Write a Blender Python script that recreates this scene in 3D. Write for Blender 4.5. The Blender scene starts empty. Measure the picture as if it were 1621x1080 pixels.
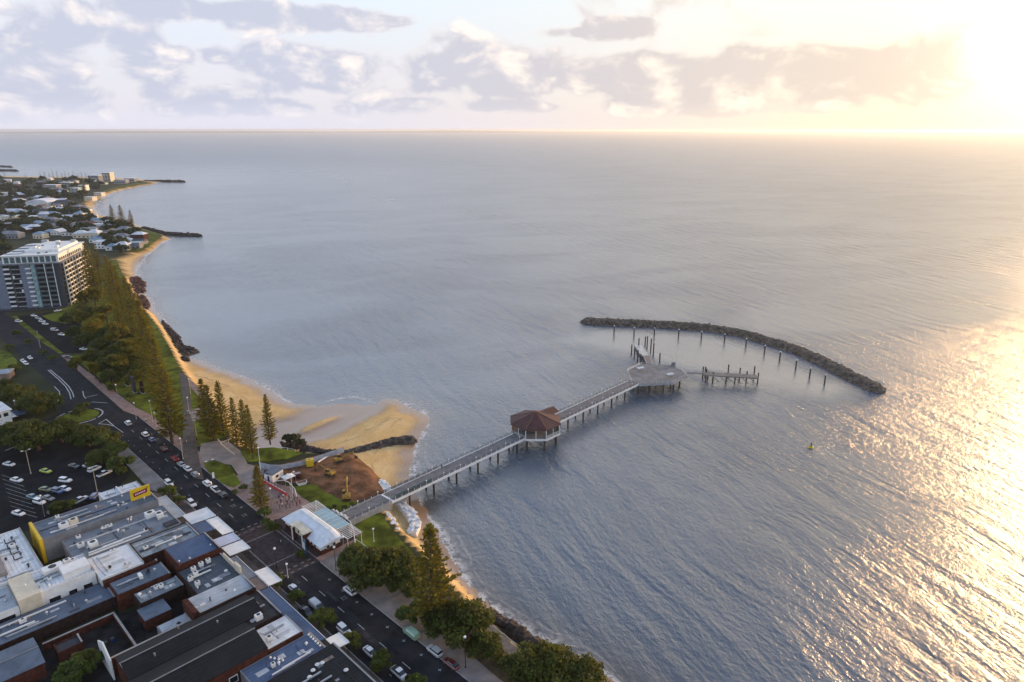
import bpy, math, random
import numpy as np
from mathutils import Vector, Matrix
R = math.radians
random.seed(7)
rnd = random.Random(11)
scene = bpy.context.scene
col = scene.collection

# ------------------------------------------------------------------ camera
F_PX, PITCH, CAM_H = 1081.0, R(17.2), 120.0
cam_data = bpy.data.cameras.new('camera')
cam_data.sensor_width = 36.0
cam_data.lens = F_PX / 1621.0 * 36.0
cam_data.clip_start = 1.0
cam_data.clip_end = 400000.0
cam = bpy.data.objects.new('camera', cam_data)
cam.location = (0, 0, CAM_H)
cam.rotation_euler = (math.pi / 2 - PITCH, 0, 0)
col.objects.link(cam)
scene.camera = cam

# ------------------------------------------------------------------ light
SUN_AZ, SUN_EL = R(48.0), R(5.5)          # azimuth measured from +Y towards +X
SUN_DIR = Vector((math.sin(SUN_AZ) * math.cos(SUN_EL), math.cos(SUN_AZ) * math.cos(SUN_EL), math.sin(SUN_EL)))
sun_data = bpy.data.lights.new('sun', 'SUN')
sun_data.energy = 3.0
sun_data.angle = R(12.0)
sun_data.color = (1.0, 0.60, 0.27)
sun = bpy.data.objects.new('sun', sun_data)
sun.rotation_euler = (-SUN_DIR).to_track_quat('-Z', 'Y').to_euler()
sun.location = (300, 300, 300)
col.objects.link(sun)

scene.view_settings.view_transform = 'Standard'
scene.view_settings.look = 'None'
scene.view_settings.gamma = 1.0
scene.view_settings.use_curve_mapping = False
scene.view_settings.exposure = 0.70
scene.render.engine = 'CYCLES'
scene.cycles.use_denoising = True
scene.cycles.max_bounces = 5
scene.cycles.diffuse_bounces = 2
scene.cycles.glossy_bounces = 2
scene.cycles.transparent_max_bounces = 12
scene.cycles.transmission_bounces = 2
scene.cycles.volume_bounces = 0
scene.cycles.caustics_reflective = False
scene.cycles.caustics_refractive = False
scene.cycles.sample_clamp_indirect = 4.0

HAZE_DENSITY = 5.0e-5

# ------------------------------------------------------------------ node helpers
class NT:
    """small wrapper to write node graphs as expressions"""
    def __init__(self, tree):
        self.t = tree; self.n = tree.nodes; self.l = tree.links
    def node(self, typ, **kw):
        nd = self.n.new(typ)
        for k, v in kw.items(): setattr(nd, k, v)
        return nd
    def put(self, sock, v):
        if hasattr(v, 'is_output'): self.l.new(v, sock)
        else: sock.default_value = v
    def m(self, op, a, b=0.0, c=None, clamp=False):
        nd = self.node('ShaderNodeMath', operation=op); nd.use_clamp = clamp
        self.put(nd.inputs[0], a); self.put(nd.inputs[1], b)
        if c is not None: self.put(nd.inputs[2], c)
        return nd.outputs[0]
    def smooth(self, x, a, b, lo=0.0, hi=1.0):
        nd = self.node('ShaderNodeMapRange', interpolation_type='SMOOTHSTEP')
        self.put(nd.inputs['Value'], x)
        self.put(nd.inputs['From Min'], a); self.put(nd.inputs['From Max'], b)
        self.put(nd.inputs['To Min'], lo); self.put(nd.inputs['To Max'], hi)
        return nd.outputs['Result']
    def lin(self, x, a, b, lo=0.0, hi=1.0):
        nd = self.node('ShaderNodeMapRange')
        self.put(nd.inputs['Value'], x)
        self.put(nd.inputs['From Min'], a); self.put(nd.inputs['From Max'], b)
        self.put(nd.inputs['To Min'], lo); self.put(nd.inputs['To Max'], hi)
        return nd.outputs['Result']
    def mix(self, f, a, b, blend='MIX'):
        nd = self.node('ShaderNodeMix', data_type='RGBA', blend_type=blend)
        self.put(nd.inputs[0], f); self.put(nd.inputs[6], c4(a)); self.put(nd.inputs[7], c4(b))
        return nd.outputs[2]
    def xyz(self, x, y, z):
        nd = self.node('ShaderNodeCombineXYZ')
        self.put(nd.inputs[0], x); self.put(nd.inputs[1], y); self.put(nd.inputs[2], z)
        return nd.outputs[0]
    def sep(self, v):
        nd = self.node('ShaderNodeSeparateXYZ'); self.put(nd.inputs[0], v)
        return nd.outputs
    def noise(self, vec, scale, detail=4.0, rough=0.55, dist=0.0, dim='3D'):
        nd = self.node('ShaderNodeTexNoise', noise_dimensions=dim)
        self.put(nd.inputs['Vector'], vec)
        nd.inputs['Scale'].default_value = scale; nd.inputs['Detail'].default_value = detail
        nd.inputs['Roughness'].default_value = rough; nd.inputs['Distortion'].default_value = dist
        return nd.outputs['Fac']
    def mapping(self, vec, scale=(1, 1, 1), rot=(0, 0, 0), loc=(0, 0, 0)):
        nd = self.node('ShaderNodeMapping'); self.put(nd.inputs[0], vec)
        nd.inputs[1].default_value = loc; nd.inputs[2].default_value = rot; nd.inputs[3].default_value = scale
        return nd.outputs[0]

def c4(c):
    if hasattr(c, 'is_output'): return c
    c = tuple(c)
    return c if len(c) == 4 else c + (1.0,)

def px_dir(u, v):
    """photo pixel -> azimuth, elevation in degrees"""
    x = (u - 810.5) / F_PX; y = (540 - v) / F_PX
    Y = math.cos(PITCH) + y * math.sin(PITCH); Z = -math.sin(PITCH) + y * math.cos(PITCH)
    return math.degrees(math.atan2(x, Y)), math.degrees(math.atan2(Z, math.hypot(x, Y)))

# ------------------------------------------------------------------ sky: Nishita air, cumulus bank low over the sea
world = bpy.data.worlds.new('World')
scene.world = world
world.use_nodes = True
w = NT(world.node_tree)
w.n.clear()
sky = w.node('ShaderNodeTexSky', sky_type='NISHITA')
sky.sun_disc = False
sky.sun_elevation = SUN_EL
sky.sun_rotation = SUN_AZ
sky.air_density = 1.0
sky.dust_density = 1.2
sky.ozone_density = 2.0
tc = w.node('ShaderNodeTexCoord')
gx, gy, gz = w.sep(tc.outputs['Generated'])
az = w.m('MULTIPLY', w.m('ARCTAN2', gx, gy), 57.2958)
el = w.m('MULTIPLY', w.m('ARCSINE', gz), 57.2958)
# angle to the sun
dsun = w.node('ShaderNodeVectorMath', operation='DOT_PRODUCT')
w.l.new(tc.outputs['Generated'], dsun.inputs[0]); dsun.inputs[1].default_value = SUN_DIR
sang = w.m('MULTIPLY', w.m('ARCCOSINE', w.m('MINIMUM', dsun.outputs['Value'], 0.99999)), 57.2958)

# cloud masses: (photo u, v, half width, half height in photo pixels, weight)
CLOUDS = [(1160, 128, 255, 46, .62), (1010, 112, 100, 45, .35), (1330, 108, 75, 52, .42), (770, 112, 100, 50, .55), (600, 118, 90, 44, .45),
          (455, 105, 80, 34, .42), (240, 95, 52, 50, .60), (318, 82, 36, 18, .42), (75, 80, 110, 70, .40), (20, 150, 150, 40, .28),
          (430, 26, 175, 22, .62), (250, 10, 110, 14, .28), (560, 32, 80, 9, .28), (975, 46, 55, 17, .55), (880, 52, 45, 8, .35),
          (640, 172, 240, 14, .34), (1060, 172, 300, 12, .22), (1470, 120, 70, 55, .30), (150, 175, 200, 26, .30), (360, 160, 120, 24, .30)]
bias = None
for (u, v, hw, hh, wt) in CLOUDS:
    a0, e0 = px_dir(u, v)
    a1, _ = px_dir(u + hw, v); _, e1 = px_dir(u, v - hh)
    dx = w.m('DIVIDE', w.m('SUBTRACT', az, a0), abs(a1 - a0))
    dy = w.m('DIVIDE', w.m('SUBTRACT', el, e0), abs(e1 - e0))
    g = w.m('MULTIPLY', w.m('SUBTRACT', 1.0, w.m('MULTIPLY', w.m('MULTIPLY_ADD', dx, dx, w.m('MULTIPLY', dy, dy)), 0.5), clamp=True), wt)
    bias = g if bias is None else w.m('ADD', bias, g)
# scattered cumulus everywhere else in the low sky
low = w.smooth(el, 2.0, 24.0, 1.0, 0.25)
outside = w.m('MULTIPLY', w.smooth(w.m('ABSOLUTE', az), 36.0, 50.0), w.m('MULTIPLY', low, 0.22))
big = w.noise(w.xyz(az, w.m('MULTIPLY', el, 1.7), 3.1), 0.055, 2.0, 0.5)
bias = w.m('ADD', w.m('MULTIPLY_ADD', w.m('SUBTRACT', big, 0.5), 0.5, w.m('MINIMUM', bias, 0.8)), outside)
def fluff(da, de):
    return w.noise(w.xyz(w.m('ADD', az, da), w.m('MULTIPLY', w.m('ADD', el, de), 1.7), 3.1), 0.21, 8.0, 0.53, 0.3)
f0 = fluff(0.0, 0.0); f1 = fluff(1.1, 0.9)
d0 = w.m('MULTIPLY_ADD', w.m('SUBTRACT', f0, 0.5), 1.5, bias)
cover = w.smooth(d0, 0.06, 0.40)
edge = w.smooth(w.m('SUBTRACT', f0, f1), -0.02, 0.26)          # side turned to the light
thin = w.m('SUBTRACT', 1.0, w.smooth(d0, 0.14, 0.42))
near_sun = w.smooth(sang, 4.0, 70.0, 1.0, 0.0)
SKY_GAIN = 1.0
shade_c = w.mix(near_sun, (3.75, 3.95, 4.8), (5.6, 4.5, 3.5))
lit_c = w.mix(near_sun, (7.2, 6.5, 6.1), (8.2, 7.0, 5.2))
cl_c = w.mix(w.m('MAXIMUM', edge, w.m('MULTIPLY', thin, 0.5)), shade_c, lit_c)
# base air: the Nishita sky, with the thin high veil that whitens it in view
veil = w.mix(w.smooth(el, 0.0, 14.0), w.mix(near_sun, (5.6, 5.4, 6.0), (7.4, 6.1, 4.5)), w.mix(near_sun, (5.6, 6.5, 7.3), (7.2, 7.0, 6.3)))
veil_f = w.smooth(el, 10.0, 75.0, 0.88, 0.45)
veil = w.mix(w.smooth(el, 9.0, 22.0), veil, w.mix(near_sun, (8.8, 10.0, 12.2), (21.0, 16.5, 10.5)))  # brightness added above the frame, warmest near the sun, for the sea to reflect
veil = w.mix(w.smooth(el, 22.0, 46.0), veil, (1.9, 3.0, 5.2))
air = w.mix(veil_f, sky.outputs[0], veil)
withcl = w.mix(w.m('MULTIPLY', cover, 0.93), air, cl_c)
# haze low over the horizon dissolves the cloud feet
hz = w.mix(near_sun, (5.0, 5.0, 5.8), (7.6, 5.8, 3.8))
withcl = w.mix(w.smooth(el, 0.0, 2.4, 0.75, 0.0), withcl, hz)
# aureole of the sun behind the bank's end
aur = w.m('ADD', w.m('MULTIPLY', w.m('POWER', w.smooth(sang, 0.0, 27.0, 1.0, 0.0), 2.0), 9.0),
          w.m('MULTIPLY', w.smooth(sang, 0.0, 45.0, 1.0, 0.0), 1.0))
aurc = w.node('ShaderNodeVectorMath', operation='SCALE')
aurc.inputs[0].default_value = (1.0, 0.86, 0.60); w.l.new(aur, aurc.inputs['Scale'])
fin = w.node('ShaderNodeVectorMath', operation='ADD')
w.l.new(withcl, fin.inputs[0]); w.l.new(aurc.outputs[0], fin.inputs[1])
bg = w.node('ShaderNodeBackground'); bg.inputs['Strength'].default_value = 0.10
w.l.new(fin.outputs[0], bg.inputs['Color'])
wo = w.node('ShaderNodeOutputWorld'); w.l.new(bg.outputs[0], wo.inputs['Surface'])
world.cycles.sampling_method = 'MANUAL'
world.cycles.sample_map_resolution = 512

# ------------------------------------------------------------------ positions from photo pixels (a pixel plus a height gives a place)
def G(u, v, z=4.0):
    x = (u - 810.5) / F_PX; y = (540 - v) / F_PX
    Y = math.cos(PITCH) + y * math.sin(PITCH); Z = -math.sin(PITCH) + y * math.cos(PITCH)
    t = (CAM_H - z) / -Z
    return Vector((x * t, Y * t, z))
def GL(pts, z=4.0): return [G(u, v, z) for u, v in pts]
def px_of(p):
    d = p[1] * math.cos(PITCH) - (p[2] - CAM_H) * math.sin(PITCH)
    up = p[1] * math.sin(PITCH) + (p[2] - CAM_H) * math.cos(PITCH)
    return 810.5 + F_PX * p[0] / d, 540 - F_PX * up / d
def height_to(base, vtop):
    """height of an upright thing standing at base whose top shows at row vtop"""
    lo, hi = 0.0, 80.0
    for _ in range(40):
        mid = (lo + hi) / 2
        if px_of((base[0], base[1], base[2] + mid))[1] > vtop: lo = mid
        else: hi = mid
    return lo
# street frame: local x = towards the sea, local y = up the street
ST_O = Vector((-57.4, 168.4, 4.0))
ST_A = math.atan2(.715, .699)
CN, SN_ = math.cos(ST_A), math.sin(ST_A)
def S(n, s, z=4.0):
    return Vector((ST_O.x + n * CN - s * SN_, ST_O.y + n * SN_ + s * CN, z))
def to_ns(p):
    a, b = p[0] - ST_O.x, p[1] - ST_O.y
    return a * CN + b * SN_, -a * SN_ + b * CN
LAND = 4.0

# ------------------------------------------------------------------ mesh builder
class MB:
    def __init__(self): self.v = []; self.f = []; self.m = []; self.mi = 0; self.smooth = False
    def mat(self, i): self.mi = i; return self
    def add(self, vs, fs):
        o = len(self.v); self.v.extend([tuple(p) for p in vs])
        for f in fs: self.f.append(tuple(i + o for i in f)); self.m.append(self.mi)
        return self
    def box(self, x0, x1, y0, y1, z0, z1):
        vs = [(x0,y0,z0),(x1,y0,z0),(x1,y1,z0),(x0,y1,z0),(x0,y0,z1),(x1,y0,z1),(x1,y1,z1),(x0,y1,z1)]
        return self.add(vs, [(3,2,1,0),(4,5,6,7),(0,1,5,4),(1,2,6,5),(2,3,7,6),(3,0,4,7)])
    def quad(self, a, b, c, d): return self.add([a, b, c, d], [(0, 1, 2, 3)])
    def poly(self, pts): return self.add(pts, [tuple(range(len(pts)))])
    def prism(self, poly, z0, z1):
        """polygon (x, y) extruded from z0 to z1; made counter-clockwise first"""
        a = sum(poly[i][0]*poly[(i+1) % len(poly)][1] - poly[(i+1) % len(poly)][0]*poly[i][1] for i in range(len(poly)))
        if a < 0: poly = poly[::-1]
        n = len(poly)
        vs = [(p[0], p[1], z0) for p in poly] + [(p[0], p[1], z1) for p in poly]
        fs = [tuple(range(n - 1, -1, -1)), tuple(range(n, 2 * n))]
        fs += [(i, (i + 1) % n, n + (i + 1) % n, n + i) for i in range(n)]
        return self.add(vs, fs)
    def loft(self, rings, cap=True):
        n = len(rings[0]); vs = [p for r in rings for p in r]; fs = []
        for k in range(len(rings) - 1):
            for i in range(n):
                j = (i + 1) % n
                fs.append((k*n + i, k*n + j, (k+1)*n + j, (k+1)*n + i))
        if cap: fs += [tuple(range(n - 1, -1, -1)), tuple(range((len(rings)-1)*n, len(rings)*n))]
        return self.add(vs, fs)
    def tube(self, p0, p1, r0, r1=None, n=6, cap=True):
        r1 = r0 if r1 is None else r1
        p0 = Vector(p0); p1 = Vector(p1); d = (p1 - p0)
        if d.length < 1e-6: return self
        d.normalize()
        a = d.cross(Vector((0, 0, 1)) if abs(d.z) < .9 else Vector((1, 0, 0))).normalized(); b = d.cross(a)
        rings = []
        for p, r in ((p0, r0), (p1, r1)):
            rings.append([tuple(p + (a * math.cos(2*math.pi*i/n) - b * math.sin(2*math.pi*i/n)) * r) for i in range(n)])
        return self.loft(rings[::-1] if False else rings, cap)
    def path(self, pts, r, n=5):
        for a, b in zip(pts[:-1], pts[1:]): self.tube(a, b, r, r, n)
        return self
    def mesh(self, name, mats):
        me = bpy.data.meshes.new(name)
        me.from_pydata(self.v, [], self.f)
        for m_ in (mats if isinstance(mats, (list, tuple)) else [mats]): me.materials.append(m_)
        if any(self.m): me.polygons.foreach_set('material_index', self.m)
        if self.smooth: me.polygons.foreach_set('use_smooth', [True] * len(self.f))
        me.update()
        return me
    def obj(self, name, mats, parent=None, loc=None, rotz=0.0):
        return link(name, self.mesh(name, mats), parent, loc, rotz)

def link(name, data, parent=None, loc=None, rotz=0.0, scale=None):
    o = bpy.data.objects.new(name, data)
    if loc is not None: o.location = loc
    if rotz: o.rotation_euler = (0, 0, rotz)
    if scale is not None: o.scale = scale if hasattr(scale, '__len__') else (scale,) * 3
    if parent is not None: o.parent = parent
    col.objects.link(o)
    return o
def tag(o, label, cat, group=None):
    o['label'] = label; o['category'] = cat
    if group: o['group'] = group
    return o
def thing(name, label, cat, loc=(0, 0, 0), rotz=0.0, group=None):
    return tag(link(name, None, None, loc, rotz), label, cat, group)
def struct(o): o['kind'] = 'structure'; return o
def stuff(o): o['kind'] = 'stuff'; return o
def copy_tree(o, parent=None):
    c = o.copy(); col.objects.link(c); c.parent = parent
    for ch in list(o.children): copy_tree(ch, c)
    return c
ORD = ['nearest', 'second', 'third', 'fourth', 'fifth', 'sixth', 'seventh', 'eighth', 'ninth', 'tenth', 'eleventh', 'twelfth', 'thirteenth',
       'fourteenth', 'fifteenth', 'sixteenth', 'seventeenth', 'eighteenth', 'nineteenth', 'twentieth', 'twenty-first', 'twenty-second',
       'twenty-third', 'twenty-fourth', 'twenty-fifth', 'twenty-sixth', 'twenty-seventh', 'twenty-eighth', 'twenty-ninth', 'thirtieth']
FIRST = ['first'] + ORD[1:]

# ------------------------------------------------------------------ materials
MATS = {}
def mat(name, color, rough=0.7, metal=0.0, var=0.12, vscale=0.6, bump=0.0, bscale=8.0, spec=0.4, stain=0.0, obj_var=0.0, coat=0.0):
    if name in MATS: return MATS[name]
    m = bpy.data.materials.new(name); m.use_nodes = True
    t = NT(m.node_tree); bs = t.n['Principled BSDF']
    geo = t.node('ShaderNodeNewGeometry'); pos = geo.outputs['Position']
    cc = c4(color)
    if var > 0:
        f = t.noise(pos, vscale, 5.0, 0.6)
        lo = tuple(max(0, c * (1 - var * 1.6)) for c in color[:3]); hi = tuple(min(1, c * (1 + var * 1.4)) for c in color[:3])
        cc = t.mix(t.smooth(f, 0.3, 0.7), lo, hi)
    if stain > 0:
        g = t.noise(t.mapping(pos, (1, 1, 1)), 0.16, 6.0, 0.65, 1.2)
        cc = t.mix(t.m('MULTIPLY', t.smooth(g, 0.48, 0.68), stain), cc, tuple(c * 0.45 for c in color[:3]))
    if obj_var > 0:
        oi = t.node('ShaderNodeObjectInfo')
        hs = t.node('ShaderNodeHueSaturation')
        t.put(hs.inputs['Hue'], t.lin(oi.outputs['Random'], 0, 1, 0.5 - 0.05 * obj_var, 0.5 + 0.035 * obj_var))
        t.put(hs.inputs['Value'], t.lin(t.m('FRACT', t.m('MULTIPLY', oi.outputs['Random'], 7.31)), 0, 1, 1 - 0.45 * obj_var, 1 + 0.4 * obj_var))
        t.put(hs.inputs['Color'], cc); cc = hs.outputs[0]
    t.put(bs.inputs['Base Color'], cc)
    bs.inputs['Roughness'].default_value = rough
    bs.inputs['Metallic'].default_value = metal
    bs.inputs['Specular IOR Level'].default_value = spec
    if coat: bs.inputs['Coat Weight'].default_value = coat; bs.inputs['Coat Roughness'].default_value = 0.05
    if bump > 0:
        b = t.node('ShaderNodeBump'); b.inputs['Distance'].default_value = bump
        t.put(b.inputs['Height'], t.noise(pos, bscale, 4.0, 0.6)); t.l.new(b.outputs[0], bs.inputs['Normal'])
    MATS[name] = m
    return m
def roofmat(name, color, axis='n', rough=0.55, metal=0.0, pitch=0.9, stain=0.35, spec=0.3):
    """ribbed sheet metal: ribs run along the street frame's n or s axis"""
    if name in MATS: return MATS[name]
    m = bpy.data.materials.new(name); m.use_nodes = True
    t = NT(m.node_tree); bs = t.n['Principled BSDF']
    geo = t.node('ShaderNodeNewGeometry')
    loc = t.mapping(geo.outputs['Position'], rot=(0, 0, -ST_A))
    x, y, z = t.sep(loc)
    q = y if axis == 'n' else x
    ph = t.m('FRACT', t.m('DIVIDE', q, pitch))
    rib = t.m('MULTIPLY', t.smooth(ph, 0.0, 0.12), t.smooth(ph, 0.20, 0.34, 1.0, 0.0))
    sheet = t.noise(t.xyz(t.m('FLOOR', t.m('DIVIDE', q, pitch * 2)), 0.5, 0.5), 5.3, 0.0)
    cl = t.noise(geo.outputs['Position'], 0.22, 6.0, 0.65, 0.8)
    streak = t.noise(t.mapping(loc, (0.25, 2.2, 1) if axis == 'n' else (2.2, 0.25, 1)), 0.6, 5.0, 0.6)
    cc = t.mix(t.smooth(cl, 0.35, 0.7), tuple(min(1, c * 1.12) for c in color), tuple(c * (1 - stain) for c in color))
    cc = t.mix(t.m('MULTIPLY', t.smooth(streak, 0.45, 0.75), stain * 0.8), cc, tuple(c * 0.55 for c in color))
    cc = t.mix(t.m('MULTIPLY', sheet, 0.16), cc, tuple(min(1, c * 1.3) for c in color))
    cc = t.mix(t.m('MULTIPLY', rib, 0.30), cc, tuple(c * 0.5 for c in color))
    t.put(bs.inputs['Base Color'], cc)
    bs.inputs['Roughness'].default_value = rough; bs.inputs['Metallic'].default_value = metal
    bs.inputs['Specular IOR Level'].default_value = spec
    b = t.node('ShaderNodeBump'); b.inputs['Distance'].default_value = 0.05
    t.put(b.inputs['Height'], rib); t.l.new(b.outputs[0], bs.inputs['Normal'])
    MATS[name] = m
    return m
def brickmat(name, c1, c2):
    if name in MATS: return MATS[name]
    m = mat(name, c1, 0.9, var=0.25, vscale=1.1, stain=0.5, spec=.15)
    return m
def leafmat(name, color, trans=0.35, warm=(0.16, 0.12, 0.02)):
    if name in MATS: return MATS[name]
    m = bpy.data.materials.new(name); m.use_nodes = True
    t = NT(m.node_tree); t.n.clear()
    geo = t.node('ShaderNodeNewGeometry'); oi = t.node('ShaderNodeObjectInfo')
    f = t.noise(geo.outputs['Position'], 0.38, 4.0, 0.65)
    cc = t.mix(t.smooth(f, 0.34, 0.66), tuple(c * 0.5 for c in color), tuple(c * 1.6 for c in color))
    cc = t.mix(t.m('MULTIPLY', t.m('FRACT', t.m('MULTIPLY', oi.outputs['Random'], 5.7)), 0.35), cc, warm)
    rp = t.node('ShaderNodeHueSaturation'); t.put(rp.inputs['Value'], t.lin(geo.outputs['Random Per Island'], 0, 1, 0.6, 1.4)); t.put(rp.inputs['Color'], cc)
    d = t.node('ShaderNodeBsdfPrincipled'); t.put(d.inputs['Base Color'], rp.outputs[0]); d.inputs['Roughness'].default_value = 0.6
    d.inputs['Specular IOR Level'].default_value = 0.25
    tr = t.node('ShaderNodeBsdfTranslucent'); t.put(tr.inputs['Color'], t.mix(0.5, rp.outputs[0], tuple(c * 2.2 for c in warm)))
    mx = t.node('ShaderNodeMixShader'); mx.inputs[0].default_value = trans
    t.l.new(d.outputs[0], mx.inputs[1]); t.l.new(tr.outputs[0], mx.inputs[2])
    o = t.node('ShaderNodeOutputMaterial'); t.l.new(mx.outputs[0], o.inputs[0])
    MATS[name] = m
    return m

M_ASPH = mat('asphalt', (.023, .024, .029), .9, spec=.12, var=.22, vscale=.25, bump=.02, bscale=6, stain=.35)
M_ASPH2 = mat('car_park_asphalt', (.014, .015, .018), .95, spec=.1, var=.25, vscale=.2, stain=.4)
M_PAVER = mat('brown_pavers', (.062, .046, .045), .9, spec=.15, var=.2, vscale=.7, stain=.3)
M_CONC = mat('pale_pavement', (.26, .22, .20), .85, var=.12, vscale=.35, stain=.25)
M_CONC2 = mat('grey_pavement', (.19, .18, .18), .85, var=.15, vscale=.3, stain=.3)
M_PINK = mat('pink_pavers', (.27, .18, .155), .85, var=.15, vscale=.4, stain=.25)
M_PATH = mat('promenade_bitumen', (.095, .078, .070), .85, var=.18, vscale=.3, stain=.3)
M_GRASS = mat('lawn', (.105, .125, .013), .95, var=.40, vscale=.14, bump=.15, bscale=2.5, stain=.3, spec=.1)
M_DIRT = mat('red_earth', (.17, .085, .045), .95, var=.3, vscale=.22, bump=.3, bscale=.8, stain=.45, spec=.1)
M_LINE = mat('line_paint', (.46, .46, .45), .7, var=.18, vscale=1.5)
M_KERB = mat('kerb_concrete', (.30, .29, .28), .85, var=.12, vscale=.5)
M_WHITE = mat('white_paint', (.74, .74, .72), .55, var=.06, vscale=.5, stain=.12)
M_CREAM = mat('cream_paint', (.62, .55, .42), .6, var=.08, vscale=.5, stain=.15)
M_GREY = mat('grey_render', (.19, .20, .22), .75, var=.12, vscale=.4, stain=.25)
M_DARK = mat('charcoal_paint', (.045, .048, .058), .7, spec=.2, var=.15, vscale=.4)
M_BLACK = mat('dark_metal', (.02, .02, .022), .5, var=.1)
M_BRICK = brickmat('red_brick', (.075, .026, .018), None)
M_BRICKD = brickmat('dark_brick', (.034, .019, .017), None)
M_YEL = mat('yellow_paint', (.66, .44, .015), .55, var=.06)
M_STEEL = mat('galvanised_steel', (.42, .44, .46), .42, .6, var=.12)
M_GLASS = mat('window_glass', (.018, .022, .028), .08, var=.1, spec=.8)
M_GLASSG = mat('green_glass', (.09, .14, .145), .10, var=.15, vscale=.4, spec=.8)
M_TIMBER = mat('weathered_timber', (.20, .175, .155), .85, var=.2, vscale=.9, stain=.3)
M_DECK = mat('jetty_deck', (.17, .165, .17), .85, var=.15, vscale=.5, stain=.3)
M_PILE = mat('pile', (.045, .035, .030), .8, var=.25, vscale=.8)
M_ROCK = mat('rock', (.105, .092, .075), .9, var=.35, vscale=.35, bump=.3, bscale=1.2, obj_var=.5)
M_ROCKD = mat('dark_rock', (.048, .036, .032), .9, var=.35, vscale=.4, bump=.3, bscale=1.2)
M_ROCKR = mat('red_rock', (.085, .038, .028), .9, var=.4, vscale=.25, bump=.3, bscale=1.2)
M_BARK = mat('bark', (.075, .055, .042), .95, var=.25, vscale=1.2)
L_PINE = leafmat('norfolk_pine_leaf', (.090, .098, .012), .44, (.24, .18, .010))
L_FIG = leafmat('fig_leaf', (.040, .062, .010), .36, (.12, .11, .010))
L_SHRUB = leafmat('street_tree_leaf', (.060, .092, .016), .35, (.14, .13, .015))
L_DARK = leafmat('dark_leaf', (.026, .042, .014), .25, (.07, .06, .012))

# ------------------------------------------------------------------ coast
WATER_PX = [(1000, 1090), (950, 1058), (900, 1032), (850, 1012), (800, 973), (762, 944), (736, 914), (716, 880), (696, 846), (674, 806), (656, 772), (652, 745),
            (656, 715), (668, 690), (685, 661), (672, 653), (650, 646), (625, 633), (606, 632), (594, 639), (591, 650), (560, 664),
            (530, 680), (500, 692), (472, 700), (440, 704), (405, 704), (390, 696), (412, 682), (445, 672), (480, 661), (500, 648),
            (503, 641), (470, 641), (446, 631), (421, 613), (396, 601), (370, 591), (340, 581), (312, 569), (296, 562), (283, 545), (268, 522),
            (252, 496), (238, 474), (224, 452), (219, 430), (228, 411), (236, 404), (246, 396), (258, 386), (275, 377), (262, 371), (240, 363), (222, 357), (206, 350),
            (186, 345), (160, 340), (149, 330), (156, 319), (178, 306), (208, 297.5), (236, 291.5), (262, 288.5), (240, 285.5), (205, 283), (175, 281), (120, 280.5), (60, 280), (0, 279)]
LAND_PX = [(905, 1090), (850, 1050), (815, 1022), (778, 985), (745, 955), (700, 905), (660, 865), (630, 835), (604, 800), (596, 778), (578, 748), (552, 722),
           (505, 716), (470, 713), (430, 708), (400, 710), (380, 703), (366, 686), (346, 652), (322, 617), (300, 598), (284, 576), (270, 548), (250, 515),
           (232, 492), (214, 478), (204, 455), (194, 430), (186, 410), (205, 400), (228, 394), (240, 381), (256, 375), (232, 365), (212, 358), (190, 352),
           (150, 345), (136, 332), (135, 318), (152, 309), (178, 300.5), (212, 293.5), (240, 289), (225, 286), (180, 283), (120, 281.6), (60, 281.2), (0, 280.2)]
tail = [(-5000.0, 2100.0), (-5000.0, -400.0), (330.0, -400.0)]
WATER = [tuple(G(u, v, 0.0)[:2]) for u, v in WATER_PX] + tail + [(150.0, 10.0)]
LANDP = [tuple(G(u, v, LAND)[:2]) for u, v in LAND_PX] + [(-5000.0, 2000.0), (-5000.0, -400.0), (290.0, -400.0)] + [(125.0, 10.0)]
BAR = [tuple(G(u, v, 0.0)[:2]) for u, v in [(458, 691), (480, 676), (510, 663), (545, 655), (542, 663), (512, 677), (486, 687)]]

LAGOON = [tuple(G(u, v, 0.0)[:2]) for u, v in [(588, 641), (560, 638), (530, 638), (505, 643), (480, 660), (440, 673), (405, 684), (388, 697), (404, 706), (440, 706), (475, 702), (505, 694), (535, 682), (565, 666), (590, 652)]]
def inside(P, poly):
    x, y = P[:, 0], P[:, 1]; c = np.zeros(len(P), bool); n = len(poly)
    for i in range(n):
        x0, y0 = poly[i]; x1, y1 = poly[(i + 1) % n]
        if y0 == y1: continue
        cond = ((y0 > y) != (y1 > y)) & (x < (x1 - x0) * (y - y0) / (y1 - y0) + x0)
        c ^= cond
    return c
def dist(P, poly, closed=True):
    d = np.full(len(P), 1e9); n = len(poly)
    for i in range(n if closed else n - 1):
        a = np.array(poly[i]); b = np.array(poly[(i + 1) % n]); ab = b - a
        t = np.clip(((P - a) @ ab) / max(ab @ ab, 1e-9), 0, 1)
        q = P - (a + t[:, None] * ab)
        d = np.minimum(d, np.sqrt((q * q).sum(1)))
    return d
def wob(P, s, seed):
    rs = np.random.RandomState(seed); o = np.zeros(len(P))
    for k in range(6):
        a = rs.uniform(0, 2 * math.pi); fr = s * rs.uniform(.6, 2.2)
        o += np.sin((P[:, 0] * math.cos(a) + P[:, 1] * math.sin(a)) * fr + rs.uniform(0, 6)) / 6
    return o
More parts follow.
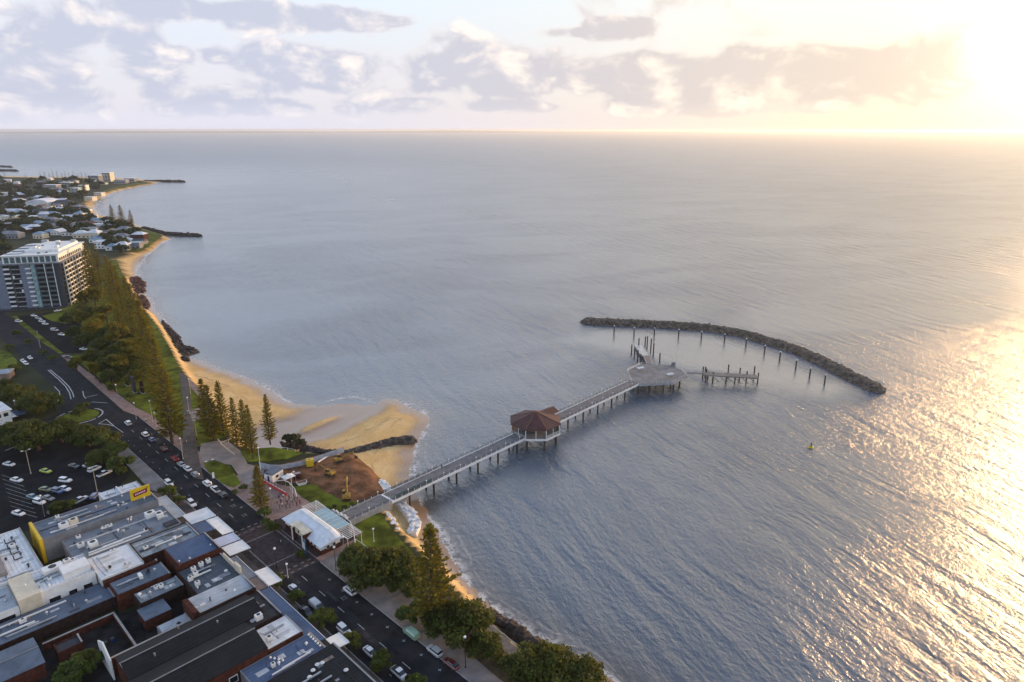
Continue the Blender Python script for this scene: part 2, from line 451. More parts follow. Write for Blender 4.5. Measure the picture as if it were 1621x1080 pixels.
def ground_height(P):
    P2 = P + np.stack([wob(P, .25, 1), wob(P, .25, 2)], 1) * 1.1
    inw = inside(P2, WATER); inl = inside(P, LANDP)
    dw = dist(P2, WATER)
    h = np.where(inw, np.minimum(dw * .075, 2.6), -np.minimum(dw * .09, 4.0))
    ib = inside(P2, BAR); db = dist(P2, BAR)
    h = np.where(ib, np.minimum(.06 + db * .22, .85), h)
    ig = inside(P2, LAGOON) & (h < .1)
    h = np.where(ig, .05 + wob(P, .12, 31) * .10, h)
    dl = dist(P, LANDP)
    h = np.where(inl, LAND - .06, np.where(inw, np.maximum(h, LAND - .06 - dl * 1.1), h))
    h = h + np.where(inw & ~inl, wob(P, .5, 5) * .10, 0)
    return h, inl

def sand_material():
    m = bpy.data.materials.new('sand_and_earth'); m.use_nodes = True
    t = NT(m.node_tree); bs = t.n['Principled BSDF']
    geo = t.node('ShaderNodeNewGeometry'); pos = geo.outputs['Position']
    x, y, z = t.sep(pos)
    at = t.node('ShaderNodeAttribute'); at.attribute_name = 'zone'
    f = t.noise(pos, .10, 6, .62, .6); f2 = t.noise(t.mapping(pos, (1, .35, 1), (0, 0, .75)), .35, 5, .6, .5)
    dry = t.mix(t.smooth(f, .3, .7), (.60, .39, .16), (.72, .51, .25))
    dry = t.mix(t.m('MULTIPLY', t.smooth(f2, .5, .72), .5), dry, (.42, .27, .13))
    zz = t.m('ADD', z, t.m('MULTIPLY', t.m('SUBTRACT', f2, .5), .5))
    wet = t.smooth(zz, .15, .75, 1.0, 0.0)
    wr = t.smooth(t.m('ABSOLUTE', t.m('SUBTRACT', zz, 1.05)), .0, .09, 1.0, 0.0)
    specks = t.smooth(t.noise(pos, 1.1, 3, .7), .60, .70)
    dry = t.mix(t.m('MULTIPLY', t.m('MAXIMUM', t.m('MULTIPLY', wr, t.smooth(f, .4, .6)), t.m('MULTIPLY', specks, .5)), .55), dry, (.24, .15, .08))
    sand = t.mix(wet, dry, (.27, .17, .10))
    g1 = t.noise(pos, .07, 5, .6); 
    earth = t.mix(t.smooth(g1, .35, .65), (.026, .032, .012), (.045, .045, .022))
    cc = t.mix(at.outputs['Fac'], sand, earth)
    t.put(bs.inputs['Base Color'], cc)
    t.put(bs.inputs['Roughness'], t.mix(t.m('MULTIPLY', wet, t.m('SUBTRACT', 1.0, at.outputs['Fac'])), (.95,) * 3, (.16,) * 3))
    t.put(bs.inputs['Specular IOR Level'], t.lin(wet, 0, 1, .15, .5))
    b = t.node('ShaderNodeBump'); b.inputs['Distance'].default_value = .16
    t.put(b.inputs['Height'], t.m('MULTIPLY', t.noise(pos, .9, 5, .6), t.lin(wet, 0, 1, 1.0, .1))); t.l.new(b.outputs[0], bs.inputs['Normal'])
    return m
M_SAND = sand_material()
def grid_mesh(name, xs, ys, zfun, mats):
    X, Y = np.meshgrid(xs, ys); P = np.stack([X.ravel(), Y.ravel()], 1)
    z, attrs, keep = zfun(P)
    nx, ny = len(xs), len(ys)
    i = np.arange(nx * ny).reshape(ny, nx)
    q = np.stack([i[:-1, :-1], i[:-1, 1:], i[1:, 1:], i[1:, :-1]], -1).reshape(-1, 4)
    if keep is not None:
        q = q[keep[q].any(1)]
        used = np.unique(q); mp = np.zeros(nx * ny, int); mp[used] = np.arange(len(used)); q = mp[q]
        P, z = P[used], z[used]; attrs = {k: v[used] for k, v in attrs.items()}
    me = bpy.data.meshes.new(name)
    me.vertices.add(len(P)); me.vertices.foreach_set('co', np.column_stack([P, z]).ravel())
    me.loops.add(q.size); me.loops.foreach_set('vertex_index', q.ravel())
    me.polygons.add(len(q)); me.polygons.foreach_set('loop_start', np.arange(0, q.size, 4)); me.polygons.foreach_set('loop_total', np.full(len(q), 4))
    me.polygons.foreach_set('use_smooth', np.ones(len(q), bool))
    for k, v in attrs.items():
        a = me.attributes.new(k, 'FLOAT', 'POINT'); a.data.foreach_set('value', v.astype(np.float32))
    me.materials.append(mats); me.update(); me.validate()
    return me
def zground(P):
    h, inl = ground_height(P)
    return h, {'zone': inl.astype(float)}, h > -1.5
near_xs = np.arange(-420, 152, 2.0); near_ys = np.arange(40, 562, 2.0)
struct(link('ground', grid_mesh('ground', near_xs, near_ys, zground, M_SAND)))
def zfar(P):
    h, a, k = zground(P)
    return h - .03, a, k
far_xs = np.concatenate([np.arange(-4200, -1700, 60), np.arange(-1700, -150, 7.0)]); far_ys = np.arange(560, 2200, 7.0)
struct(link('far_ground', grid_mesh('far_ground', far_xs, far_ys, zfar, M_SAND)))
west = MB(); west.quad((-4200, -380, LAND - .08), (-419, -380, LAND - .08), (-419, 562, LAND - .08), (-4200, 562, LAND - .08))
west.quad((-419, -380, LAND - .08), (150, -380, LAND - .08), (120, 41, LAND - .08), (-419, 41, LAND - .08))
struct(west.obj('inland_ground', mat('inland_earth', (.032, .036, .016), .95, var=.3, vscale=.05)))

# ------------------------------------------------------------------ sea
BREAK = [tuple(G(u, v, 0.0)[:2]) for u, v in [(921, 510), (945, 512), (1000, 514), (1060, 517), (1120, 521.5), (1170, 529.5), (1222, 544), (1262, 557), (1300, 574), (1345, 597), (1378, 613), (1394, 622)]]
def sea_material():
    m = bpy.data.materials.new('sea_water'); m.use_nodes = True
    t = NT(m.node_tree); bs = t.n['Principled BSDF']
    geo = t.node('ShaderNodeNewGeometry'); pos = geo.outputs['Position']
    sh = t.node('ShaderNodeAttribute'); sh.attribute_name = 'shore'
    ca = t.node('ShaderNodeAttribute'); ca.attribute_name = 'calm'
    fa = t.node('ShaderNodeAttribute'); fa.attribute_name = 'offshore'
    live = t.m('SUBTRACT', 1.0, ca.outputs['Fac'])
    rot = (0, 0, R(-21))                                    # x along the waves' travel, y along their crests
    base = t.mapping(pos, rot=rot)
    warp = t.noise(t.mapping(base, (1, .5, 1)), .02, 3, .5)
    bx, by, bz = t.sep(base)
    sw = t.xyz(t.m('ADD', bx, t.m('MULTIPLY', warp, 26.0)), t.m('MULTIPLY', by, .22), 0.0)
    swell = t.noise(sw, .14, 2.0, .5)
    chop = t.noise(t.mapping(base, (1, .55, 1)), .75, 4.0, .6, .3)
    rip = t.noise(t.mapping(base, (1, .7, 1)), 3.0, 3.0, .6, .2)
    hgt = t.m('ADD', t.m('MULTIPLY', swell, 1.7), t.m('ADD', t.m('MULTIPLY', chop, .62), t.m('MULTIPLY', rip, .16)))
    b = t.node('ShaderNodeBump'); b.inputs['Distance'].default_value = 1.0
    lanes = t.smooth(t.noise(t.mapping(base, (.5, 1, 1)), .011, 4, .55, 1.0), .35, .65, .55, 1.15)   # wind lanes and slicks
    t.put(b.inputs['Strength'], t.m('MULTIPLY', t.m('MULTIPLY', lanes, t.lin(live, 0, 1, .08, .85)), t.lin(fa.outputs['Fac'], 0, .25, .80, 1.3)))
    t.put(b.inputs['Height'], hgt); t.l.new(b.outputs[0], bs.inputs['Normal'])
    patch = t.noise(pos, .008, 4, .55, .5)
    deep = t.mix(t.smooth(patch, .35, .65), (.042, .076, .122), (.064, .102, .152))
    cc = t.mix(t.m('MULTIPLY', sh.outputs['Fac'], .85), deep, (.115, .092, .062))
    t.put(bs.inputs['Base Color'], cc)
    t.put(bs.inputs['Roughness'], t.lin(fa.outputs['Fac'], 0, .8, .17, .36))
    bs.inputs['IOR'].default_value = 1.8
    return m
def geo_space(a, b, start, ratio):
    out = []; x = a; s = start
    while x < b: x += s; s *= ratio; out.append(x)
    return out
def axis(lo, hi, step, lim):
    mid = list(np.arange(lo, hi + .1, step))
    up = geo_space(hi, lim, step, 1.28)
    dn = [lo + hi - q for q in geo_space(hi, lim, step, 1.28)]
    return np.array(sorted(dn) + mid + up)
def zsea(P):
    near = (P[:, 0] > -1500) & (P[:, 0] < 600) & (P[:, 1] > 0) & (P[:, 1] < 2200)
    idx = np.where(near)[0]; dw = dist(P, WATER)
    shore = np.exp(-dw / 9.0)
    db = np.full(len(P), 900.0); db[idx] = dist(P[idx], BREAK, False)
    # lee of the breakwater: the side towards the jetty
    lee_poly = BREAK + [(150.0, 285.0), (80.0, 330.0), (20.0, 385.0)]
    il = np.zeros(len(P), bool); il[idx] = inside(P[idx], lee_poly)
    dl = np.full(len(P), 900.0); dl[idx] = dist(P[idx], lee_poly)
    calm = np.where(il, np.clip(dl / 22.0, 0, 1) * .85, 0)
    lag = [tuple(G(u, v, 0.0)[:2]) for u, v in [(590, 634), (600, 655), (520, 690), (440, 706), (385, 702), (400, 680), (490, 655), (503, 637)]]
    ig = np.zeros(len(P), bool); ig[idx] = inside(P[idx], lag)
    calm = np.where(ig, 1.0, np.maximum(calm, np.exp(-dw / 14) * .6))
    far = 1 - np.exp(-dw / 750)            # open water off the shore: longer fetch, more chop
    return np.zeros(len(P)), {'shore': shore, 'calm': calm, 'offshore': far}, None
sea = struct(link('sea', grid_mesh('sea', axis(-280, 300, 4.0, 46000), axis(90, 540, 4.0, 46000), zsea, sea_material())))

# foam along the water's edge
def foam_material():
    m = bpy.data.materials.new('foam'); m.use_nodes = True
    t = NT(m.node_tree); t.n.clear()
    geo = t.node('ShaderNodeNewGeometry'); at = t.node('ShaderNodeAttribute'); at.attribute_name = 'across'
    n = t.noise(geo.outputs['Position'], .35, 6, .68, .8); n2 = t.noise(geo.outputs['Position'], .06, 3, .5)
    a = at.outputs['Fac']
    lines = t.m('ADD', t.smooth(t.m('ABSOLUTE', t.m('SUBTRACT', a, t.lin(n2, .2, .8, .05, .35))), 0, .11, 1.0, 0.0),
                t.m('MULTIPLY', t.smooth(t.m('ABSOLUTE', t.m('SUBTRACT', a, t.lin(n2, .2, .8, .75, .45))), 0, .10, 1.0, 0.0), .35))
    al = t.m('MULTIPLY', t.m('MULTIPLY', lines, t.smooth(n, .36, .58)), t.smooth(a, 1.0, .85))
    al = t.m('MAXIMUM', al, t.m('MULTIPLY', t.smooth(a, .62, .05), t.smooth(n, .38, .60)))
    d = t.node('ShaderNodeBsdfDiffuse'); d.inputs[0].default_value = (.78, .76, .74, 1)
    tr = t.node('ShaderNodeBsdfTransparent'); mx = t.node('ShaderNodeMixShader')
    t.put(mx.inputs[0], t.m('MULTIPLY', al, .9, clamp=True)); t.l.new(tr.outputs[0], mx.inputs[1]); t.l.new(d.outputs[0], mx.inputs[2])
    o = t.node('ShaderNodeOutputMaterial'); t.l.new(mx.outputs[0], o.inputs[0])
    return m
M_FOAM = foam_material()
def foam(px, width, seed, z=.05):
    pts = [Vector(G(u, v, 0.0)) for u, v in px]
    fine = []
    for a, b in zip(pts[:-1], pts[1:]):
        k = max(1, int((b - a).length / 3)); fine += [a.lerp(b, i / k) for i in range(k)]
    fine.append(pts[-1]); rs = random.Random(seed)
    vs, fs, ac = [], [], []
    nrm_prev = None; ph = rs.uniform(0, 6)
    for i, p in enumerate(fine):
        d = (fine[min(i + 1, len(fine) - 1)] - fine[max(i - 1, 0)]).normalized(); nr = Vector((d.y, -d.x, 0))
        if nrm_prev is not None: nr = (nr + nrm_prev * 2).normalized()
        nrm_prev = nr
        wd = width * (1 + .35 * math.sin(i * .33 + ph) + .2 * math.sin(i * .13))
        taper = min(1, i / 4, (len(fine) - 1 - i) / 4) * .9 + .1
        for k in range(5):
            a = k / 4; vs.append(p + nr * (-.18 * width + a * wd * 1.18 * taper) + Vector((0, 0, z))); ac.append(a)
        if i:
            for k in range(4):
                o = (i - 1) * 5 + k; fs.append((o, o + 1, o + 6, o + 5))
    me = bpy.data.meshes.new('foam'); me.from_pydata([tuple(v) for v in vs], [], fs)
    at = me.attributes.new('across', 'FLOAT', 'POINT'); at.data.foreach_set('value', ac)
    me.materials.append(M_FOAM); me.update()
    o = stuff(link('sea_foam', me)); return o
tag(foam(WATER_PX[:10], 6.0, 1), 'thin white foam line along the beach below the jetty', 'foam')
tag(foam(WATER_PX[9:15], 8.0, 2), 'broad white surf along the sand beside the jetty', 'foam')
tag(foam(WATER_PX[14:20], 13.0, 3), 'white surf curling round the tip of the sand spit', 'foam')
tag(foam([(594, 638), (570, 630), (545, 630), (520, 635), (500, 640)], 6.0, 4, .06), 'foam line across the mouth of the lagoon', 'foam')
tag(foam(WATER_PX[32:41], 6.0, 5), 'foam edge on the curved beach below the pines', 'foam')
tag(foam(WATER_PX[42:49], 8.0, 6), 'foam among the reddish rocks of the far beach', 'foam')
tag(foam(WATER_PX[57:63], 14.0, 7), 'pale foam edge on the farthest beach', 'foam')

# ------------------------------------------------------------------ far coast on the horizon
isl = MB()
rs = random.Random(3); prev = None
for i in range(61):
    az_ = R(-48 + i * 1.05); rr = 30000.0
    hgt = (26 + 60 * (.5 + .5 * math.sin(i * .31 + 1)) * (.4 + .6 * abs(math.sin(i * .12 + .5)))) * min(1, (60 - i) / 14) + rs.uniform(0, 14)
    ring = [Vector((math.sin(az_) * rr, math.cos(az_) * rr, -5)), Vector((math.sin(az_) * rr, math.cos(az_) * rr, hgt * .45)),
            Vector((math.sin(az_) * (rr + 1500), math.cos(az_) * (rr + 1500), hgt)), Vector((math.sin(az_) * (rr + 4000), math.cos(az_) * (rr + 4000), -5))]
    if prev:
        for k in range(3): isl.quad(prev[k], ring[k], ring[k + 1], prev[k + 1])
    prev = ring
struct(isl.obj('distant_island', mat('distant_bush', (.03, .045, .05), .95)))

# ------------------------------------------------------------------ roads, pavements, lawns
def slab(name, pts, z1, m, z0=LAND - .5):
    b = MB(); b.prism([(p[0], p[1]) for p in pts], z0, z1)
    return struct(b.obj(name, m))
def ns(pts): return [S(n, s) for n, s in pts]
def sheet(name, pts, z, m):
    b = MB(); a = sum(pts[i][0]*pts[(i+1) % len(pts)][1] - pts[(i+1) % len(pts)][0]*pts[i][1] for i in range(len(pts)))
    if a < 0: pts = pts[::-1]
    b.poly([(p[0], p[1], z) for p in pts])
    return struct(b.obj(name, m))
KE, KW = 0.0, -13.6                                       # kerb lines of the parade
road = sheet('road', ns([(KE, -130), (KE, 143), (-3, 150), (-1.0, 260), (-3, 420), (-17, 420), (-15.5, 190), (-22, 170), (-30, 163), (-60, 166), (-60, 154), (-30, 150), (-20, 140), (KW, 128), (KW, -130)]), LAND + .004, M_ASPH)
park_top = sheet('car_park', GL([(-120, 700), (60, 690), (192, 700), (206, 752), (160, 800), (60, 835), (-150, 900)]), LAND - .004, M_ASPH2)
up_park = sheet('upper_car_park', ns([(1.5, 262), (1.5, 372), (24, 366), (24, 300), (14, 268), (8, 255)]), LAND + .012, M_ASPH2)
sheet('crossing_plateau', ns([(KE - .05, -4.5), (KE - .05, 25.5), (KW + .05, 25.5), (KW + .05, -4.5)]), LAND + .010, M_PAVER)
slab('shop_footpath', ns([(KW, -130), (KW, 46), (KW - .8, 60), (-20, 72), (-24, 72), (-24, -130)]), LAND + .13, M_PATH)
slab('car_park_verge', ns([(KW, 46.2), (KW, 126), (-17.5, 130), (-19, 72.2), (KW - .9, 60)]), LAND + .12, M_CONC2)
slab('sea_footpath', ns([(KE, -130), (KE, -5), (9, -5), (12.5, -14), (10.5, -26), (6.5, -45), (5, -70), (5, -130)]), LAND + .13, M_CONC2)
slab('jetty_plaza', ns([(KE, -4.9), (KE, 64), (4.5, 64), (10, 52), (15, 40), (15.8, 22), (16.2, -1), (9, -4.9)]), LAND + .125, M_PINK)
slab('brick_forecourt', ns([(.25, -2.5), (.25, 24), (7, 24), (14, 22), (14, -2.5)]), LAND + .14, M_PAVER)
slab('park_footpath', ns([(KE, 64.1), (KE, 140), (-2.5, 152), (-.7, 258), (1.2, 258), (2.5, 152), (4, 140), (4.2, 64.1)]), LAND + .13, M_PINK)
lawn_edge = [(364, 688), (344, 655), (320, 620), (298, 601), (282, 579), (268, 550), (248, 516), (230, 494), (212, 480), (202, 456), (192, 430), (184, 410)]
slab('park_lawn', GL(lawn_edge) + ns([(26, 420), (26, 380), (25, 300), (15, 268), (9, 254), (2.8, 254), (2.8, 152), (4.3, 140), (4.3, 84)]) + GL([(300, 712)]), LAND + .10, M_GRASS)
slab('promenade', GL([(283, 588), (297, 596), (303, 640), (309, 690), (317, 735), (323, 760), (306, 757), (291, 735), (289, 690), (290, 640), (286, 610)]), LAND + .16, M_PATH)
slab('beach_walk', GL([(297, 598), (322, 622), (346, 656), (340, 657), (318, 632), (300, 612)]), LAND + .135, M_PINK)
slab('park_crossing', GL([(300, 652), (316, 645), (330, 652), (330, 662), (305, 668)]), LAND + .17, M_CONC)
slab('pine_plaza', GL([(318, 703), (345, 698), (362, 700), (383, 716), (392, 735), (420, 742), (412, 762), (388, 768), (366, 736), (322, 732), (316, 718)]), LAND + .15, M_CONC)
slab('triangle_lawn', GL([(322, 734), (340, 729), (366, 739), (381, 766), (370, 773), (352, 766), (330, 748)]), LAND + .19, M_GRASS)
slab('island_lawn', GL([(380, 716), (396, 711), (432, 709), (468, 714), (479, 718), (455, 727), (425, 731), (392, 731)]), LAND + .18, M_GRASS)
slab('sea_lawn', GL([(462, 772), (497, 766), (516, 781), (572, 797), (560, 806), (534, 815), (500, 800), (478, 788)]), LAND + .18, M_GRASS)
slab('jetty_lawn', GL([(552, 838), (588, 816), (603, 812), (622, 842), (650, 872), (676, 905), (640, 930), (600, 905), (572, 880), (556, 858)]), LAND + .12, M_GRASS)
slab('shore_garden', GL([(610, 935), (650, 925), (690, 912), (735, 955), (770, 988), (812, 1025), (846, 1054), (900, 1092), (760, 1092), (740, 1050), (690, 1003), (650, 965)]), LAND + .11, mat('garden_soil', (.040, .036, .022), .95, var=.4, vscale=.3))
slab('timber_deck', GL([(778, 990), (812, 1022), (838, 1046), (800, 1062), (768, 1030), (756, 1005)]), LAND + .22, M_TIMBER)
slab('west_lawn', GL([(-10, 550), (15, 558), (28, 572), (22, 590), (-10, 600)]), LAND + .05, M_GRASS)
slab('tower_lawn', GL([(66, 500), (100, 492), (118, 506), (104, 513), (80, 508)]), LAND + .14, M_GRASS)
slab('median_lawn', ns([(-.6, 262), (1.3, 262), (1.3, 372), (-1.2, 372), (-2.0, 300)]), LAND + .14, M_GRASS)
# earthworks: a worked heightfield between the hoarding and the sand
EARTH = GL([(418, 742), (455, 733), (505, 720), (552, 717), (586, 752), (602, 776), (582, 792), (545, 798), (512, 780), (492, 766), (452, 764), (428, 757)])
EP = [(p.x, p.y) for p in EARTH]
def zearth(P):
    ins = inside(P, EP); d = dist(P, EP)
    bump = wob(P, .35, 9) * .5 + wob(P, .9, 12) * .22
    h = LAND + .05 + np.minimum(d * .12, .55) * (1 + bump) + np.clip(bump, -.2, 1) * .5 * np.clip(d / 3, 0, 1)
    out = LAND + .05 - d * .75 + wob(P, .8, 14) * .35 * np.clip(d, 0, 1)
    return np.where(ins, h, out), {'zone': ins.astype(float)}, ins | (d < 4.5)
ex = [p[0] for p in EP]; ey = [p[1] for p in EP]
struct(link('earthworks', grid_mesh('earthworks', np.arange(min(ex) - 5, max(ex) + 5, .8), np.arange(min(ey) - 5, max(ey) + 5, .8), zearth, M_DIRT)))

# painted markings, parts of the road they lie on
M_LINED = mat('worn_paint', (.20, .19, .18), .85, var=.3, vscale=1.2)
def mark(parent, pts, z, name='road_marking', m=None):
    b = MB(); a = sum(pts[i][0]*pts[(i+1) % len(pts)][1] - pts[(i+1) % len(pts)][0]*pts[i][1] for i in range(len(pts)))
    if a < 0: pts = pts[::-1]
    b.poly([(p[0], p[1], z) for p in pts]); return b.obj(name, m or M_LINE, parent)
def bar(n0, n1, s0, s1, z=LAND + .010, parent=None):
    return mark(parent or road, ns([(n0, s0), (n1, s0), (n1, s1), (n0, s1)]), z)
ZP = LAND + .018
for s in range(-100, 132, 9):
    if -8 < s < 30: continue
    bar(-6.95, -6.8, s, s + 3.0)
for s in np.arange(-100, 130, 6.6):                       # parking ticks
    if -12 < s < 34: continue
    bar(-2.55, -2.42, s, s + .9); bar(-2.9, -2.0, s + .4, s + .52)
    if s < -40 or 40 < s: bar(KW + 2.42, KW + 2.55, s, s + .9)
for s0 in (-4.0, -2.0, 24.0, 26.2):                       # ramp chevrons of the raised crossing
    for k in range(6):
        mark(road, ns([(KW + .9 + k * 2.1, s0), (KW + 2.0 + k * 2.1, s0), (KW + 2.0 + k * 2.1, s0 + .5), (KW + .9 + k * 2.1, s0 + .5)]), ZP, m=M_LINED)
for q in ((-13.2, -.4, 18.6, 19.0), (-11.2, -1.1, 3.4, 3.8), (-11.7, -11.3, -1, 18.5), (-1.0, -.6, 3, 18.5)):      # pale bands in the pavers
    mark(road, ns([(q[0], q[2]), (q[1], q[2]), (q[1], q[3]), (q[0], q[3])]), ZP, m=M_LINED)
for s in (33.0, 41.0, 60.0, -24.0):                       # worn lane symbols
    for q in ((-4.5, -4.3, 0, 1.7), (-3.5, -3.3, 0, 1.7), (-4.2, -3.6, .2, .4), (-4.2, -3.6, 1.2, 1.4)): mark(road, ns([(q[0], s + q[2]), (q[1], s + q[2]), (q[1], s + q[3]), (q[0], s + q[3])]), LAND + .010, m=M_LINED)
# roundabout ring
rc = Vector(G(126, 659)); RR = 8.8
for a0, a1 in ((200, 345), (352, 440), (100, 150), (160, 194)):
    k = max(2, int((a1 - a0) / 9)); outer = []; inner = []
    for i in range(k + 1):
        a = R(a0 + (a1 - a0) * i / k)
        outer.append((rc.x + RR * math.cos(a), rc.y + RR * math.sin(a))); inner.append((rc.x + (RR - .55) * math.cos(a), rc.y + (RR - .55) * math.sin(a)))
    for i in range(k): mark(road, [outer[i], outer[i + 1], inner[i + 1], inner[i]], ZP)
rb = MB()
rb.prism([(rc.x + (RR - 1.6) * math.cos(i * math.pi / 12), rc.y + (RR - 1.6) * math.sin(i * math.pi / 12)) for i in range(24)], LAND - .2, LAND + .16)
struct(rb.obj('roundabout_island', M_GRASS))
def stripe(px, wd, z=LAND + .012):
    P = GL(px)
    for a, b in zip(P[:-1], P[1:]):
        d = (b - a).normalized(); q = Vector((-d.y, d.x, 0)) * wd / 2
        mark(road, [a - q, b - q, b + q, a + q], z)
stripe([(76, 586), (92, 600), (104, 612), (110, 622), (112.5, 632)], .4)
stripe([(79.5, 585.5), (97, 600), (109, 612), (115, 622), (117, 629)], .4)
stripe([(86, 612), (94, 620), (95, 629), (91, 637)], .35)
stripe([(131, 619), (132.5, 627), (136, 631)], .35); stripe([(136, 629), (155, 625)], .35); stripe([(145, 636.5), (170, 638)], .35)
stripe([(156, 671), (168, 664), (181, 675), (170, 672), (156, 671)], .35); stripe([(181, 675), (195, 685)], .25)
# car park bays
for k in range(9):
    mark(park_top, [G(2 + k * 2, 752 + k * 7), G(2.8 + k * 2, 751.6 + k * 7), G(36 + k * 3, 763 + k * 7), G(35 + k * 3, 763.6 + k * 7)], LAND + .004, 'bay_line', M_LINED)
for u0, v0, u1, v1 in ((1, 697, 20, 690), (4, 705, 26, 696), (8, 713, 32, 703)):
    mark(park_top, [G(u0, v0), G(u0 + 1, v0 + 1), G(u1 + 1, v1 + 1), G(u1, v1)], LAND + .004, 'bay_line', M_LINED)

# kerbstones and gutters of the parade, resealed patches of the carriageway
for n_, a_, b_, nm in ((KE, -128, -5.2, 'kerb'), (KE, 26, 140, 'kerb'), (KW, -128, -5.2, 'kerb'), (KW, 26, 126, 'kerb')):
    d_ = -.22 if n_ == KE else .02
    b = MB(); b.prism([S(n_ + d_, a_)[:2], S(n_ + d_ + .2, a_)[:2], S(n_ + d_ + .2, b_)[:2], S(n_ + d_, b_)[:2]], LAND - .1, LAND + .142); b.obj(nm, M_KERB, road)
M_SEAL = mat('reseal', (.019, .019, .022), .95, var=.2, spec=.1); M_SEAL2 = mat('old_seal', (.045, .044, .046), .95, var=.25, spec=.1)
rp = random.Random(12)
for k in range(26):
    s_ = rp.uniform(-110, 125); n_ = rp.uniform(KW + .6, KE - 3.6)
    if -8 < s_ < 30: continue
    L_ = rp.uniform(2, 9); w_ = rp.uniform(.8, 2.6)
    mark(road, ns([(n_, s_), (n_ + w_, s_ + rp.uniform(-.2, .2)), (n_ + w_ + rp.uniform(-.2, .2), s_ + L_), (n_ + .1, s_ + L_)]), LAND + .0055 + k * 1e-4, 'road_patch', M_SEAL if rp.random() < .6 else M_SEAL2)

# ------------------------------------------------------------------ rocks
def rock_mesh(mb, c, r, rs):
    """one angular boulder: a squashed, jittered octahedron-like lump (20 triangles)"""
    t = (1 + 5 ** .5) / 2
    vs = [(-1,t,0),(1,t,0),(-1,-t,0),(1,-t,0),(0,-1,t),(0,1,t),(0,-1,-t),(0,1,-t),(t,0,-1),(t,0,1),(-t,0,-1),(-t,0,1)]
    fs = [(0,11,5),(0,5,1),(0,1,7),(0,7,10),(0,10,11),(1,5,9),(5,11,4),(11,10,2),(10,7,6),(7,1,8),(3,9,4),(3,4,2),(3,2,6),(3,6,8),(3,8,9),(4,9,5),(2,4,11),(6,2,10),(8,6,7),(9,8,1)]
    sx, sy, sz = (r * rs.uniform(.65, 1.25) * .53, r * rs.uniform(.65, 1.25) * .53, r * rs.uniform(.5, .95) * .53); a = rs.uniform(0, 6.28)
    out = []
    for x, y, z in vs:
        k = rs.uniform(.8, 1.2); x *= sx * k; y *= sy * k; z *= sz * k
        out.append((c[0] + x * math.cos(a) - y * math.sin(a), c[1] + x * math.sin(a) + y * math.cos(a), c[2] + z))
    mb.add(out, fs)
def rock_wall(name, label, line, half, top, rsize, count, m, cat='breakwater', base=-.6, seed=1):
    """a mound along a line with a core and loose armour stones on it"""
    rs = random.Random(seed); line = [Vector((p[0], p[1], 0)) for p in line]
    seg = [(b - a).length for a, b in zip(line[:-1], line[1:])]; tot = sum(seg)
    def at(s):
        s = max(0, min(tot - 1e-4, s))
        for i, L in enumerate(seg):
            if s <= L: return line[i].lerp(line[i + 1], s / L), (line[i + 1] - line[i]).normalized()
            s -= L
        return line[-1], (line[-1] - line[-2]).normalized()
    root = thing(name, label, cat, (line[0].x, line[0].y, base)); o = root.location
    core = MB(); rings = []; k = max(4, int(tot / 4))
    for i in range(k + 1):
        s = tot * i / k; p, d = at(s); q = Vector((-d.y, d.x, 0)); tp = min(1, .25 + min(s, tot - s) / (half * .9))
        prof = [(-1, 0), (-.62, .5), (-.25, .92), (.25, .92), (.62, .5), (1, 0)]
        rings.append([tuple(p + q * x * half * tp * rs.uniform(.94, 1.06) - o + Vector((0, 0, base + (top - base) * z * tp * rs.uniform(.9, 1.05)))) for x, z in prof])
    core.loft(rings); core.obj('core', m, root)
    st = MB()
    for _ in range(count):
        s = rs.uniform(0, tot); p, d = at(s); q = Vector((-d.y, d.x, 0)); tp = min(1, .25 + min(s, tot - s) / (half * .9))
        x = rs.uniform(-1, 1); z = np.interp(abs(x), [0, .25, .62, 1], [.93, .92, .5, 0])
        rock_mesh(st, p + q * x * half * tp - o + Vector((0, 0, base + (top - base) * z * tp + rs.uniform(-.1, .15) * rsize)), rsize * rs.uniform(.6, 1.3), rs)
    stuff(st.obj('armour_stones', m, root))
    return root
rock_wall('breakwater', 'long curved rubble breakwater sheltering the end of the jetty', BREAK, 4.6, 2.7, 1.25, 3200, M_ROCK, seed=2)
rock_wall('rock_groyne', 'dark rock groyne crossing the sand beside the jetty beach', [G(u, v, 1.2) for u, v in [(541, 722), (562, 716), (590, 708), (620, 700), (640, 697), (657, 695)]], 1.9, 2.5, .85, 520, mat('groyne_rock', (.085, .07, .06), .9, var=.4, vscale=.5), 'groyne', .3, 3)
rock_wall('rock_seawall', 'rubble seawall between the round lawn and the lagoon sand', [G(u, v, 2.5) for u, v in [(478, 713), (500, 718), (520, 721), (541, 721)]], 2.2, 4.3, 1.0, 220, M_ROCKD, 'seawall', 1.5, 4)
rock_wall('rock_seawall', 'rubble seawall at the water below the timber deck', [G(u, v, 1.5) for u, v in [(768, 972), (790, 988), (815, 1005), (840, 1022), (862, 1038), (900, 1064)]], 2.2, 3.4, 1.2, 300, M_ROCKD, 'seawall', 0, 5)
rock_wall('rock_groyne', 'straight rock groyne running out from the green headland', [G(u, v, 1) for u, v in [(226, 361), (240, 364.5), (258, 369.5), (280, 371.5), (318, 373)]], 3.2, 2.8, 1.6, 420, M_ROCKD, 'groyne', -.5, 6)
rock_wall('rock_groyne', 'farthest rock groyne off the distant curved beach', [G(u, v, 1) for u, v in [(226, 288), (250, 287.5), (292, 287.8)]], 5.0, 3.5, 2.6, 300, M_ROCKD, 'groyne', -.5, 7)
rock_wall('far_breakwater', 'nearer of two dark breakwaters at the far left', [G(u, v, 1) for u, v in [(-30, 271.5), (5, 270.5), (28, 271)]], 6.0, 4.0, 3, 200, M_ROCKD, 'breakwater', -.5, 8)
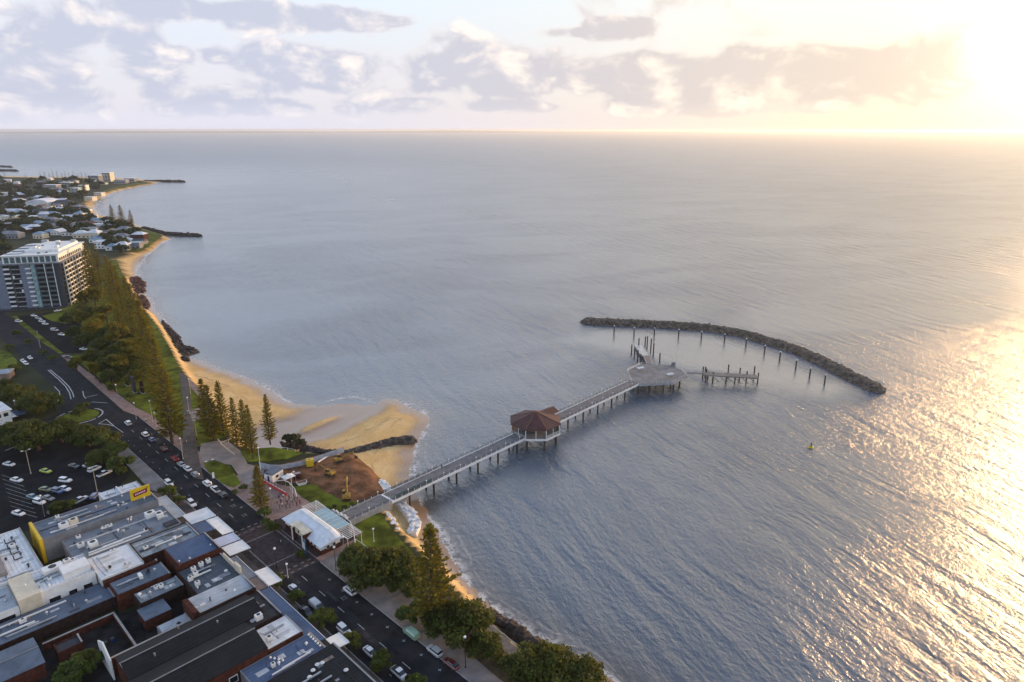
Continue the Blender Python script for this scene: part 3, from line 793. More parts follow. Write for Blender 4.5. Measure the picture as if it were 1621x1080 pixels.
rock_wall('far_breakwater', 'farther of two dark breakwaters at the far left', [G(u, v, 1) for u, v in [(-30, 263.5), (0, 264), (18, 265)]], 6.0, 4.0, 3, 200, M_ROCKD, 'breakwater', -.5, 9)
def rock_patch(label, px, size, top, m, seed, z=.3, name='rock_shelf'):
    rs = random.Random(seed); P = [Vector(G(u, v, z)) for u, v in px]; pl = [(p.x, p.y) for p in P]
    x0, x1 = min(p.x for p in P), max(p.x for p in P); y0, y1 = min(p.y for p in P), max(p.y for p in P)
    root = thing(name, label, 'rocks', (sum(p.x for p in P) / len(P), sum(p.y for p in P) / len(P), z)); o = root.location
    b = MB(); c = 0; n = int((x1 - x0) * (y1 - y0) / (size * size) * 1.1)
    base = MB(); base.prism([(p.x - o.x, p.y - o.y) for p in P], -.8, top * .35); base.obj('ledge', m, root)
    for _ in range(min(n, 900)):
        p = (rs.uniform(x0, x1), rs.uniform(y0, y1))
        if inside(np.array([p]), pl)[0]: rock_mesh(b, (p[0] - o.x, p[1] - o.y, rs.uniform(-.1, .6) * top), size * rs.uniform(.6, 1.5), rs)
    stuff(b.obj('loose_rocks', m, root)); return root
rock_patch('dark reddish rock shelf at the water beside the northern park beach', [(256, 505), (270, 520), (281, 532), (292, 548), (312, 553), (316, 557), (300, 562), (284, 563), (272, 548), (262, 530)], 1.2, .3, M_ROCKD, 21)
rock_patch('red rock ledge upper of two on the far beach', [(206, 440), (218, 439), (228, 447), (229, 462), (216, 466), (207, 458)], 1.4, .25, M_ROCKR, 22)
rock_patch('red rock ledge lower of two on the far beach', [(208, 468), (224, 468), (236, 480), (234, 492), (220, 488)], 1.4, .25, M_ROCKR, 23)
rock_patch('small dark rocks at the corner of the park beach', [(287, 566), (297, 566), (300, 571), (290, 571)], 1.2, .5, M_ROCKD, 24, .8)
rock_patch('dark boulders at the lagoon edge below the round lawn', [(446, 702), (470, 700), (484, 704), (470, 709), (450, 708)], 1.1, .8, M_ROCKD, 25, 1.5)

# ------------------------------------------------------------------ jetty (its own frame: x along the deck out to sea, y across)
J0 = Vector((-53.2, 183.6, 0)); J1 = Vector((57.6, 303.6, 0))
JD = (J1 - J0).normalized(); JA = math.atan2(JD.y, JD.x); JL = (J1 - J0).length
DZ = 5.5
jetty = thing('jetty', 'long grey timber jetty on paired piles running out to sea', 'jetty', J0, JA)
def jloc(p): q = Vector(p) - J0; return q.x * math.cos(JA) + q.y * math.sin(JA), -q.x * math.sin(JA) + q.y * math.cos(JA)
PX, PY = jloc(G(854, 681, DZ))                             # pavilion centre along the deck
W2 = 2.9
deck = MB(); deck.box(0, PX - 9.3, -W2, W2, DZ - .35, DZ); deck.obj('deck', M_DECK, jetty)
deck = MB(); deck.box(PX + 9.3, JL + 2, -W2, W2, DZ - .35, DZ); deck.obj('deck', M_DECK, jetty)
for y in (-W2 - .12, W2 + .12):                            # edge beams
    for a, b_ in ((0, PX - 9.0), (PX + 9.0, JL)):
        b = MB(); b.box(a, b_, y - .12, y + .12, DZ - .75, DZ + .06); b.obj('edge_beam', M_WHITE, jetty)
        b = MB(); b.box(a, b_, y - .05, y + .05, DZ + 1.0, DZ + 1.1); b.box(a, b_, y - .03, y + .03, DZ + .55, DZ + .60); b.obj('handrail', M_DARK, jetty)
rail_me = MB().box(-.06, .06, -.06, .06, 0, 1.12).mesh('rail_post', M_WHITE)
lampm = MB(); lampm.tube((0, 0, 0), (0, 0, 1.5), .07, .06, 6); lampm.box(-.16, .16, -.16, .16, 1.5, 1.85); lamp_me = lampm.mesh('bollard_light', M_WHITE)
x = 1.5; k = 0
while x < JL:
    if not (PX - 9.5 < x < PX + 9.5):
        for y in (-W2 - .1, W2 + .1):
            link('bollard_light' if k % 3 == 0 else 'rail_post', lamp_me if k % 3 == 0 else rail_me, jetty, (x, y, DZ))
    x += 2.6; k += 1
pile_me = MB().tube((0, 0, -3), (0, 0, DZ - .35), .34, .34, 8).mesh('pile', M_PILE)
cross_me = MB().box(-.22, .22, -W2 - .1, W2 + .1, DZ - 1.15, DZ - .7).mesh('crosshead', M_TIMBER)
x = 26.0
while x < JL:
    if not (PX - 10 < x < PX + 10):
        for y in (-2.1, 2.1): link('pile', pile_me, jetty, (x, y, 0))
        link('crosshead', cross_me, jetty, (x, 0, 0))
    x += 10.6
# glazed side screens near the shore and the landing threshold
b = MB()
for k in range(7): b.box(20 + k * 2.2, 22.0 + k * 2.2, -W2 + .15, -W2 + .20, DZ + .1, DZ + 1.7)
b.obj('glass_screen', M_GLASSG, jetty)
b = MB(); b.box(18.2, 18.9, -W2, W2, DZ + .004, DZ + .12); b.obj('threshold', M_WHITE, jetty)
b = MB(); b.box(24, 45, W2 + .5, W2 + 2.6, DZ - .9, DZ - .6)
for k in range(6): b.tube((24.5 + k * 4, W2 + 2.5, DZ - .7), (24.5 + k * 4, W2 + 2.5, DZ + .4), .06)
b.obj('side_landing', M_TIMBER, jetty)
b = MB(); b.box(-2.0, 18, W2 + .0, W2 + .5, 3.0, DZ + .3); b.box(-2.0, 18, -W2 - .5, -W2, 3.0, DZ + .3); b.obj('abutment_wall', M_KERB, jetty)

# pavilion on the jetty
pav = thing('jetty_pavilion', 'octagonal pavilion with dark red hipped roof standing on the jetty', 'pavilion', J0 + Vector((math.cos(JA) * PX - math.sin(JA) * PY * 0, math.sin(JA) * PX, 0)), 0)
PR = 10.4
octo = lambda r, z, n=8, ph=22.5: [(r * math.cos(R(ph + i * 360 / n)), r * math.sin(R(ph + i * 360 / n)), z) for i in range(n)]
b = MB(); b.loft([octo(PR - .1, DZ - .5), octo(PR - .1, DZ + .02)]); b.obj('floor', M_DECK, pav)
b = MB()
o8 = octo(PR, 0)
for i in range(8):
    p, q = o8[i], o8[(i + 1) % 8]
    b.loft([[(p[0], p[1], DZ - .85), (q[0], q[1], DZ - .85), (q[0], q[1], DZ - .1), (p[0], p[1], DZ - .1)], [(p[0] * 1.025, p[1] * 1.025, DZ - .85), (q[0] * 1.025, q[1] * 1.025, DZ - .85), (q[0] * 1.025, q[1] * 1.025, DZ - .1), (p[0] * 1.025, p[1] * 1.025, DZ - .1)]])
b.obj('fascia', M_WHITE, pav)
M_PROOF = mat('pavilion_roof', (.070, .026, .024), .65, var=.18, vscale=.4, stain=.3)
EZ = DZ + 3.7; AZ = EZ + 3.7
e8 = octo(PR + .35, EZ); ap = (0, 0, AZ)
for i in range(8):
    b = MB(); p, q = e8[i], e8[(i + 1) % 8]
    m1 = (0.12 * p[0], 0.12 * p[1], AZ - .45); m2 = (0.12 * q[0], 0.12 * q[1], AZ - .45)
    b.poly([p, q, ap]); lp = [(a, c, z - .22) for a, c, z in (p, q, ap)]; b.poly(lp[::-1]); b.quad(p, lp[0], lp[1], q)
    b.obj('roof_panel', M_PROOF, pav)
    hp = MB(); hp.tube(p, ap, .13, .13, 5); hp.obj('ridge_cap', mat('ridge_cap', (.13, .05, .042), .5), pav)
    c = MB(); mid = ((o8[i][0] + o8[(i + 1) % 8][0]) / 2, (o8[i][1] + o8[(i + 1) % 8][1]) / 2)
    c.box(o8[i][0] - .14, o8[i][0] + .14, o8[i][1] - .14, o8[i][1] + .14, DZ, EZ + .1); c.obj('post', M_WHITE, pav)
    c = MB(); c.box(mid[0] - .11, mid[0] + .11, mid[1] - .11, mid[1] + .11, DZ, EZ - .05); c.obj('post', M_WHITE, pav)
    bl = MB(); bl.tube((o8[i][0], o8[i][1], DZ + 1.0), (o8[(i + 1) % 8][0], o8[(i + 1) % 8][1], DZ + 1.0), .07, .07, 5)
    if i not in (1, 5): bl.loft([[(o8[i][0] * .99, o8[i][1] * .99, DZ), (o8[(i + 1) % 8][0] * .99, o8[(i + 1) % 8][1] * .99, DZ), (o8[(i + 1) % 8][0] * .99, o8[(i + 1) % 8][1] * .99, DZ + .85), (o8[i][0] * .99, o8[i][1] * .99, DZ + .85)], [(o8[i][0] * .98, o8[i][1] * .98, DZ), (o8[(i + 1) % 8][0] * .98, o8[(i + 1) % 8][1] * .98, DZ), (o8[(i + 1) % 8][0] * .98, o8[(i + 1) % 8][1] * .98, DZ + .85), (o8[i][0] * .98, o8[i][1] * .98, DZ + .85)]]).obj('balustrade', M_WHITE if i % 2 else M_STEEL, pav)
    pl = MB(); pl.tube((o8[i][0] * .86, o8[i][1] * .86, -3), (o8[i][0] * .86, o8[i][1] * .86, DZ - .5), .36, .36, 8); pl.obj('pile', M_PILE, pav)
b = MB(); b.loft([octo(3.4, DZ, 8), octo(3.4, EZ + .3, 8)]); b.obj('kiosk', mat('kiosk_render', (.30, .21, .16), .8), pav)
gab = MB(); a_ = JA                                         # entrance gable on the seaward side
def gl(x, y, z): return (x * math.cos(a_) - y * math.sin(a_), x * math.sin(a_) + y * math.cos(a_), z)
gab.add([gl(4.5, -3, EZ + 1.0), gl(11.6, -3, EZ + 1.0), gl(11.6, 3, EZ + 1.0), gl(4.5, 3, EZ + 1.0), gl(3.0, 0, EZ + 2.5), gl(11.2, 0, EZ + 2.5)], [(0, 1, 5, 4), (2, 3, 4, 5), (1, 2, 5), (0, 3, 2, 1)])
gab.obj('gable', M_PROOF, pav)

# end platform of the jetty
plat_px = [(993, 587), (1015, 576.5), (1064, 578), (1079.5, 586), (1087.5, 595), (1066, 606), (1013, 608.6), (999, 604.6)]
PP = [Vector(G(u, v, DZ)) for u, v in plat_px]; pc = sum(PP, Vector()) / len(PP); pc.z = 0
plat = thing('jetty_platform', 'broad polygonal timber platform at the seaward end of the jetty', 'platform', pc)
PL = [(p.x - pc.x, p.y - pc.y) for p in PP]
b = MB(); b.prism(PL, DZ - .5, DZ + .03); b.obj('deck', mat('platform_deck', (.20, .20, .205), .85, var=.15, vscale=.25, stain=.3), plat)
def ringoff(k): return [(x * k, y * k) for x, y in PL]
b = MB(); n_ = len(PL)
for i in range(n_):
    p, q = PL[i], PL[(i + 1) % n_]
    b.loft([[(p[0], p[1], DZ - .9), (q[0], q[1], DZ - .9), (q[0], q[1], DZ - .05), (p[0], p[1], DZ - .05)], [(p[0] * 1.02, p[1] * 1.02, DZ - .9), (q[0] * 1.02, q[1] * 1.02, DZ - .9), (q[0] * 1.02, q[1] * 1.02, DZ - .05), (p[0] * 1.02, p[1] * 1.02, DZ - .05)]])
b.obj('fascia', M_STEEL, plat)
b = MB()
for i in range(n_):
    p, q = PL[i], PL[(i + 1) % n_]
    if i == 6: continue
    for z in (DZ + .55, DZ + 1.08): b.tube((p[0] * .985, p[1] * .985, z), (q[0] * .985, q[1] * .985, z), .06, .06, 5)
b.obj('handrail', M_STEEL, plat)
for i in range(n_):
    p, q = Vector(PL[i]), Vector(PL[(i + 1) % n_]); L = (q - p).length; k = max(2, int(L / 2.4))
    for j in range(k):
        if i == 6: continue
        c_ = p.lerp(q, j / k) * .985; link('rail_post', rail_me, plat, (c_.x, c_.y, DZ + .02))
    for j in range(max(1, int(L / 6))):
        c_ = p.lerp(q, (j + .5) / max(1, int(L / 6))) * .86; link('pile', pile_me, plat, (c_.x, c_.y, 0))
for kx, ky in ((0, 0), (4, 5), (-6, 4), (6, -5), (-4, -5)): link('pile', pile_me, plat, (kx, ky, 0))
def shelter(u, v, label):
    t = thing('seat_shelter', label, 'shelter', Vector(G(u, v, DZ)) + Vector((0, 0, .04)), .4, 'shelters on the jetty platform')
    for sx in (-1.1, 1.1):
        c = MB(); c.tube((sx, 0, 0), (sx, 0, 1.9), .06, .06, 5); c.obj('post', M_STEEL, t)
    c = MB(); c.add([(-1.7, -1.2, 1.9), (1.7, -1.2, 1.9), (1.7, 1.2, 1.9), (-1.7, 1.2, 1.9), (-1.5, 0, 2.4), (1.5, 0, 2.4)], [(0, 1, 5, 4), (2, 3, 4, 5), (0, 4, 3), (1, 2, 5), (3, 2, 1, 0)]); c.obj('roof', M_WHITE, t)
    c = MB(); c.box(-1.0, 1.0, -.25, .25, .4, .5); c.obj('seat', M_TIMBER, t)
shelter(1013, 588, 'small white-roofed seat on the left of the jetty platform')
shelter(1060, 598, 'small white-roofed seat on the right of the jetty platform')
t = thing('equipment_cabinet', 'grey cabinet with two tall aerials on the platform edge', 'cabinet', Vector(G(1066, 579, DZ)) + Vector((0, 0, .04)))
MB().box(-.9, .9, -.6, .6, 0, 1.7).obj('box', M_GREY, t)
for sx in (-.7, 1.2): c = MB(); c.tube((sx, 0, 1.7), (sx, 0, 7), .06, .03, 5); c.obj('aerial', M_STEEL, t)

# landing stages
def piles(parent, pts, org, top0=4.5, top1=7.5, seed=1):
    rs = random.Random(seed)
    for u, v in pts:
        p = Vector(G(u, v, 0)) - org; c = MB(); h = rs.uniform(top0, top1)
        c.tube((p.x, p.y, -3), (p.x, p.y, h), .36, .34, 8); c.obj('pile', M_PILE, parent)
n0 = Vector(G(1024, 573, DZ)); n0.z = 0
north = thing('landing_stage', 'landing stage with gangway and tall piles left of the jetty platform', 'landing', n0)
g0 = Vector(G(1028, 576, DZ)) - n0; g1 = Vector(G(1022, 563, 2)) - n0; g2 = Vector(G(1010, 546, 1.2)) - n0
dd = (g2 - g1); dd.z = 0; dd.normalize(); qq = Vector((-dd.y, dd.x, 0))
def ramp(parent, a, b_, w_, name, m, th=.25):
    d = (b_ - a).copy(); d.z = 0; d.normalize(); q = Vector((-d.y, d.x, 0)) * w_ / 2
    lo = Vector((0, 0, -th)); c = MB()
    c.loft([[tuple(a - q + lo), tuple(a + q + lo), tuple(a + q), tuple(a - q)], [tuple(b_ - q + lo), tuple(b_ + q + lo), tuple(b_ + q), tuple(b_ - q)]]); c.obj(name, m, parent)
    c = MB()
    for s_ in (-1, 1):
        for z in (.5, 1.05): c.tube(a + q * s_ + Vector((0, 0, z)), b_ + q * s_ + Vector((0, 0, z)), .05, .05, 5)
        for k in range(7): p = a.lerp(b_, k / 6) + q * s_; c.tube(p, p + Vector((0, 0, 1.05)), .045, .045, 4)
    c.obj('handrail', M_STEEL, parent)
ramp(north, g0 + Vector((0, 0, 0)), g1, 3.2, 'gangway', M_DECK)
ramp(north, g1, g2, 4.6, 'pontoon', M_STEEL, .9)
piles(north, [(999.5, 561), (1004, 567), (1009, 572), (1014, 576), (1011, 549), (1021, 549), (1024, 553), (1030, 556), (1034, 563), (1044, 575)], n0, 5, 8, 4)
e0 = Vector(G(1086, 590, DZ)); e0.z = 0
east = thing('landing_stage', 'low timber landing stage with braced piles right of the jetty platform', 'landing', e0)
h0 = Vector(G(1084, 590, DZ)) - e0; h1 = Vector(G(1114, 591, DZ - .6)) - e0; h2 = Vector(G(1198, 596, DZ - 1.2)) - e0
ramp(east, h0, h1, 2.0, 'gangway', M_DECK); ramp(east, h1, h2, 5.0, 'landing_deck', M_TIMBER, .5)
c = MB(); c.box(0, .01, 0, .01, 0, .01); 
piles(east, [(1112, 600), (1117, 604), (1128, 606), (1149, 606), (1163, 606), (1181, 606), (1199, 607), (1152, 596), (1116, 596), (1193, 599), (1120, 602), (1170, 602)], e0, 4, 7.2, 6)
dE = (h2 - h1); 
for k in range(6):
    a = h1.lerp(h2, .15 + k * .14) + Vector((0, 0, -.6)); c = MB(); c.tube(a + Vector((0, -2, 0)), a + Vector((3.4, -2, -3.2)), .16, .16, 5); c.obj('brace', M_TIMBER, east)

# mooring posts inside the breakwater
posts = [(972, 528), (1003.5, 531), (1035.5, 531.5), (1074, 534), (1110, 537.5), (1146.5, 541.5), (1180.5, 549), (1210, 560), (1234, 570.5), (1259.5, 584), (1281.5, 597), (1305, 608)]
post_me = MB().tube((0, 0, -3), (0, 0, 4.7), .38, .36, 10).mesh('shaft', M_PILE); cp = MB(); cp.tube((0, 0, 4.7), (0, 0, 5.1), .42, .30, 10); cap_me = cp.mesh('cap', M_WHITE)
for i, (u, v) in enumerate(posts):
    p = Vector(G(u, v, 0))
    t = thing('mooring_post', FIRST[i] + ' white-capped mooring post from the left inside the breakwater', 'post', p, 0, 'mooring posts inside the breakwater')
    link('shaft', post_me, t); link('cap', cap_me, t)
bu = thing('buoy', 'small yellow marker buoy alone on the open water', 'buoy', G(1283.5, 709, 0))
c = MB(); c.loft([octo(.35, -.5), octo(.95, -.1), octo(1.0, .35), octo(.6, .7)]); c.obj('float', mat('buoy_yellow', (.55, .40, .02), .6), bu)
c = MB(); c.tube((0, 0, .7), (0, 0, 2.0), .28, .14, 8); c.box(-.3, .3, -.04, .04, 1.7, 2.2); c.obj('topmark', M_BLACK, bu)

# ------------------------------------------------------------------ trees
def pine_meshes(h, seed, tiers=24, quads=10):
    """Norfolk pine: straight trunk, level whorls of fronds that shorten to a pointed top"""
    rs = random.Random(seed); tr = MB(); n = 9; prev = None
    for i in range(n):
        t = i / (n - 1); r = h * .017 * (1 - t) + .03; ring = [(r * math.cos(k * 1.0472) , r * math.sin(k * 1.0472), t * h * .985) for k in range(6)]
        if prev: tr.loft([prev, ring], cap=False)
        prev = ring
    lf = MB(); R0 = h * rs.uniform(.20, .24); start = rs.uniform(.08, .14); zz = start * h; lean = rs.uniform(0, 6.28)
    bias = [rs.uniform(.82, 1.15) for _ in range(9)]
    while zz < h * .985:
        t = (zz / h - start) / (1 - start)
        rad = R0 * (1 - t) ** .72 * rs.uniform(.8, 1.1) * min(1, .72 + t * 2.2) + .18
        nb = 7 if t < .55 else 6; ph = rs.uniform(0, 6.28)
        for b in range(nb):
            a = ph + b * 2 * math.pi / nb + rs.uniform(-.18, .18); L = rad * rs.uniform(.72, 1.12) * bias[int((a % 6.283) / 6.284 * 9)]
            if rs.random() < .07: continue
            rise = rs.uniform(-.02, .14) + t * .35
            ca, sa = math.cos(a), math.sin(a)
            tr.tube((0, 0, zz), (ca * L * .55, sa * L * .55, zz + rise * L * .4), h * .0028, h * .0014, 3, False)
            k = max(3, int(quads * L / R0) + 1)
            for j in range(k):
                f = .22 + .78 * (j + rs.random() * .7) / k
                r_ = L * f; z = zz + rise * r_ * f * 1.1 + rs.uniform(-.10, .10) * (h / 24)
                cx, cy = ca * r_, sa * r_
                for sd in (-1, 1):
                    fl = (h * .016 + .38 * L * (1 - f) * .35) * rs.uniform(.75, 1.3); wd = h * .0085 * rs.uniform(.8, 1.5)
                    aa = a + sd * rs.uniform(.45, 1.0); dx, dy = math.cos(aa) * fl, math.sin(aa) * fl; up = rs.uniform(.12, .6) * fl
                    qx, qy = -math.sin(aa) * wd, math.cos(aa) * wd; tw = rs.uniform(-.7, .7) * wd
                    lf.quad((cx - qx, cy - qy, z - tw), (cx + qx, cy + qy, z + tw), (cx + dx + qx * .5, cy + dy + qy * .5, z + up + tw), (cx + dx - qx * .5, cy + dy - qy * .5, z + up - tw))
        zz += h / tiers * rs.uniform(.75, 1.2) * (1.12 - .45 * t)
    for j in range(14):
        a = rs.uniform(0, 6.28); z = h * rs.uniform(.93, 1.0); l = h * .022
        lf.quad((0, 0, z - l), (.1, 0, z - l), (math.cos(a) * l, math.sin(a) * l, z + l), (math.cos(a) * l - .1, math.sin(a) * l, z + l))
    return tr.mesh('pine_trunk', M_BARK), lf.mesh('pine_crown', L_PINE)
PINES = [pine_meshes(24, 40 + i, 25, 11) for i in range(4)]
PINES_LO = [pine_meshes(24, 60 + i, 15, 5) for i in range(2)]

def leafy_meshes(seed, leaves, size, lm, lobes=16, flat=.85, spread=1.0, trunk=.22):
    """broad-leaved tree, crown radius 1 about a centre 1.25 above the ground"""
    rs = random.Random(seed); tr = MB(); top = Vector((rs.uniform(-.08, .08), rs.uniform(-.08, .08), trunk))
    tr.tube((0, 0, -.02), top, .085, .055, 7)
    lf = MB(); cs = []
    for i in range(lobes):
        a = i * 2.399 + rs.uniform(-.4, .4); f = math.sqrt((i + .6) / lobes); r = spread * .72 * f
        z = trunk + .15 + flat * (.72 * math.sqrt(max(0, 1 - f * f * .85)) + rs.uniform(-.22, .12))
        cs.append((Vector((math.cos(a) * r * rs.uniform(.8, 1.15), math.sin(a) * r * rs.uniform(.8, 1.15), z)), rs.uniform(.16, .40)))
        if i % 3 == 0: tr.tube(top, cs[-1][0], .035, .012, 5, False)
    wts = [c[1] ** 2 for c in cs]
    for _ in range(leaves):
        c, r = rs.choices(cs, wts)[0]
        d = Vector((rs.gauss(0, 1), rs.gauss(0, 1), rs.gauss(0, 1))).normalized(); k = rs.random() ** .38
        p = c + Vector((d.x * r, d.y * r, d.z * r * .72)) * k * rs.uniform(.9, 1.12)
        n = (d + Vector((rs.gauss(0, .6), rs.gauss(0, .6), rs.gauss(.35, .6)))).normalized()
        u = n.cross(Vector((rs.gauss(0, 1), rs.gauss(0, 1), rs.gauss(0, 1)))).normalized(); v = n.cross(u); s = size * rs.uniform(.6, 1.4)
        lf.quad(p - u * s, p - v * s * .55, p + u * s, p + v * s * .55)
    return tr.mesh('tree_trunk', M_BARK), lf.mesh('tree_crown', lm)
FIGS = [leafy_meshes(80 + i, 8000, .055, L_FIG, 26) for i in range(3)]
SHRUBS = [leafy_meshes(90 + i, 2600, .085, L_SHRUB, 12, .85) for i in range(3)]
DARKS = [leafy_meshes(100 + i, 900, .13, L_DARK, 12) for i in range(3)]
CASU = [leafy_meshes(110 + i, 4800, .060, L_PINE, 20, 1.35, .8, .5) for i in range(2)]
def tree(kind, p, sc, label, cat='tree', name='tree', group=None, rot=None, zs=1.0):
    tm, cm = kind
    t = thing(name, label, cat, p, rnd.uniform(0, 6.28) if rot is None else rot, group)
    t.scale = (sc, sc, sc * zs)
    link('trunk', tm, t); link('crown', cm, t)
    return t
def pine(u, v, vtop, label, group=None, z=LAND + .05, wide=1.0, lo=False):
    p = Vector(G(u, v, z)); h = height_to(p, vtop); ks = PINES_LO if lo else PINES
    t = tree(ks[rnd.randrange(len(ks))], p, h / 24 * wide, label, 'pine tree', 'norfolk_pine', group, None, 1 / wide)
    return t
# pines that stand apart
pine(428, 704, 624, 'slender Norfolk pine standing alone at the edge of the lagoon', wide=.85)
pine(401, 727, 641, 'short Norfolk pine rightmost of the three on the round lawn edge', wide=.9)
pine(391, 714, 632, 'thin Norfolk pine in the middle of the three by the round lawn', wide=.8)
pine(376, 708, 629, 'Norfolk pine leftmost of the three by the round lawn', wide=.85)
pine(355, 690, 603, 'narrow tall Norfolk pine between the sand and the park lawn', wide=.85)
pine(338, 697, 610, 'dense Norfolk pine in front of the narrow one on the park lawn', wide=1.15)
pine(329, 684, 600, 'tallest Norfolk pine of the trio beside the bitumen promenade', wide=1.0)
pine(273, 703, 578, 'broad Norfolk pine closest to the street beside the promenade', wide=1.15)
pine(414, 806, 737, 'young Norfolk pine on the paved plaza left of the jetty entrance', wide=1.15)
pine(686, 990, 832, 'big open-crowned Norfolk pine in the foreground garden by the beach', wide=1.2)
# belt of pines along the shore up to the tower: two staggered rows in the park
row = [(262, 660, 540), (252, 632, 520), (245, 610, 500), (262, 632, 538), (236, 585, 478), (250, 600, 510), (228, 560, 462), (240, 565, 492), (219, 540, 450), (230, 545, 478),
       (210, 522, 436), (196, 505, 424), (205, 500, 440), (186, 488, 412), (178, 474, 402), (170, 462, 394), (160, 452, 386), (168, 500, 420), (155, 478, 398), (148, 470, 378), (180, 520, 440), (192, 530, 452)]
row = [q for i, q in enumerate(row) if i not in (3, 5, 9, 12, 15, 17, 20)]
row.sort(key=lambda q: -q[1])
for i, (u, v, t_) in enumerate(row):
    lab = '%s Norfolk pine of the shore belt counted from the promenade end' % FIRST[i]
    pine(u, v, t_ + rnd.uniform(-8, 10), lab, 'Norfolk pines of the shore belt', wide=rnd.uniform(.78, 1.05))
# leafy trees of the park
park_trees = [(208, 590, 6.5), (182, 578, 7.0), (165, 560, 6.5), (196, 560, 6.0), (150, 575, 5.5), (176, 540, 6.5), (140, 548, 6.0), (158, 528, 6.0), (130, 520, 5.5), (146, 505, 6.0), (215, 615, 4.5), (178, 607, 5.0),
              (122, 590, 4.0), (128, 500, 5.0), (152, 600, 4.0), (200, 540, 5.5), (190, 598, 6.0), (172, 592, 6.0), (216, 570, 6.0), (150, 540, 6.5), (170, 515, 7.0), (138, 488, 6.0), (152, 485, 6.5), (186, 552, 7.0), (206, 575, 6.5), (222, 598, 5.5), (112, 512, 5.0), (120, 535, 5.0)]
park_trees.sort(key=lambda q: -q[1])
for i, (u, v, r_) in enumerate(park_trees):
    tree(rnd.choice(FIGS + CASU), G(u, v, LAND + .05), r_ * 1.15, '%s of the golden leafy park trees counted from the roundabout' % FIRST[i], 'tree', 'park_tree', 'leafy trees in the shore park')
tree(SHRUBS[0], G(206, 632, LAND + .1), 2.6, 'small dark shrub on the lawn below the memorial walls', 'shrub', 'shrub')
tree(SHRUBS[1], G(178, 620, LAND + .1), 3.2, 'round shrub left of the memorial walls', 'shrub', 'shrub')
# seaside garden by the street
for (u, v, r_, k, lab) in [(590, 925, 7.4, FIGS[0], 'large round fig beside the grey sea footpath right of the jetty building'), (562, 902, 5.0, FIGS[1], 'smaller fig against the jetty lawn, left of the large round fig'),
                           (625, 912, 6.2, FIGS[2], 'fig between the large round fig and the beach'), (738, 1015, 7.2, FIGS[0], 'dense fig right of the big foreground pine'),
                           (705, 1000, 6.2, FIGS[1], 'dark fig crowding the foot of the big foreground pine'), (870, 1085, 7.0, FIGS[2], 'fig at the bottom edge nearest the water'),
                           (835, 1082, 6.0, FIGS[0], 'fig at the bottom edge behind the timber deck'), (915, 1098, 6.0, FIGS[1], 'rightmost fig on the bottom edge of the shore'),
                           (655, 985, 4.0, SHRUBS[0], 'low leafy tree at the kerb below the big pine'), (640, 935, 5.0, FIGS[1], 'fig just inland of the big foreground pine'),
                           (768, 1040, 4.5, FIGS[2], 'fig between the dense fig and the timber deck')]:
    tree(k, G(u, v, LAND + .05), r_ * 1.08, lab, 'tree', 'fig_tree')
# street trees
for (u, v, r_, lab) in [(440, 925, 2.6, 'street tree at the corner of the raised crossing beside the white awning'), (468, 950, 2.4, 'street tree in front of the white car by the shops'),
                        (512, 990, 3.6, 'round dark street tree beside the parked white utility'), (560, 1022, 2.8, 'street tree between the white awning corner and the white sedan'),
                        (606, 1058, 3.2, 'street tree between the two white cars at the lower kerb'), (655, 1100, 3.4, 'street tree cut by the bottom edge'),
                        (268, 786, 3.2, 'street tree beside the yellow sign building'), (283, 797, 2.4, 'small street tree next to the white car below the yellow sign'),
                        (418, 818, 2.8, 'leafy tree on the plaza below the young pine'), (434, 842, 2.2, 'dark planting at the upper corner of the raised crossing'),
                        (424, 832, 2.0, 'dark shrub beside the plaza tree'), (477, 882, 1.8, 'low green planter beside the blue and white sign')]:
    tree(rnd.choice(SHRUBS), G(u, v, LAND + .1), r_, lab, 'tree', 'street_tree', 'street trees')
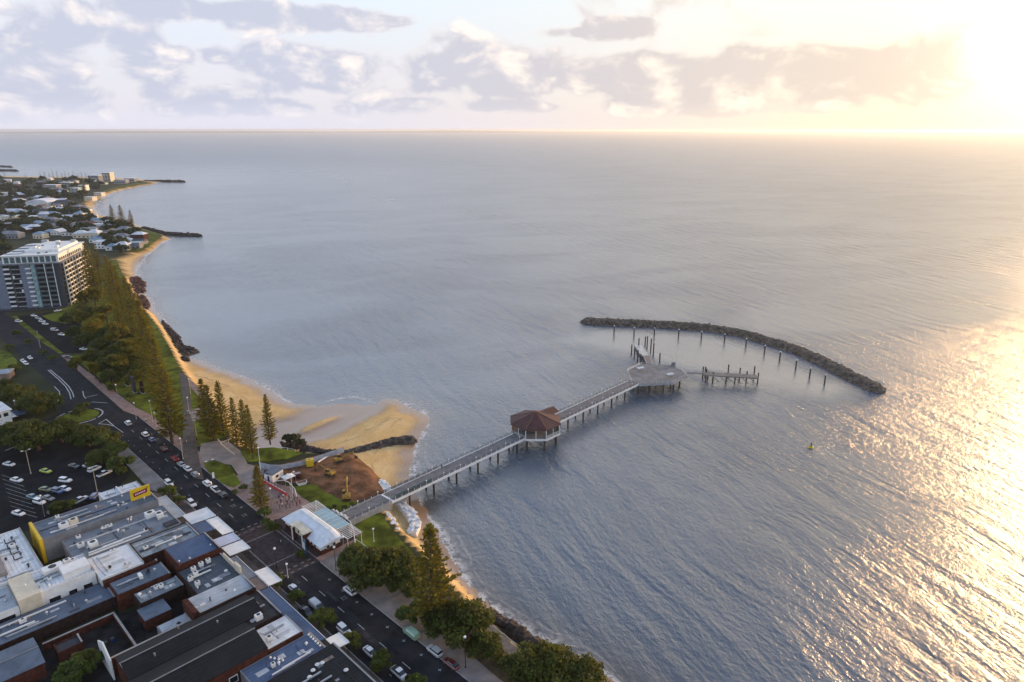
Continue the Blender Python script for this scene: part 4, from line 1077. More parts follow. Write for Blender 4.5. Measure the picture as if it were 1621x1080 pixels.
for (u, v, r_, k, lab) in [(62, 712, 9.5, FIGS[0], 'widest dark fig above the car park'), (28, 706, 8.0, FIGS[1], 'dark fig at the left edge above the car park'), (98, 700, 8.0, FIGS[2], 'dark fig between the widest fig and the roundabout'),
                           (142, 706, 7.0, FIGS[0], 'dark fig above the silver cars of the car park'), (170, 712, 6.2, SHRUBS[0], 'bright green tree nearest the street below the roundabout'),
                           (186, 728, 5.4, SHRUBS[1], 'green tree second from the white annexe along the verge'), (192, 748, 5.0, SHRUBS[2], 'green tree touching the white annexe roof'), (160, 735, 5.0, FIGS[1], 'dark tree behind the white utility in the car park'),
                           (60, 655, 8.0, FIGS[2], 'leafy tree left of the road bend above the white pub'), (30, 640, 7.5, FIGS[0], 'leafy tree at the left edge above the white pub'), (88, 648, 5.5, SHRUBS[0], 'bright tree on the inside of the road bend'),
                           (126, 660, 3.4, SHRUBS[1], 'small leafy tree on the roundabout island'), (132, 650, 3.0, SHRUBS[2], 'leafy tree just behind the roundabout island tree'), (24, 590, 4.0, SHRUBS[0], 'tree on the grass at the far left beyond the road'),
                           (8, 620, 5.0, FIGS[1], 'tree behind the blue roof at the left edge'), (28, 532, 3.0, SHRUBS[1], 'low tree at the mouth of the upper car park'), (46, 545, 2.6, SHRUBS[2], 'low tree on the median beside the timber pole'),
                           (70, 562, 2.6, SHRUBS[0], 'golden low tree on the median beyond the timber pole'), (84, 572, 2.8, SHRUBS[1], 'low tree at the end of the median'), (16, 555, 3.0, SHRUBS[2], 'low tree beside the road at the far left'),
                           (93, 812, 3.2, FIGS[2], 'low dark tree at the edge of the car park beside the grey roof'), (112, 806, 2.4, SHRUBS[1], 'small shrub right of the low dark car park tree'),
                           (140, 1062, 4.0, SHRUBS[1], 'bright green tree in the yard at the bottom left'), (118, 1082, 4.0, SHRUBS[0], 'green tree cut by the bottom edge in the yard'), (20, 425, 8, FIGS[0], 'dark tree behind the top left of the tower'), (-2, 470, 7, FIGS[1], 'dark tree left of the tower foot'),
                           (0, 400, 9, FIGS[2], 'large dark tree at the left edge behind the tower')]:
    tree(k, G(u, v, LAND + .05), r_, lab, 'tree', 'leafy_tree')
for (u, v, r_, lab) in [(546, 808, 1.4, 'clump of tall grass left of the jetty start'), (530, 806, 1.2, 'clump of tall grass beside the white scalloped wall'), (558, 802, 1.2, 'clump of tall grass nearest the sand beside the jetty'),
                        (386, 776, 1.6, 'round bush at the kerb end of the triangle lawn'), (372, 783, 1.4, 'low bush at the plaza kerb')]:
    tree(SHRUBS[1], G(u, v, LAND + .1), r_, lab, 'plant', 'bush')
# far pines
for i, (u, v, t_) in enumerate([(180, 359, 324), (195, 362, 325), (209, 358, 333)]):
    pine(u, v, t_, ('left', 'middle', 'right')[i] + ' of three dark pines on the green headland', 'three headland pines', wide=1.15)
hp = [(64.5, 282, 271), (71.5, 283, 270.5), (79, 283, 272), (84.5, 282, 269), (91, 282, 270.5), (99, 283, 272.5), (104, 282.5, 270.5), (110, 283, 272.5), (117, 282.5, 270.5), (124.5, 283, 273.5), (130, 282.5, 271), (136.5, 283, 273)]
for i, (u, v, t_) in enumerate(hp):
    pine(u, v, t_, FIRST[i] + ' from the left of the far pines lined up before the sea', 'far pines lined up before the sea', wide=1.0, lo=True)
pine(135, 310, 284, 'dark pine rising among the far white buildings', wide=1.1)
pine(9, 285, 271, 'dark pine at the far left edge before the breakwaters', wide=1.1, lo=True)
pine(42, 288, 276, 'far pine standing apart at the upper left', wide=1.4, lo=True)

for (u, v, r_, lab) in [(456, 700, 2.8, 'dark beach shrub next to the lone lagoon pine'), (466, 702, 3.2, 'middle dark beach shrub at the lagoon edge'), (477, 706, 2.4, 'rightmost dark beach shrub at the lagoon edge')]:
    tree(DARKS[1], G(u, v, 2.6), r_, lab, 'shrub', 'beach_shrub')

# ------------------------------------------------------------------ shops (street frame: x = towards the sea, y = up the street)
RF_GREY = roofmat('roof_grey', (.16, .19, .23)); RF_BLUE = roofmat('roof_bluegrey', (.095, .13, .185)); RF_WHITE = roofmat('roof_white', (.66, .68, .70), stain=.2)
RF_LIGHT = roofmat('roof_zinc', (.38, .42, .46), stain=.3); RF_DARK = roofmat('roof_dark', (.018, .019, .022), stain=.4, spec=.12); RF_DEEP = roofmat('roof_deep_blue', (.07, .11, .20), stain=.3)
RF_STAIN = roofmat('roof_stained', (.24, .29, .33), stain=.75); RF_WHITES = roofmat('roof_white_s', (.66, .68, .70), 's', stain=.2)
def shop_frame(name, label, n, s, cat='building'): return thing(name, label, cat, S(n, s, LAND), ST_A)
class Shop:
    """one building of the block; n0..n1 inland to street, s0..s1 along the street, heights above the pavement"""
    def __init__(self, label, n0, n1, s0, s1, h, wall, roof, par=.5, h2=None, name='shop_building'):
        self.n0, self.n1, self.s0, self.s1, self.h = n0, n1, s0 + .12, s1 - .12, h
        self.t = shop_frame(name, label, n0, s0); self.org = (n0, s0)
        D, L = n1 - n0, s1 - s0; self.D, self.L = D, L; a, b_ = .12, L - .12
        MB().box(0, D, a, b_, -.3, h).obj('walls', wall, self.t)
        h2 = h if h2 is None else h2                        # roof falls from s1 side (h2) to s0 side (h) or flat
        r = MB(); r.add([(.25, a + .25, h + .02), (D - .25, a + .25, h + .02), (D - .25, b_ - .25, h2 + .02), (.25, b_ - .25, h2 + .02)] +
                        [(.25, a + .25, h + .14), (D - .25, a + .25, h + .14), (D - .25, b_ - .25, h2 + .14), (.25, b_ - .25, h2 + .14)],
                        [(3, 2, 1, 0), (4, 5, 6, 7), (0, 1, 5, 4), (1, 2, 6, 5), (2, 3, 7, 6), (3, 0, 4, 7)])
        r.obj('roof', roof, self.t)
        if par > 0:
            top = max(h, h2) + par; w_ = .25
            for q in ((0, w_, a, b_), (D - w_, D, a, b_), (w_, D - w_, a, a + w_), (w_, D - w_, b_ - w_, b_)):
                MB().box(*q, h - .01, top if q[0] == 0 or q[1] == D else max(h, h2) + par * .8).obj('parapet', wall, self.t)
            MB().box(D - w_ - .06, D + .06, a, b_, top, top + .12).obj('coping', M_KERB, self.t)
    def at(self, n, s): return n - self.org[0], s - self.org[1]
    def unit(self, n, s, w_=1.4, d=1.0, hh=1.1, m=None, base=None):
        """rooftop air-conditioning unit with a fan grille"""
        x, y = self.at(n, s); z = self.h + .14 if base is None else base
        o = MB().box(x - w_ / 2, x + w_ / 2, y - d / 2, y + d / 2, z + .12, z + hh).obj('air_conditioner', m or M_WHITE, self.t)
        c = MB(); c.tube((x, y, z + hh - .02), (x, y, z + hh + .05), min(w_, d) * .36, min(w_, d) * .36, 10); c.obj('fan', M_BLACK, o)
    def vent(self, n, s, r=.28, hh=.9, m=None):
        x, y = self.at(n, s); z = self.h + .1; c = MB(); c.tube((x, y, z), (x, y, z + hh), r * .6, r * .6, 8); c.tube((x, y, z + hh), (x, y, z + hh + .35), r * 1.3, r * .4, 8); c.obj('vent', m or M_STEEL, self.t)
    def skylight(self, n, s, w_=2, d=1.2):
        x, y = self.at(n, s); z = self.h + .1; MB().box(x - w_ / 2, x + w_ / 2, y - d / 2, y + d / 2, z, z + .3).obj('skylight', M_GLASSG, self.t)
    def pipe(self, pts, m=None, r=.09):
        c = MB(); c.path([(*self.at(n, s), z) for n, s, z in pts], r); c.obj('pipe', m or M_STEEL, self.t)
    def box(self, name, n0, n1, s0, s1, z0, z1, m):
        x0, y0 = self.at(n0, s0); x1, y1 = self.at(n1, s1); return MB().box(x0, x1, y0, y1, z0, z1).obj(name, m, self.t)
    def window(self, side, a, z, w_, hh, m=None):
        """framed window on a wall: side 'n1', 'n0', 's0' or 's1', a = position along that wall"""
        e = .04
        if side in ('s0', 's1'):
            x = a - self.org[0]; y = .12 - e if side == 's0' else self.L - .12 + e; f = (x - w_/2, x + w_/2, y - e, y + e, z, z + hh); g = (x - w_/2 + .1, x + w_/2 - .1, y - e * 1.6, y + e * 1.6, z + .1, z + hh - .1)
        else:
            y = a - self.org[1]; x = -e if side == 'n0' else self.D + e; f = (x - e, x + e, y - w_/2, y + w_/2, z, z + hh); g = (x - e * 1.6, x + e * 1.6, y - w_/2 + .1, y + w_/2 - .1, z + .1, z + hh - .1)
        o = MB().box(*f).obj('window', M_WHITE, self.t); MB().box(*g).obj('pane', m or M_GLASS, o)
rs6 = random.Random(66)
# A: long grey roof with the yellow end wall and the yellow sign
A = Shop('long grey-roofed building with a yellow rear wall and yellow rooftop sign', -53.5, -23, 50, 62, 6.6, M_GREY, RF_BLUE, .45)
A.box('yellow_wall', -54.3, -53.55, 49.7, 62.3, -.2, 7.4, M_YEL)
A.unit(-47.5, 53.2, 2.4, 1.8, 1.5); A.unit(-45, 53.4, 2.2, 1.8, 1.7, M_CREAM); A.vent(-33, 54); A.vent(-31.5, 54.6); A.vent(-26, 53); A.vent(-38, 58)
A.box('roof_gutter', -53, -23.5, 55.8, 56.1, 6.72, 6.86, M_DARK)
A.box('roof_lantern', -25.5, -23.3, 56.5, 61, 6.74, 7.3, M_TIMBER)
# white annexe beside the car park
AN = Shop('low white-roofed annexe at the corner of the car park', -33.5, -22, 63, 74, 3.6, M_WHITE, RF_WHITE, .15)
for k in range(3): AN.box('roof_slot', -27.5, -23, 65.2 + k * 2.6, 65.9 + k * 2.6, 3.74, 3.82, M_STEEL)
AN.box('roof_step', -28.4, -28.0, 63.3, 73.7, 3.74, 4.3, M_WHITE)
# B: wide pale grey roof with plant
B_ = Shop('wide pale grey-roofed shop with rooftop plant behind the dark gap', -49.5, -22.5, 34, 48.4, 5.2, M_GREY, RF_GREY, .35)
B_.unit(-27.5, 44, 2.6, 2.0, 1.7); B_.unit(-25.5, 42.4, 1.8, 2.6, 1.3); B_.unit(-44, 39.5, 2.2, 2.0, 1.5); B_.unit(-46.5, 41.5, 1.6, 1.2, 1.2); B_.vent(-36, 40.5, .4); B_.vent(-31, 37, .45, .8, M_BLACK); B_.vent(-40, 46)
B_.vent(-33, 46); B_.vent(-32, 46.5); B_.unit(-39, 47, 1.2, .9, .8); B_.unit(-37.6, 47, 1.2, .9, .8)
B_.box('box_gutter', -49, -23, 43.4, 43.8, 5.3, 5.62, M_LINE); B_.box('roof_joint', -38.2, -38, 34.4, 43.3, 5.33, 5.40, M_DARK); B_.box('roof_joint', -30.2, -30, 34.4, 43.3, 5.33, 5.40, M_DARK)
B_.box('light_well', -26.5, -22.9, 34.3, 37.0, 5.335, 5.9, M_DARK)
# B2 stained roof, C white roof, white terrace buildings
B2 = Shop('blue-grey stained roof building between the pale roof and the white roof', -36.6, -21, 24, 33.9, 4.9, M_BRICKD, RF_STAIN, .3)
B2.box('box_gutter', -36.2, -21.4, 31.4, 31.8, 5.0, 5.2, M_LINE); B2.box('valley', -35.8, -22, 27.2, 28.4, 5.0, 5.08, M_DARK)
C_ = Shop('plain white-roofed building beside the stained blue-grey roof', -47.2, -36.9, 21.2, 33.8, 5.4, M_WHITE, RF_WHITE, .12)
C_.vent(-44, 25, .4, .5, M_BLACK); C_.unit(-41, 33, 1.3, .5, .4); C_.window('s0', -39, 2.5, 1.4, 1.0)
WB = Shop('large white roof with rows of pipework at the left edge', -74, -56.4, 36, 63.5, 5.8, M_WHITE, RF_WHITES, .5)
for k in range(4): WB.pipe([(-58.8 - k * .1, 57 - k * 3.6, 6.1), (-61 , 56.6 - k * 3.6, 6.2), (-61, 57.6 - k * 3.6, 7.2)], M_DARK, .16); WB.vent(-59.2, 58.4 - k * 3.6, .3, .7, M_DARK)
WB.vent(-64.5, 57, .35, .5, M_DARK); WB.vent(-62.5, 48, .35, .5, M_DARK); WB.vent(-59, 40, .35, .9, M_DARK); WB.box('raised_roof', -73.5, -63.5, 40, 52, 5.95, 7.0, mat('pale_brown_roof', (.24, .215, .20), .8, var=.1))
TE = Shop('white two-storey terrace with pale yellow end and dark windows', -64, -47.5, 24.6, 35.6, 6.2, M_WHITE, RF_WHITES, .5)
TE.unit(-55, 33, 4.5, 2.6, 1.3); TE.unit(-51.5, 34, 1.6, 1.2, 1.2); TE.unit(-50.3, 33.4, 1.2, 1.0, 1.0); TE.box('plant_room', -54, -47.9, 26.5, 31, 6.3, 8.0, M_WHITE)
TE.box('cream_bay', -64.3, -59.6, 24.2, 35.9, -.2, 6.9, M_CREAM)
for n_w, w_ in ((-57, 2.6), (-53, 2.0), (-49.6, 2.2), (-62, 2.6)): TE.window('s0', n_w, 2.6, w_, 1.3)
for n_w in (-57.5, -52.0): TE.window('s0', n_w, .4, 1.8, 1.3)
LW = Shop('white low wing with a long dark window at the left edge', -80, -64.4, 24.2, 35.8, 5.2, M_WHITE, RF_LIGHT, .4)
LW.window('s0', -68, 2.6, 5.5, 1.4); LW.window('s0', -75, 2.6, 4.5, 1.4); LW.window('s0', -70, .5, 1.8, 1.2); LW.window('s0', -67, .5, 1.8, 1.2)
GL_ = Shop('long low slate-grey roof running below the white terrace', -82, -46.2, 14.6, 23.8, 3.2, M_BRICKD, RF_BLUE, .1)
GL_.vent(-60, 19); GL_.vent(-52, 17)
D_ = Shop('blue corrugated roof with a white cowl above brick walls', -46.1, -33.4, 12.6, 19.6, 4.6, M_BRICK, RF_BLUE, .08)
D_.box('white_cowl', -39.9, -39.1, 15.2, 17.2, 4.7, 5.7, M_WHITE); D_.vent(-37.2, 17.4, .45, .7, M_BLACK); D_.vent(-36, 16)
D0 = Shop('narrow brick parapet strip between the white roof and the blue corrugated roof', -47, -34, 19.8, 21.0, 5.0, M_BRICK, M_BRICK, .3)
F_ = Shop('narrow grey rear roof with chimney below the blue corrugated roof', -43, -32.6, 6, 11.6, 3.9, M_BRICKD, RF_GREY, .15)
F_.unit(-37, 9, 1.0, .8, 1.0); F_.vent(-40, 8); F_.vent(-42, 9.5, .4, .6, M_WHITE); F_.skylight(-34.5, 9.5)
E_ = Shop('steel-blue skillion-roofed shop with red brick side wall facing the crossing', -31.4, -20.2, 11.6, 22.2, 5.2, M_BRICK, RF_DEEP, .18, 6.4)
E_.vent(-30.5, 14); E_.pipe([(-31, 12.5, 5.4), (-31, 15, 5.6), (-31, 19, 6.0)])
H_ = Shop('dark flat roof with scattered white air conditioners behind the painted parapet', -32.2, -20.6, -2.2, 11.4, 4.8, M_BRICKD, roofmat('roof_membrane', (.055, .075, .10), stain=.3), .35)
for n_, s_ in ((-28.8, 8.8), (-26.6, 9.4), (-24.6, 9.6), (-29.2, 6.4), (-31.0, 5.2), (-30.5, 2.0)): H_.unit(n_, s_, 1.1, .9, 1.2)
H_.vent(-23, 2.4, .4, .4, M_WHITE); H_.vent(-26.5, .4, .4, .4, M_WHITE); H_.box('painted_parapet', -20.9, -20.5, .5, 9, 4.7, 6.4, M_CREAM); H_.box('pediment', -21.0, -20.4, -1.4, 1.6, 4.7, 7.2, M_CREAM)
V_ = Shop('long white sheet-metal roof with a brown rear gable', -35, -21, -10.6, -2.6, 5.0, M_BRICKD, RF_LIGHT, .06, 5.8)
V_.box('rear_gable', -36.2, -35.05, -10, -3.2, -.2, 6.4, M_BRICK); V_.unit(-33.8, -7.2, 3.0, .4, .6); V_.pipe([(-31, -7, 5), (-31, -7, 6.6)], M_DARK, .16)
G_ = Shop('narrow glazed rear roof lying behind the white sheet-metal roof', -43, -36.4, -9.0, -4.6, 3.6, M_GREY, RF_LIGHT, .1)
G_.vent(-39, -7.6, .4, .3, M_BLACK)
def gable_shop(label, n0, n1, s0, s1, h, rise, wall, roof, side=None):
    t = shop_frame('gabled_building', label, n0, s0); D, L = n1 - n0, s1 - s0
    MB().box(0, D, .12, L - .12, -.3, h).obj('walls', wall, t)
    m_ = L / 2
    for a, b_ in (((.0, h - .05), (m_, h + rise)), ((L, h - .05), (m_, h + rise))):
        r = MB(); r.add([(-.2, a[0], a[1]), (D + .2, a[0], a[1]), (D + .2, b_[0], b_[1]), (-.2, b_[0], b_[1]), (-.2, a[0], a[1] + .16), (D + .2, a[0], a[1] + .16), (D + .2, b_[0], b_[1] + .16), (-.2, b_[0], b_[1] + .16)],
                        [(0, 1, 2, 3), (4, 5, 6, 7), (0, 1, 5, 4), (1, 2, 6, 5), (2, 3, 7, 6), (3, 0, 4, 7)] if a[0] < m_ else [(3, 2, 1, 0), (7, 6, 5, 4), (4, 5, 1, 0), (5, 6, 2, 1), (6, 7, 3, 2), (7, 4, 0, 3)])
        r.obj('roof_slope', roof, t)
    for x in (.05, D - .3):
        g = MB(); g.prism([(0, 0), (1, 0), (1, 1)], 0, 1) if False else g.add([(x, .12, h), (x, L - .12, h), (x, m_, h + rise), (x + .25, .12, h), (x + .25, L - .12, h), (x + .25, m_, h + rise)], [(0, 2, 1), (3, 4, 5), (0, 1, 4, 3), (1, 2, 5, 4), (2, 0, 3, 5)]); g.obj('gable_wall', side or wall, t)
    MB().tube((-.2, m_, h + rise + .14), (D + .2, m_, h + rise + .14), .16, .16, 6).obj('ridge_cap', M_GREY, t)
    return t
k1 = gable_shop('long black-roofed hall with white front gable, upper of two', -53.5, -24, -20.2, -11.0, 5.4, 1.5, M_BRICK, RF_DARK, M_WHITE)
k2 = gable_shop('long black-roofed hall above red brick walls, lower of two', -56, -29, -32.4, -20.6, 5.6, 1.8, M_BRICK, RF_DARK, M_WHITE)
for k in range(3): o = MB().box(6 + k * 6, 8 + k * 6, .02, .10, 1.6, 3.4).obj('window', M_WHITE, k2); MB().box(6.2 + k * 6, 7.8 + k * 6, -.02, .05, 1.8, 3.2).obj('pane', M_GLASS, o)
for n_, s_ in ((6, 2.5), (13, 8), (20, 3)): MB().tube((n_, s_, 5.8), (n_, s_, 7.0), .2, .2, 8).obj('vent', M_STEEL, k1)
HB = Shop('dark flat-roofed shop with a white box on the roof below the white roof', -28.8, -20.8, -23.4, -11.2, 4.9, M_BRICKD, mat('roof_tar', (.028, .027, .03), .9, var=.3, stain=.3), .35)
HB.unit(-25.6, -21.4, 1.6, 1.2, 1.5); HB.skylight(-24, -15.5, 1.2, .8); HB.box('inner_parapet', -27.8, -24.5, -14.4, -14.1, 5.05, 5.6, M_CREAM)
I_ = Shop('bright white roof shop next to the deep blue roof', -28.8, -20.2, -32.2, -23.8, 4.6, M_BRICK, RF_WHITE, .12)
I_.pipe([(-24.5, -28, 4.7), (-24.5, -28, 5.8)], M_STEEL, .12)
BL = Shop('deep blue flat metal roof shop at the bottom of the row', -35.6, -18.8, -40.2, -32.5, 3.9, M_GREY, RF_DEEP, .14)
for k in range(6): BL.vent(-19.6, -33.6 - k * 1.0, .22, .3, M_WHITE)
for k in range(4): BL.vent(-29.2 + k * .5, -34 - k * .9, .22, .3, M_WHITE)
DK = Shop('black-roofed shop with round vents cut by the bottom edge', -40, -17.4, -66, -40.6, 4.9, M_BRICKD, RF_DARK, .2)
for n_, s_ in ((-22.5, -44.5), (-23.5, -44.2), (-25, -45), (-26.5, -46.2), (-20, -50)): DK.vent(n_, s_, .42, .25, M_WHITE)
gable_shop('dark roofed shed with red brick gable at the bottom left corner', -82, -64.5, 1, 12, 3.6, .8, M_BRICK, RF_BLUE)
YD = Shop('small roofless brick store in the rear yard', -61.5, -56.5, 3.5, 7.5, 2.2, M_BRICK, M_DARK, .5)
WF = shop_frame('white_gable_wall', 'leaning white gable wall standing at the end of the brick wall', -54.6, -11, 'wall')
g = MB(); g.add([(0, 0, 0), (0, 9, 0), (0, 9, 5.2), (0, 4.5, 7.4), (0, 0, 5.2), (.3, 0, 0), (.3, 9, 0), (.3, 9, 5.2), (.3, 4.5, 7.4), (.3, 0, 5.2)], [(0, 4, 3, 2, 1), (5, 6, 7, 8, 9), (0, 1, 6, 5), (1, 2, 7, 6), (2, 3, 8, 7), (3, 4, 9, 8), (4, 0, 5, 9)]); g.obj('sheet', M_WHITE, WF)
BW = shop_frame('brick_wall', 'long red brick wall above the black-roofed halls', -54, -9.6, 'wall'); MB().box(0, 17, 0, .4, -.3, 4.6).obj('brickwork', M_BRICK, BW); MB().box(-.1, 17.1, -.05, .45, 4.6, 4.75).obj('coping', M_KERB, BW)

# clutter every roof has: patched sheets, ducts, cables, small vents
M_PATCHES = [mat('roof_patch_pale', (.42, .44, .46), .6, var=.15), mat('roof_patch_rust', (.20, .16, .14), .85, var=.3), mat('roof_patch_pale', (.42, .44, .46), .6, var=.15), mat('roof_patch_dark', (.06, .065, .075), .8, var=.2), mat('roof_patch_mid', (.22, .24, .27), .7, var=.2)]
for sp in (A, AN, B_, B2, C_, WB, TE, LW, GL_, D_, F_, E_, H_, V_, HB, I_, BL, DK):
    area = sp.D * sp.L; base = sp.h + (.78 if sp in (E_, V_) else .141)
    if sp not in (E_, V_):
        for _ in range(int(2 + area / 45)):
            x = rs6.uniform(.8, max(1, sp.D - 3.5)); y = rs6.uniform(.7, max(.8, sp.L - 2.4)); w_ = rs6.uniform(.8, min(3.5, sp.D - x - .5)); d = rs6.uniform(.5, min(1.8, sp.L - y - .4))
            MB().box(x, x + w_, y, y + d, base + .002, base + rs6.uniform(.012, .03)).obj('roof_patch', M_PATCHES[0] if sp in (C_, I_, WB, TE, AN) and rs6.random() < .8 else rs6.choice(M_PATCHES), sp.t)
        for _ in range(int(1 + area / 110)):
            y = rs6.uniform(.8, sp.L - .8); x = rs6.uniform(.6, sp.D * .4); L_ = rs6.uniform(sp.D * .25, sp.D * .55)
            MB().box(x, x + L_, y - .16, y + .16, base + .08, base + .42).obj('duct', M_STEEL if rs6.random() < .6 else M_WHITE, sp.t)
        for _ in range(2):
            x = rs6.uniform(.6, sp.D - .6); y0 = rs6.uniform(.5, sp.L * .4); y1 = rs6.uniform(sp.L * .6, sp.L - .5); MB().path([(x, y0, base + .07), (x + rs6.uniform(-1, 1), (y0 + y1) / 2, base + .07), (x + rs6.uniform(-.4, .4), y1, base + .07)], .045, 4).obj('cable', M_BLACK, sp.t)
    for _ in range(int(1 + area / 90)): sp.vent(sp.org[0] + rs6.uniform(1, sp.D - 1), sp.org[1] + rs6.uniform(.8, sp.L - .8), rs6.uniform(.16, .3), rs6.uniform(.3, .8), rs6.choice([M_STEEL, M_WHITE, M_DARK]))
    if rs6.random() < .6: sp.unit(sp.org[0] + rs6.uniform(1.5, sp.D - 1.5), sp.org[1] + rs6.uniform(1, sp.L - 1), rs6.uniform(.8, 1.5), rs6.uniform(.7, 1.1), rs6.uniform(.7, 1.2))
# rear yard between the backs of the shops
slab('rear_yard', ns([(-86, -60), (-86, 14.2), (-46.5, 14.2), (-46.5, 11.8), (-32.5, 5.6), (-32.5, -2), (-36, -9), (-54, -9.4), (-57, -60)]), LAND + .02, mat('yard_asphalt', (.024, .023, .024), .95, var=.4, vscale=.25, stain=.5, spec=.1))
def bin_(n, s, m, label):
    t = thing('wheeled_bin', label, 'bin', S(n, s, LAND + .02), ST_A); c = MB(); c.loft([[(-.28, -.28, .1), (.28, -.28, .1), (.28, .28, .1), (-.28, .28, .1)], [(-.36, -.36, 1.05), (.36, -.36, 1.05), (.36, .36, 1.05), (-.36, .36, 1.05)]]); c.obj('tub', m, t); MB().box(-.4, .4, -.42, .42, 1.05, 1.14).obj('lid', M_DARK, t)
bin_(-52.5, 2.0, mat('bin_green', (.02, .08, .03), .6), 'green wheeled bin in the rear yard, left of the blue one'); bin_(-50.9, 2.2, mat('bin_blue', (.02, .05, .2), .6), 'blue wheeled bin in the rear yard')
for (n0_, n1_, s0_, s1_, h_, lab) in [(-63, -48, 10.2, 10.5, 2.0, 'low brick yard wall below the long slate-grey roof'), (-48.2, -47.9, -6, 10, 1.8, 'brick yard wall running across the rear yard'), (-44, -38, .2, 5.6, 3.0, 'lean-to shed behind the dark flat roof')]:
    t = shop_frame('yard_wall' if h_ < 3 else 'lean_to_shed', lab, n0_, s0_, 'wall' if h_ < 3 else 'shed'); MB().box(0, n1_ - n0_, 0, s1_ - s0_, -.2, h_).obj('walls', M_BRICK, t); MB().box(-.1, n1_ - n0_ + .1, -.1, s1_ - s0_ + .1, h_, h_ + .12).obj('coping' if h_ < 3 else 'roof', M_KERB if h_ < 3 else RF_BLUE, t)

# shop awnings over the footpath
def awning(label, s0, s1, n0, n1, z, m, posts=True):
    t = shop_frame('shop_awning', label, n0, s0, 'awning'); D, L = n1 - n0, s1 - s0
    c = MB(); c.add([(0, .1, z + .25), (D, .1, z), (D, L - .1, z), (0, L - .1, z + .25), (0, .1, z + .4), (D, .1, z + .15), (D, L - .1, z + .15), (0, L - .1, z + .4)], [(3, 2, 1, 0), (4, 5, 6, 7), (0, 1, 5, 4), (1, 2, 6, 5), (2, 3, 7, 6), (3, 0, 4, 7)]); c.obj('canopy', m, t)
    c = MB(); c.box(D - .02, D + .1, .1, L - .1, z - .2, z + .28); c.obj('fascia', M_WHITE, t)
    if posts:
        for y in (.4, L - .4): c = MB(); c.tube((D - .3, y, .1), (D - .3, y, z), .07, .07, 6); c.obj('post', M_BLACK, t)
awning('grey awning in front of the yellow sign building', 41, 58, -23, -18.6, 3.2, RF_LIGHT)
awning('white awning with two panels nearest the yellow sign building', 33.5, 40.6, -19.8, -12.6, 3.6, RF_WHITE)
awning('blue louvred awning between the white awnings', 26.6, 33.2, -20.0, -15.8, 3.5, RF_DEEP)
awning('cream awning at the upper corner of the raised crossing', 21.8, 33.2, -15.6, -12.4, 3.4, M_WHITE)
awning('lilac-grey awning at the raised crossing', 16.4, 21.4, -19.0, -12.9, 3.4, mat('awning_lilac', (.50, .54, .66), .6, var=.05))
awning('square white awning over the cafe seats beside the raised crossing', 10.2, 15.9, -18.6, -12.8, 3.4, M_WHITE)
awning('narrow grey awning along the painted parapet', -3, 9.8, -20.4, -17.2, 3.2, RF_GREY)
awning('white pointed awning by the street tree', -9.4, -.9, -17.1, -13.6, 3.2, M_WHITE)
awning('brown awning above the narrow shopfront', -9.4, -3.2, -20.8, -17.3, 3.3, mat('awning_brown', (.15, .12, .115), .8))
awning('long dark blue awning with a white edge along the lower shops', -36.4, -9.6, -20.2, -17.0, 3.2, RF_DEEP)
awning('cream awning at the end of the long dark blue awning', -41.5, -36.8, -17.2, -13.8, 3.2, M_WHITE)
# yellow rooftop sign
sg = thing('rooftop_sign', 'yellow rooftop billboard with a slanted dark red panel and pale lettering', 'sign', S(-29.2, 54.6, LAND + 6.72), ST_A)
MB().box(0, 5.6, -.2, .2, .3, 4.0).obj('panel', M_YEL, sg)
pn = MB(); pn.add([(.9, -.26, 1.35), (4.7, -.26, 1.75), (4.8, -.26, 3.1), (.8, -.26, 2.7), (.9, -.2, 1.35), (4.7, -.2, 1.75), (4.8, -.2, 3.1), (.8, -.2, 2.7)], [(0, 1, 2, 3), (7, 6, 5, 4), (0, 4, 5, 1), (1, 5, 6, 2), (2, 6, 7, 3), (3, 7, 4, 0)]); pn.obj('red_panel', mat('sign_red', (.14, .008, .015), .5, var=.0), sg)
M_SIGNW = mat('sign_letters', (.75, .45, .62), .5, var=0)
for k in range(6):
    x = 1.25 + k * .52; z = 1.80 + k * .055; c = MB(); c.add([(x, -.30, z), (x + .36, -.30, z + .04), (x + .42, -.30, z + .62), (x + .06, -.30, z + .58), (x, -.27, z), (x + .36, -.27, z + .04), (x + .42, -.27, z + .62), (x + .06, -.27, z + .58)], [(0, 1, 2, 3), (7, 6, 5, 4), (0, 4, 5, 1), (1, 5, 6, 2), (2, 6, 7, 3), (3, 7, 4, 0)]); c.obj('lettering', M_SIGNW, sg)
MB().tube((4.9, -.24, 3.3), (4.9, -.32, 3.3), .2, .2, 10).obj('dot', mat('sign_dot', (.2, .12, .01), .5), sg)
for x in (.8, 4.8): MB().tube((x, .2, 0), (x, .2, 3), .1, .1, 6).obj('strut', M_STEEL, sg)

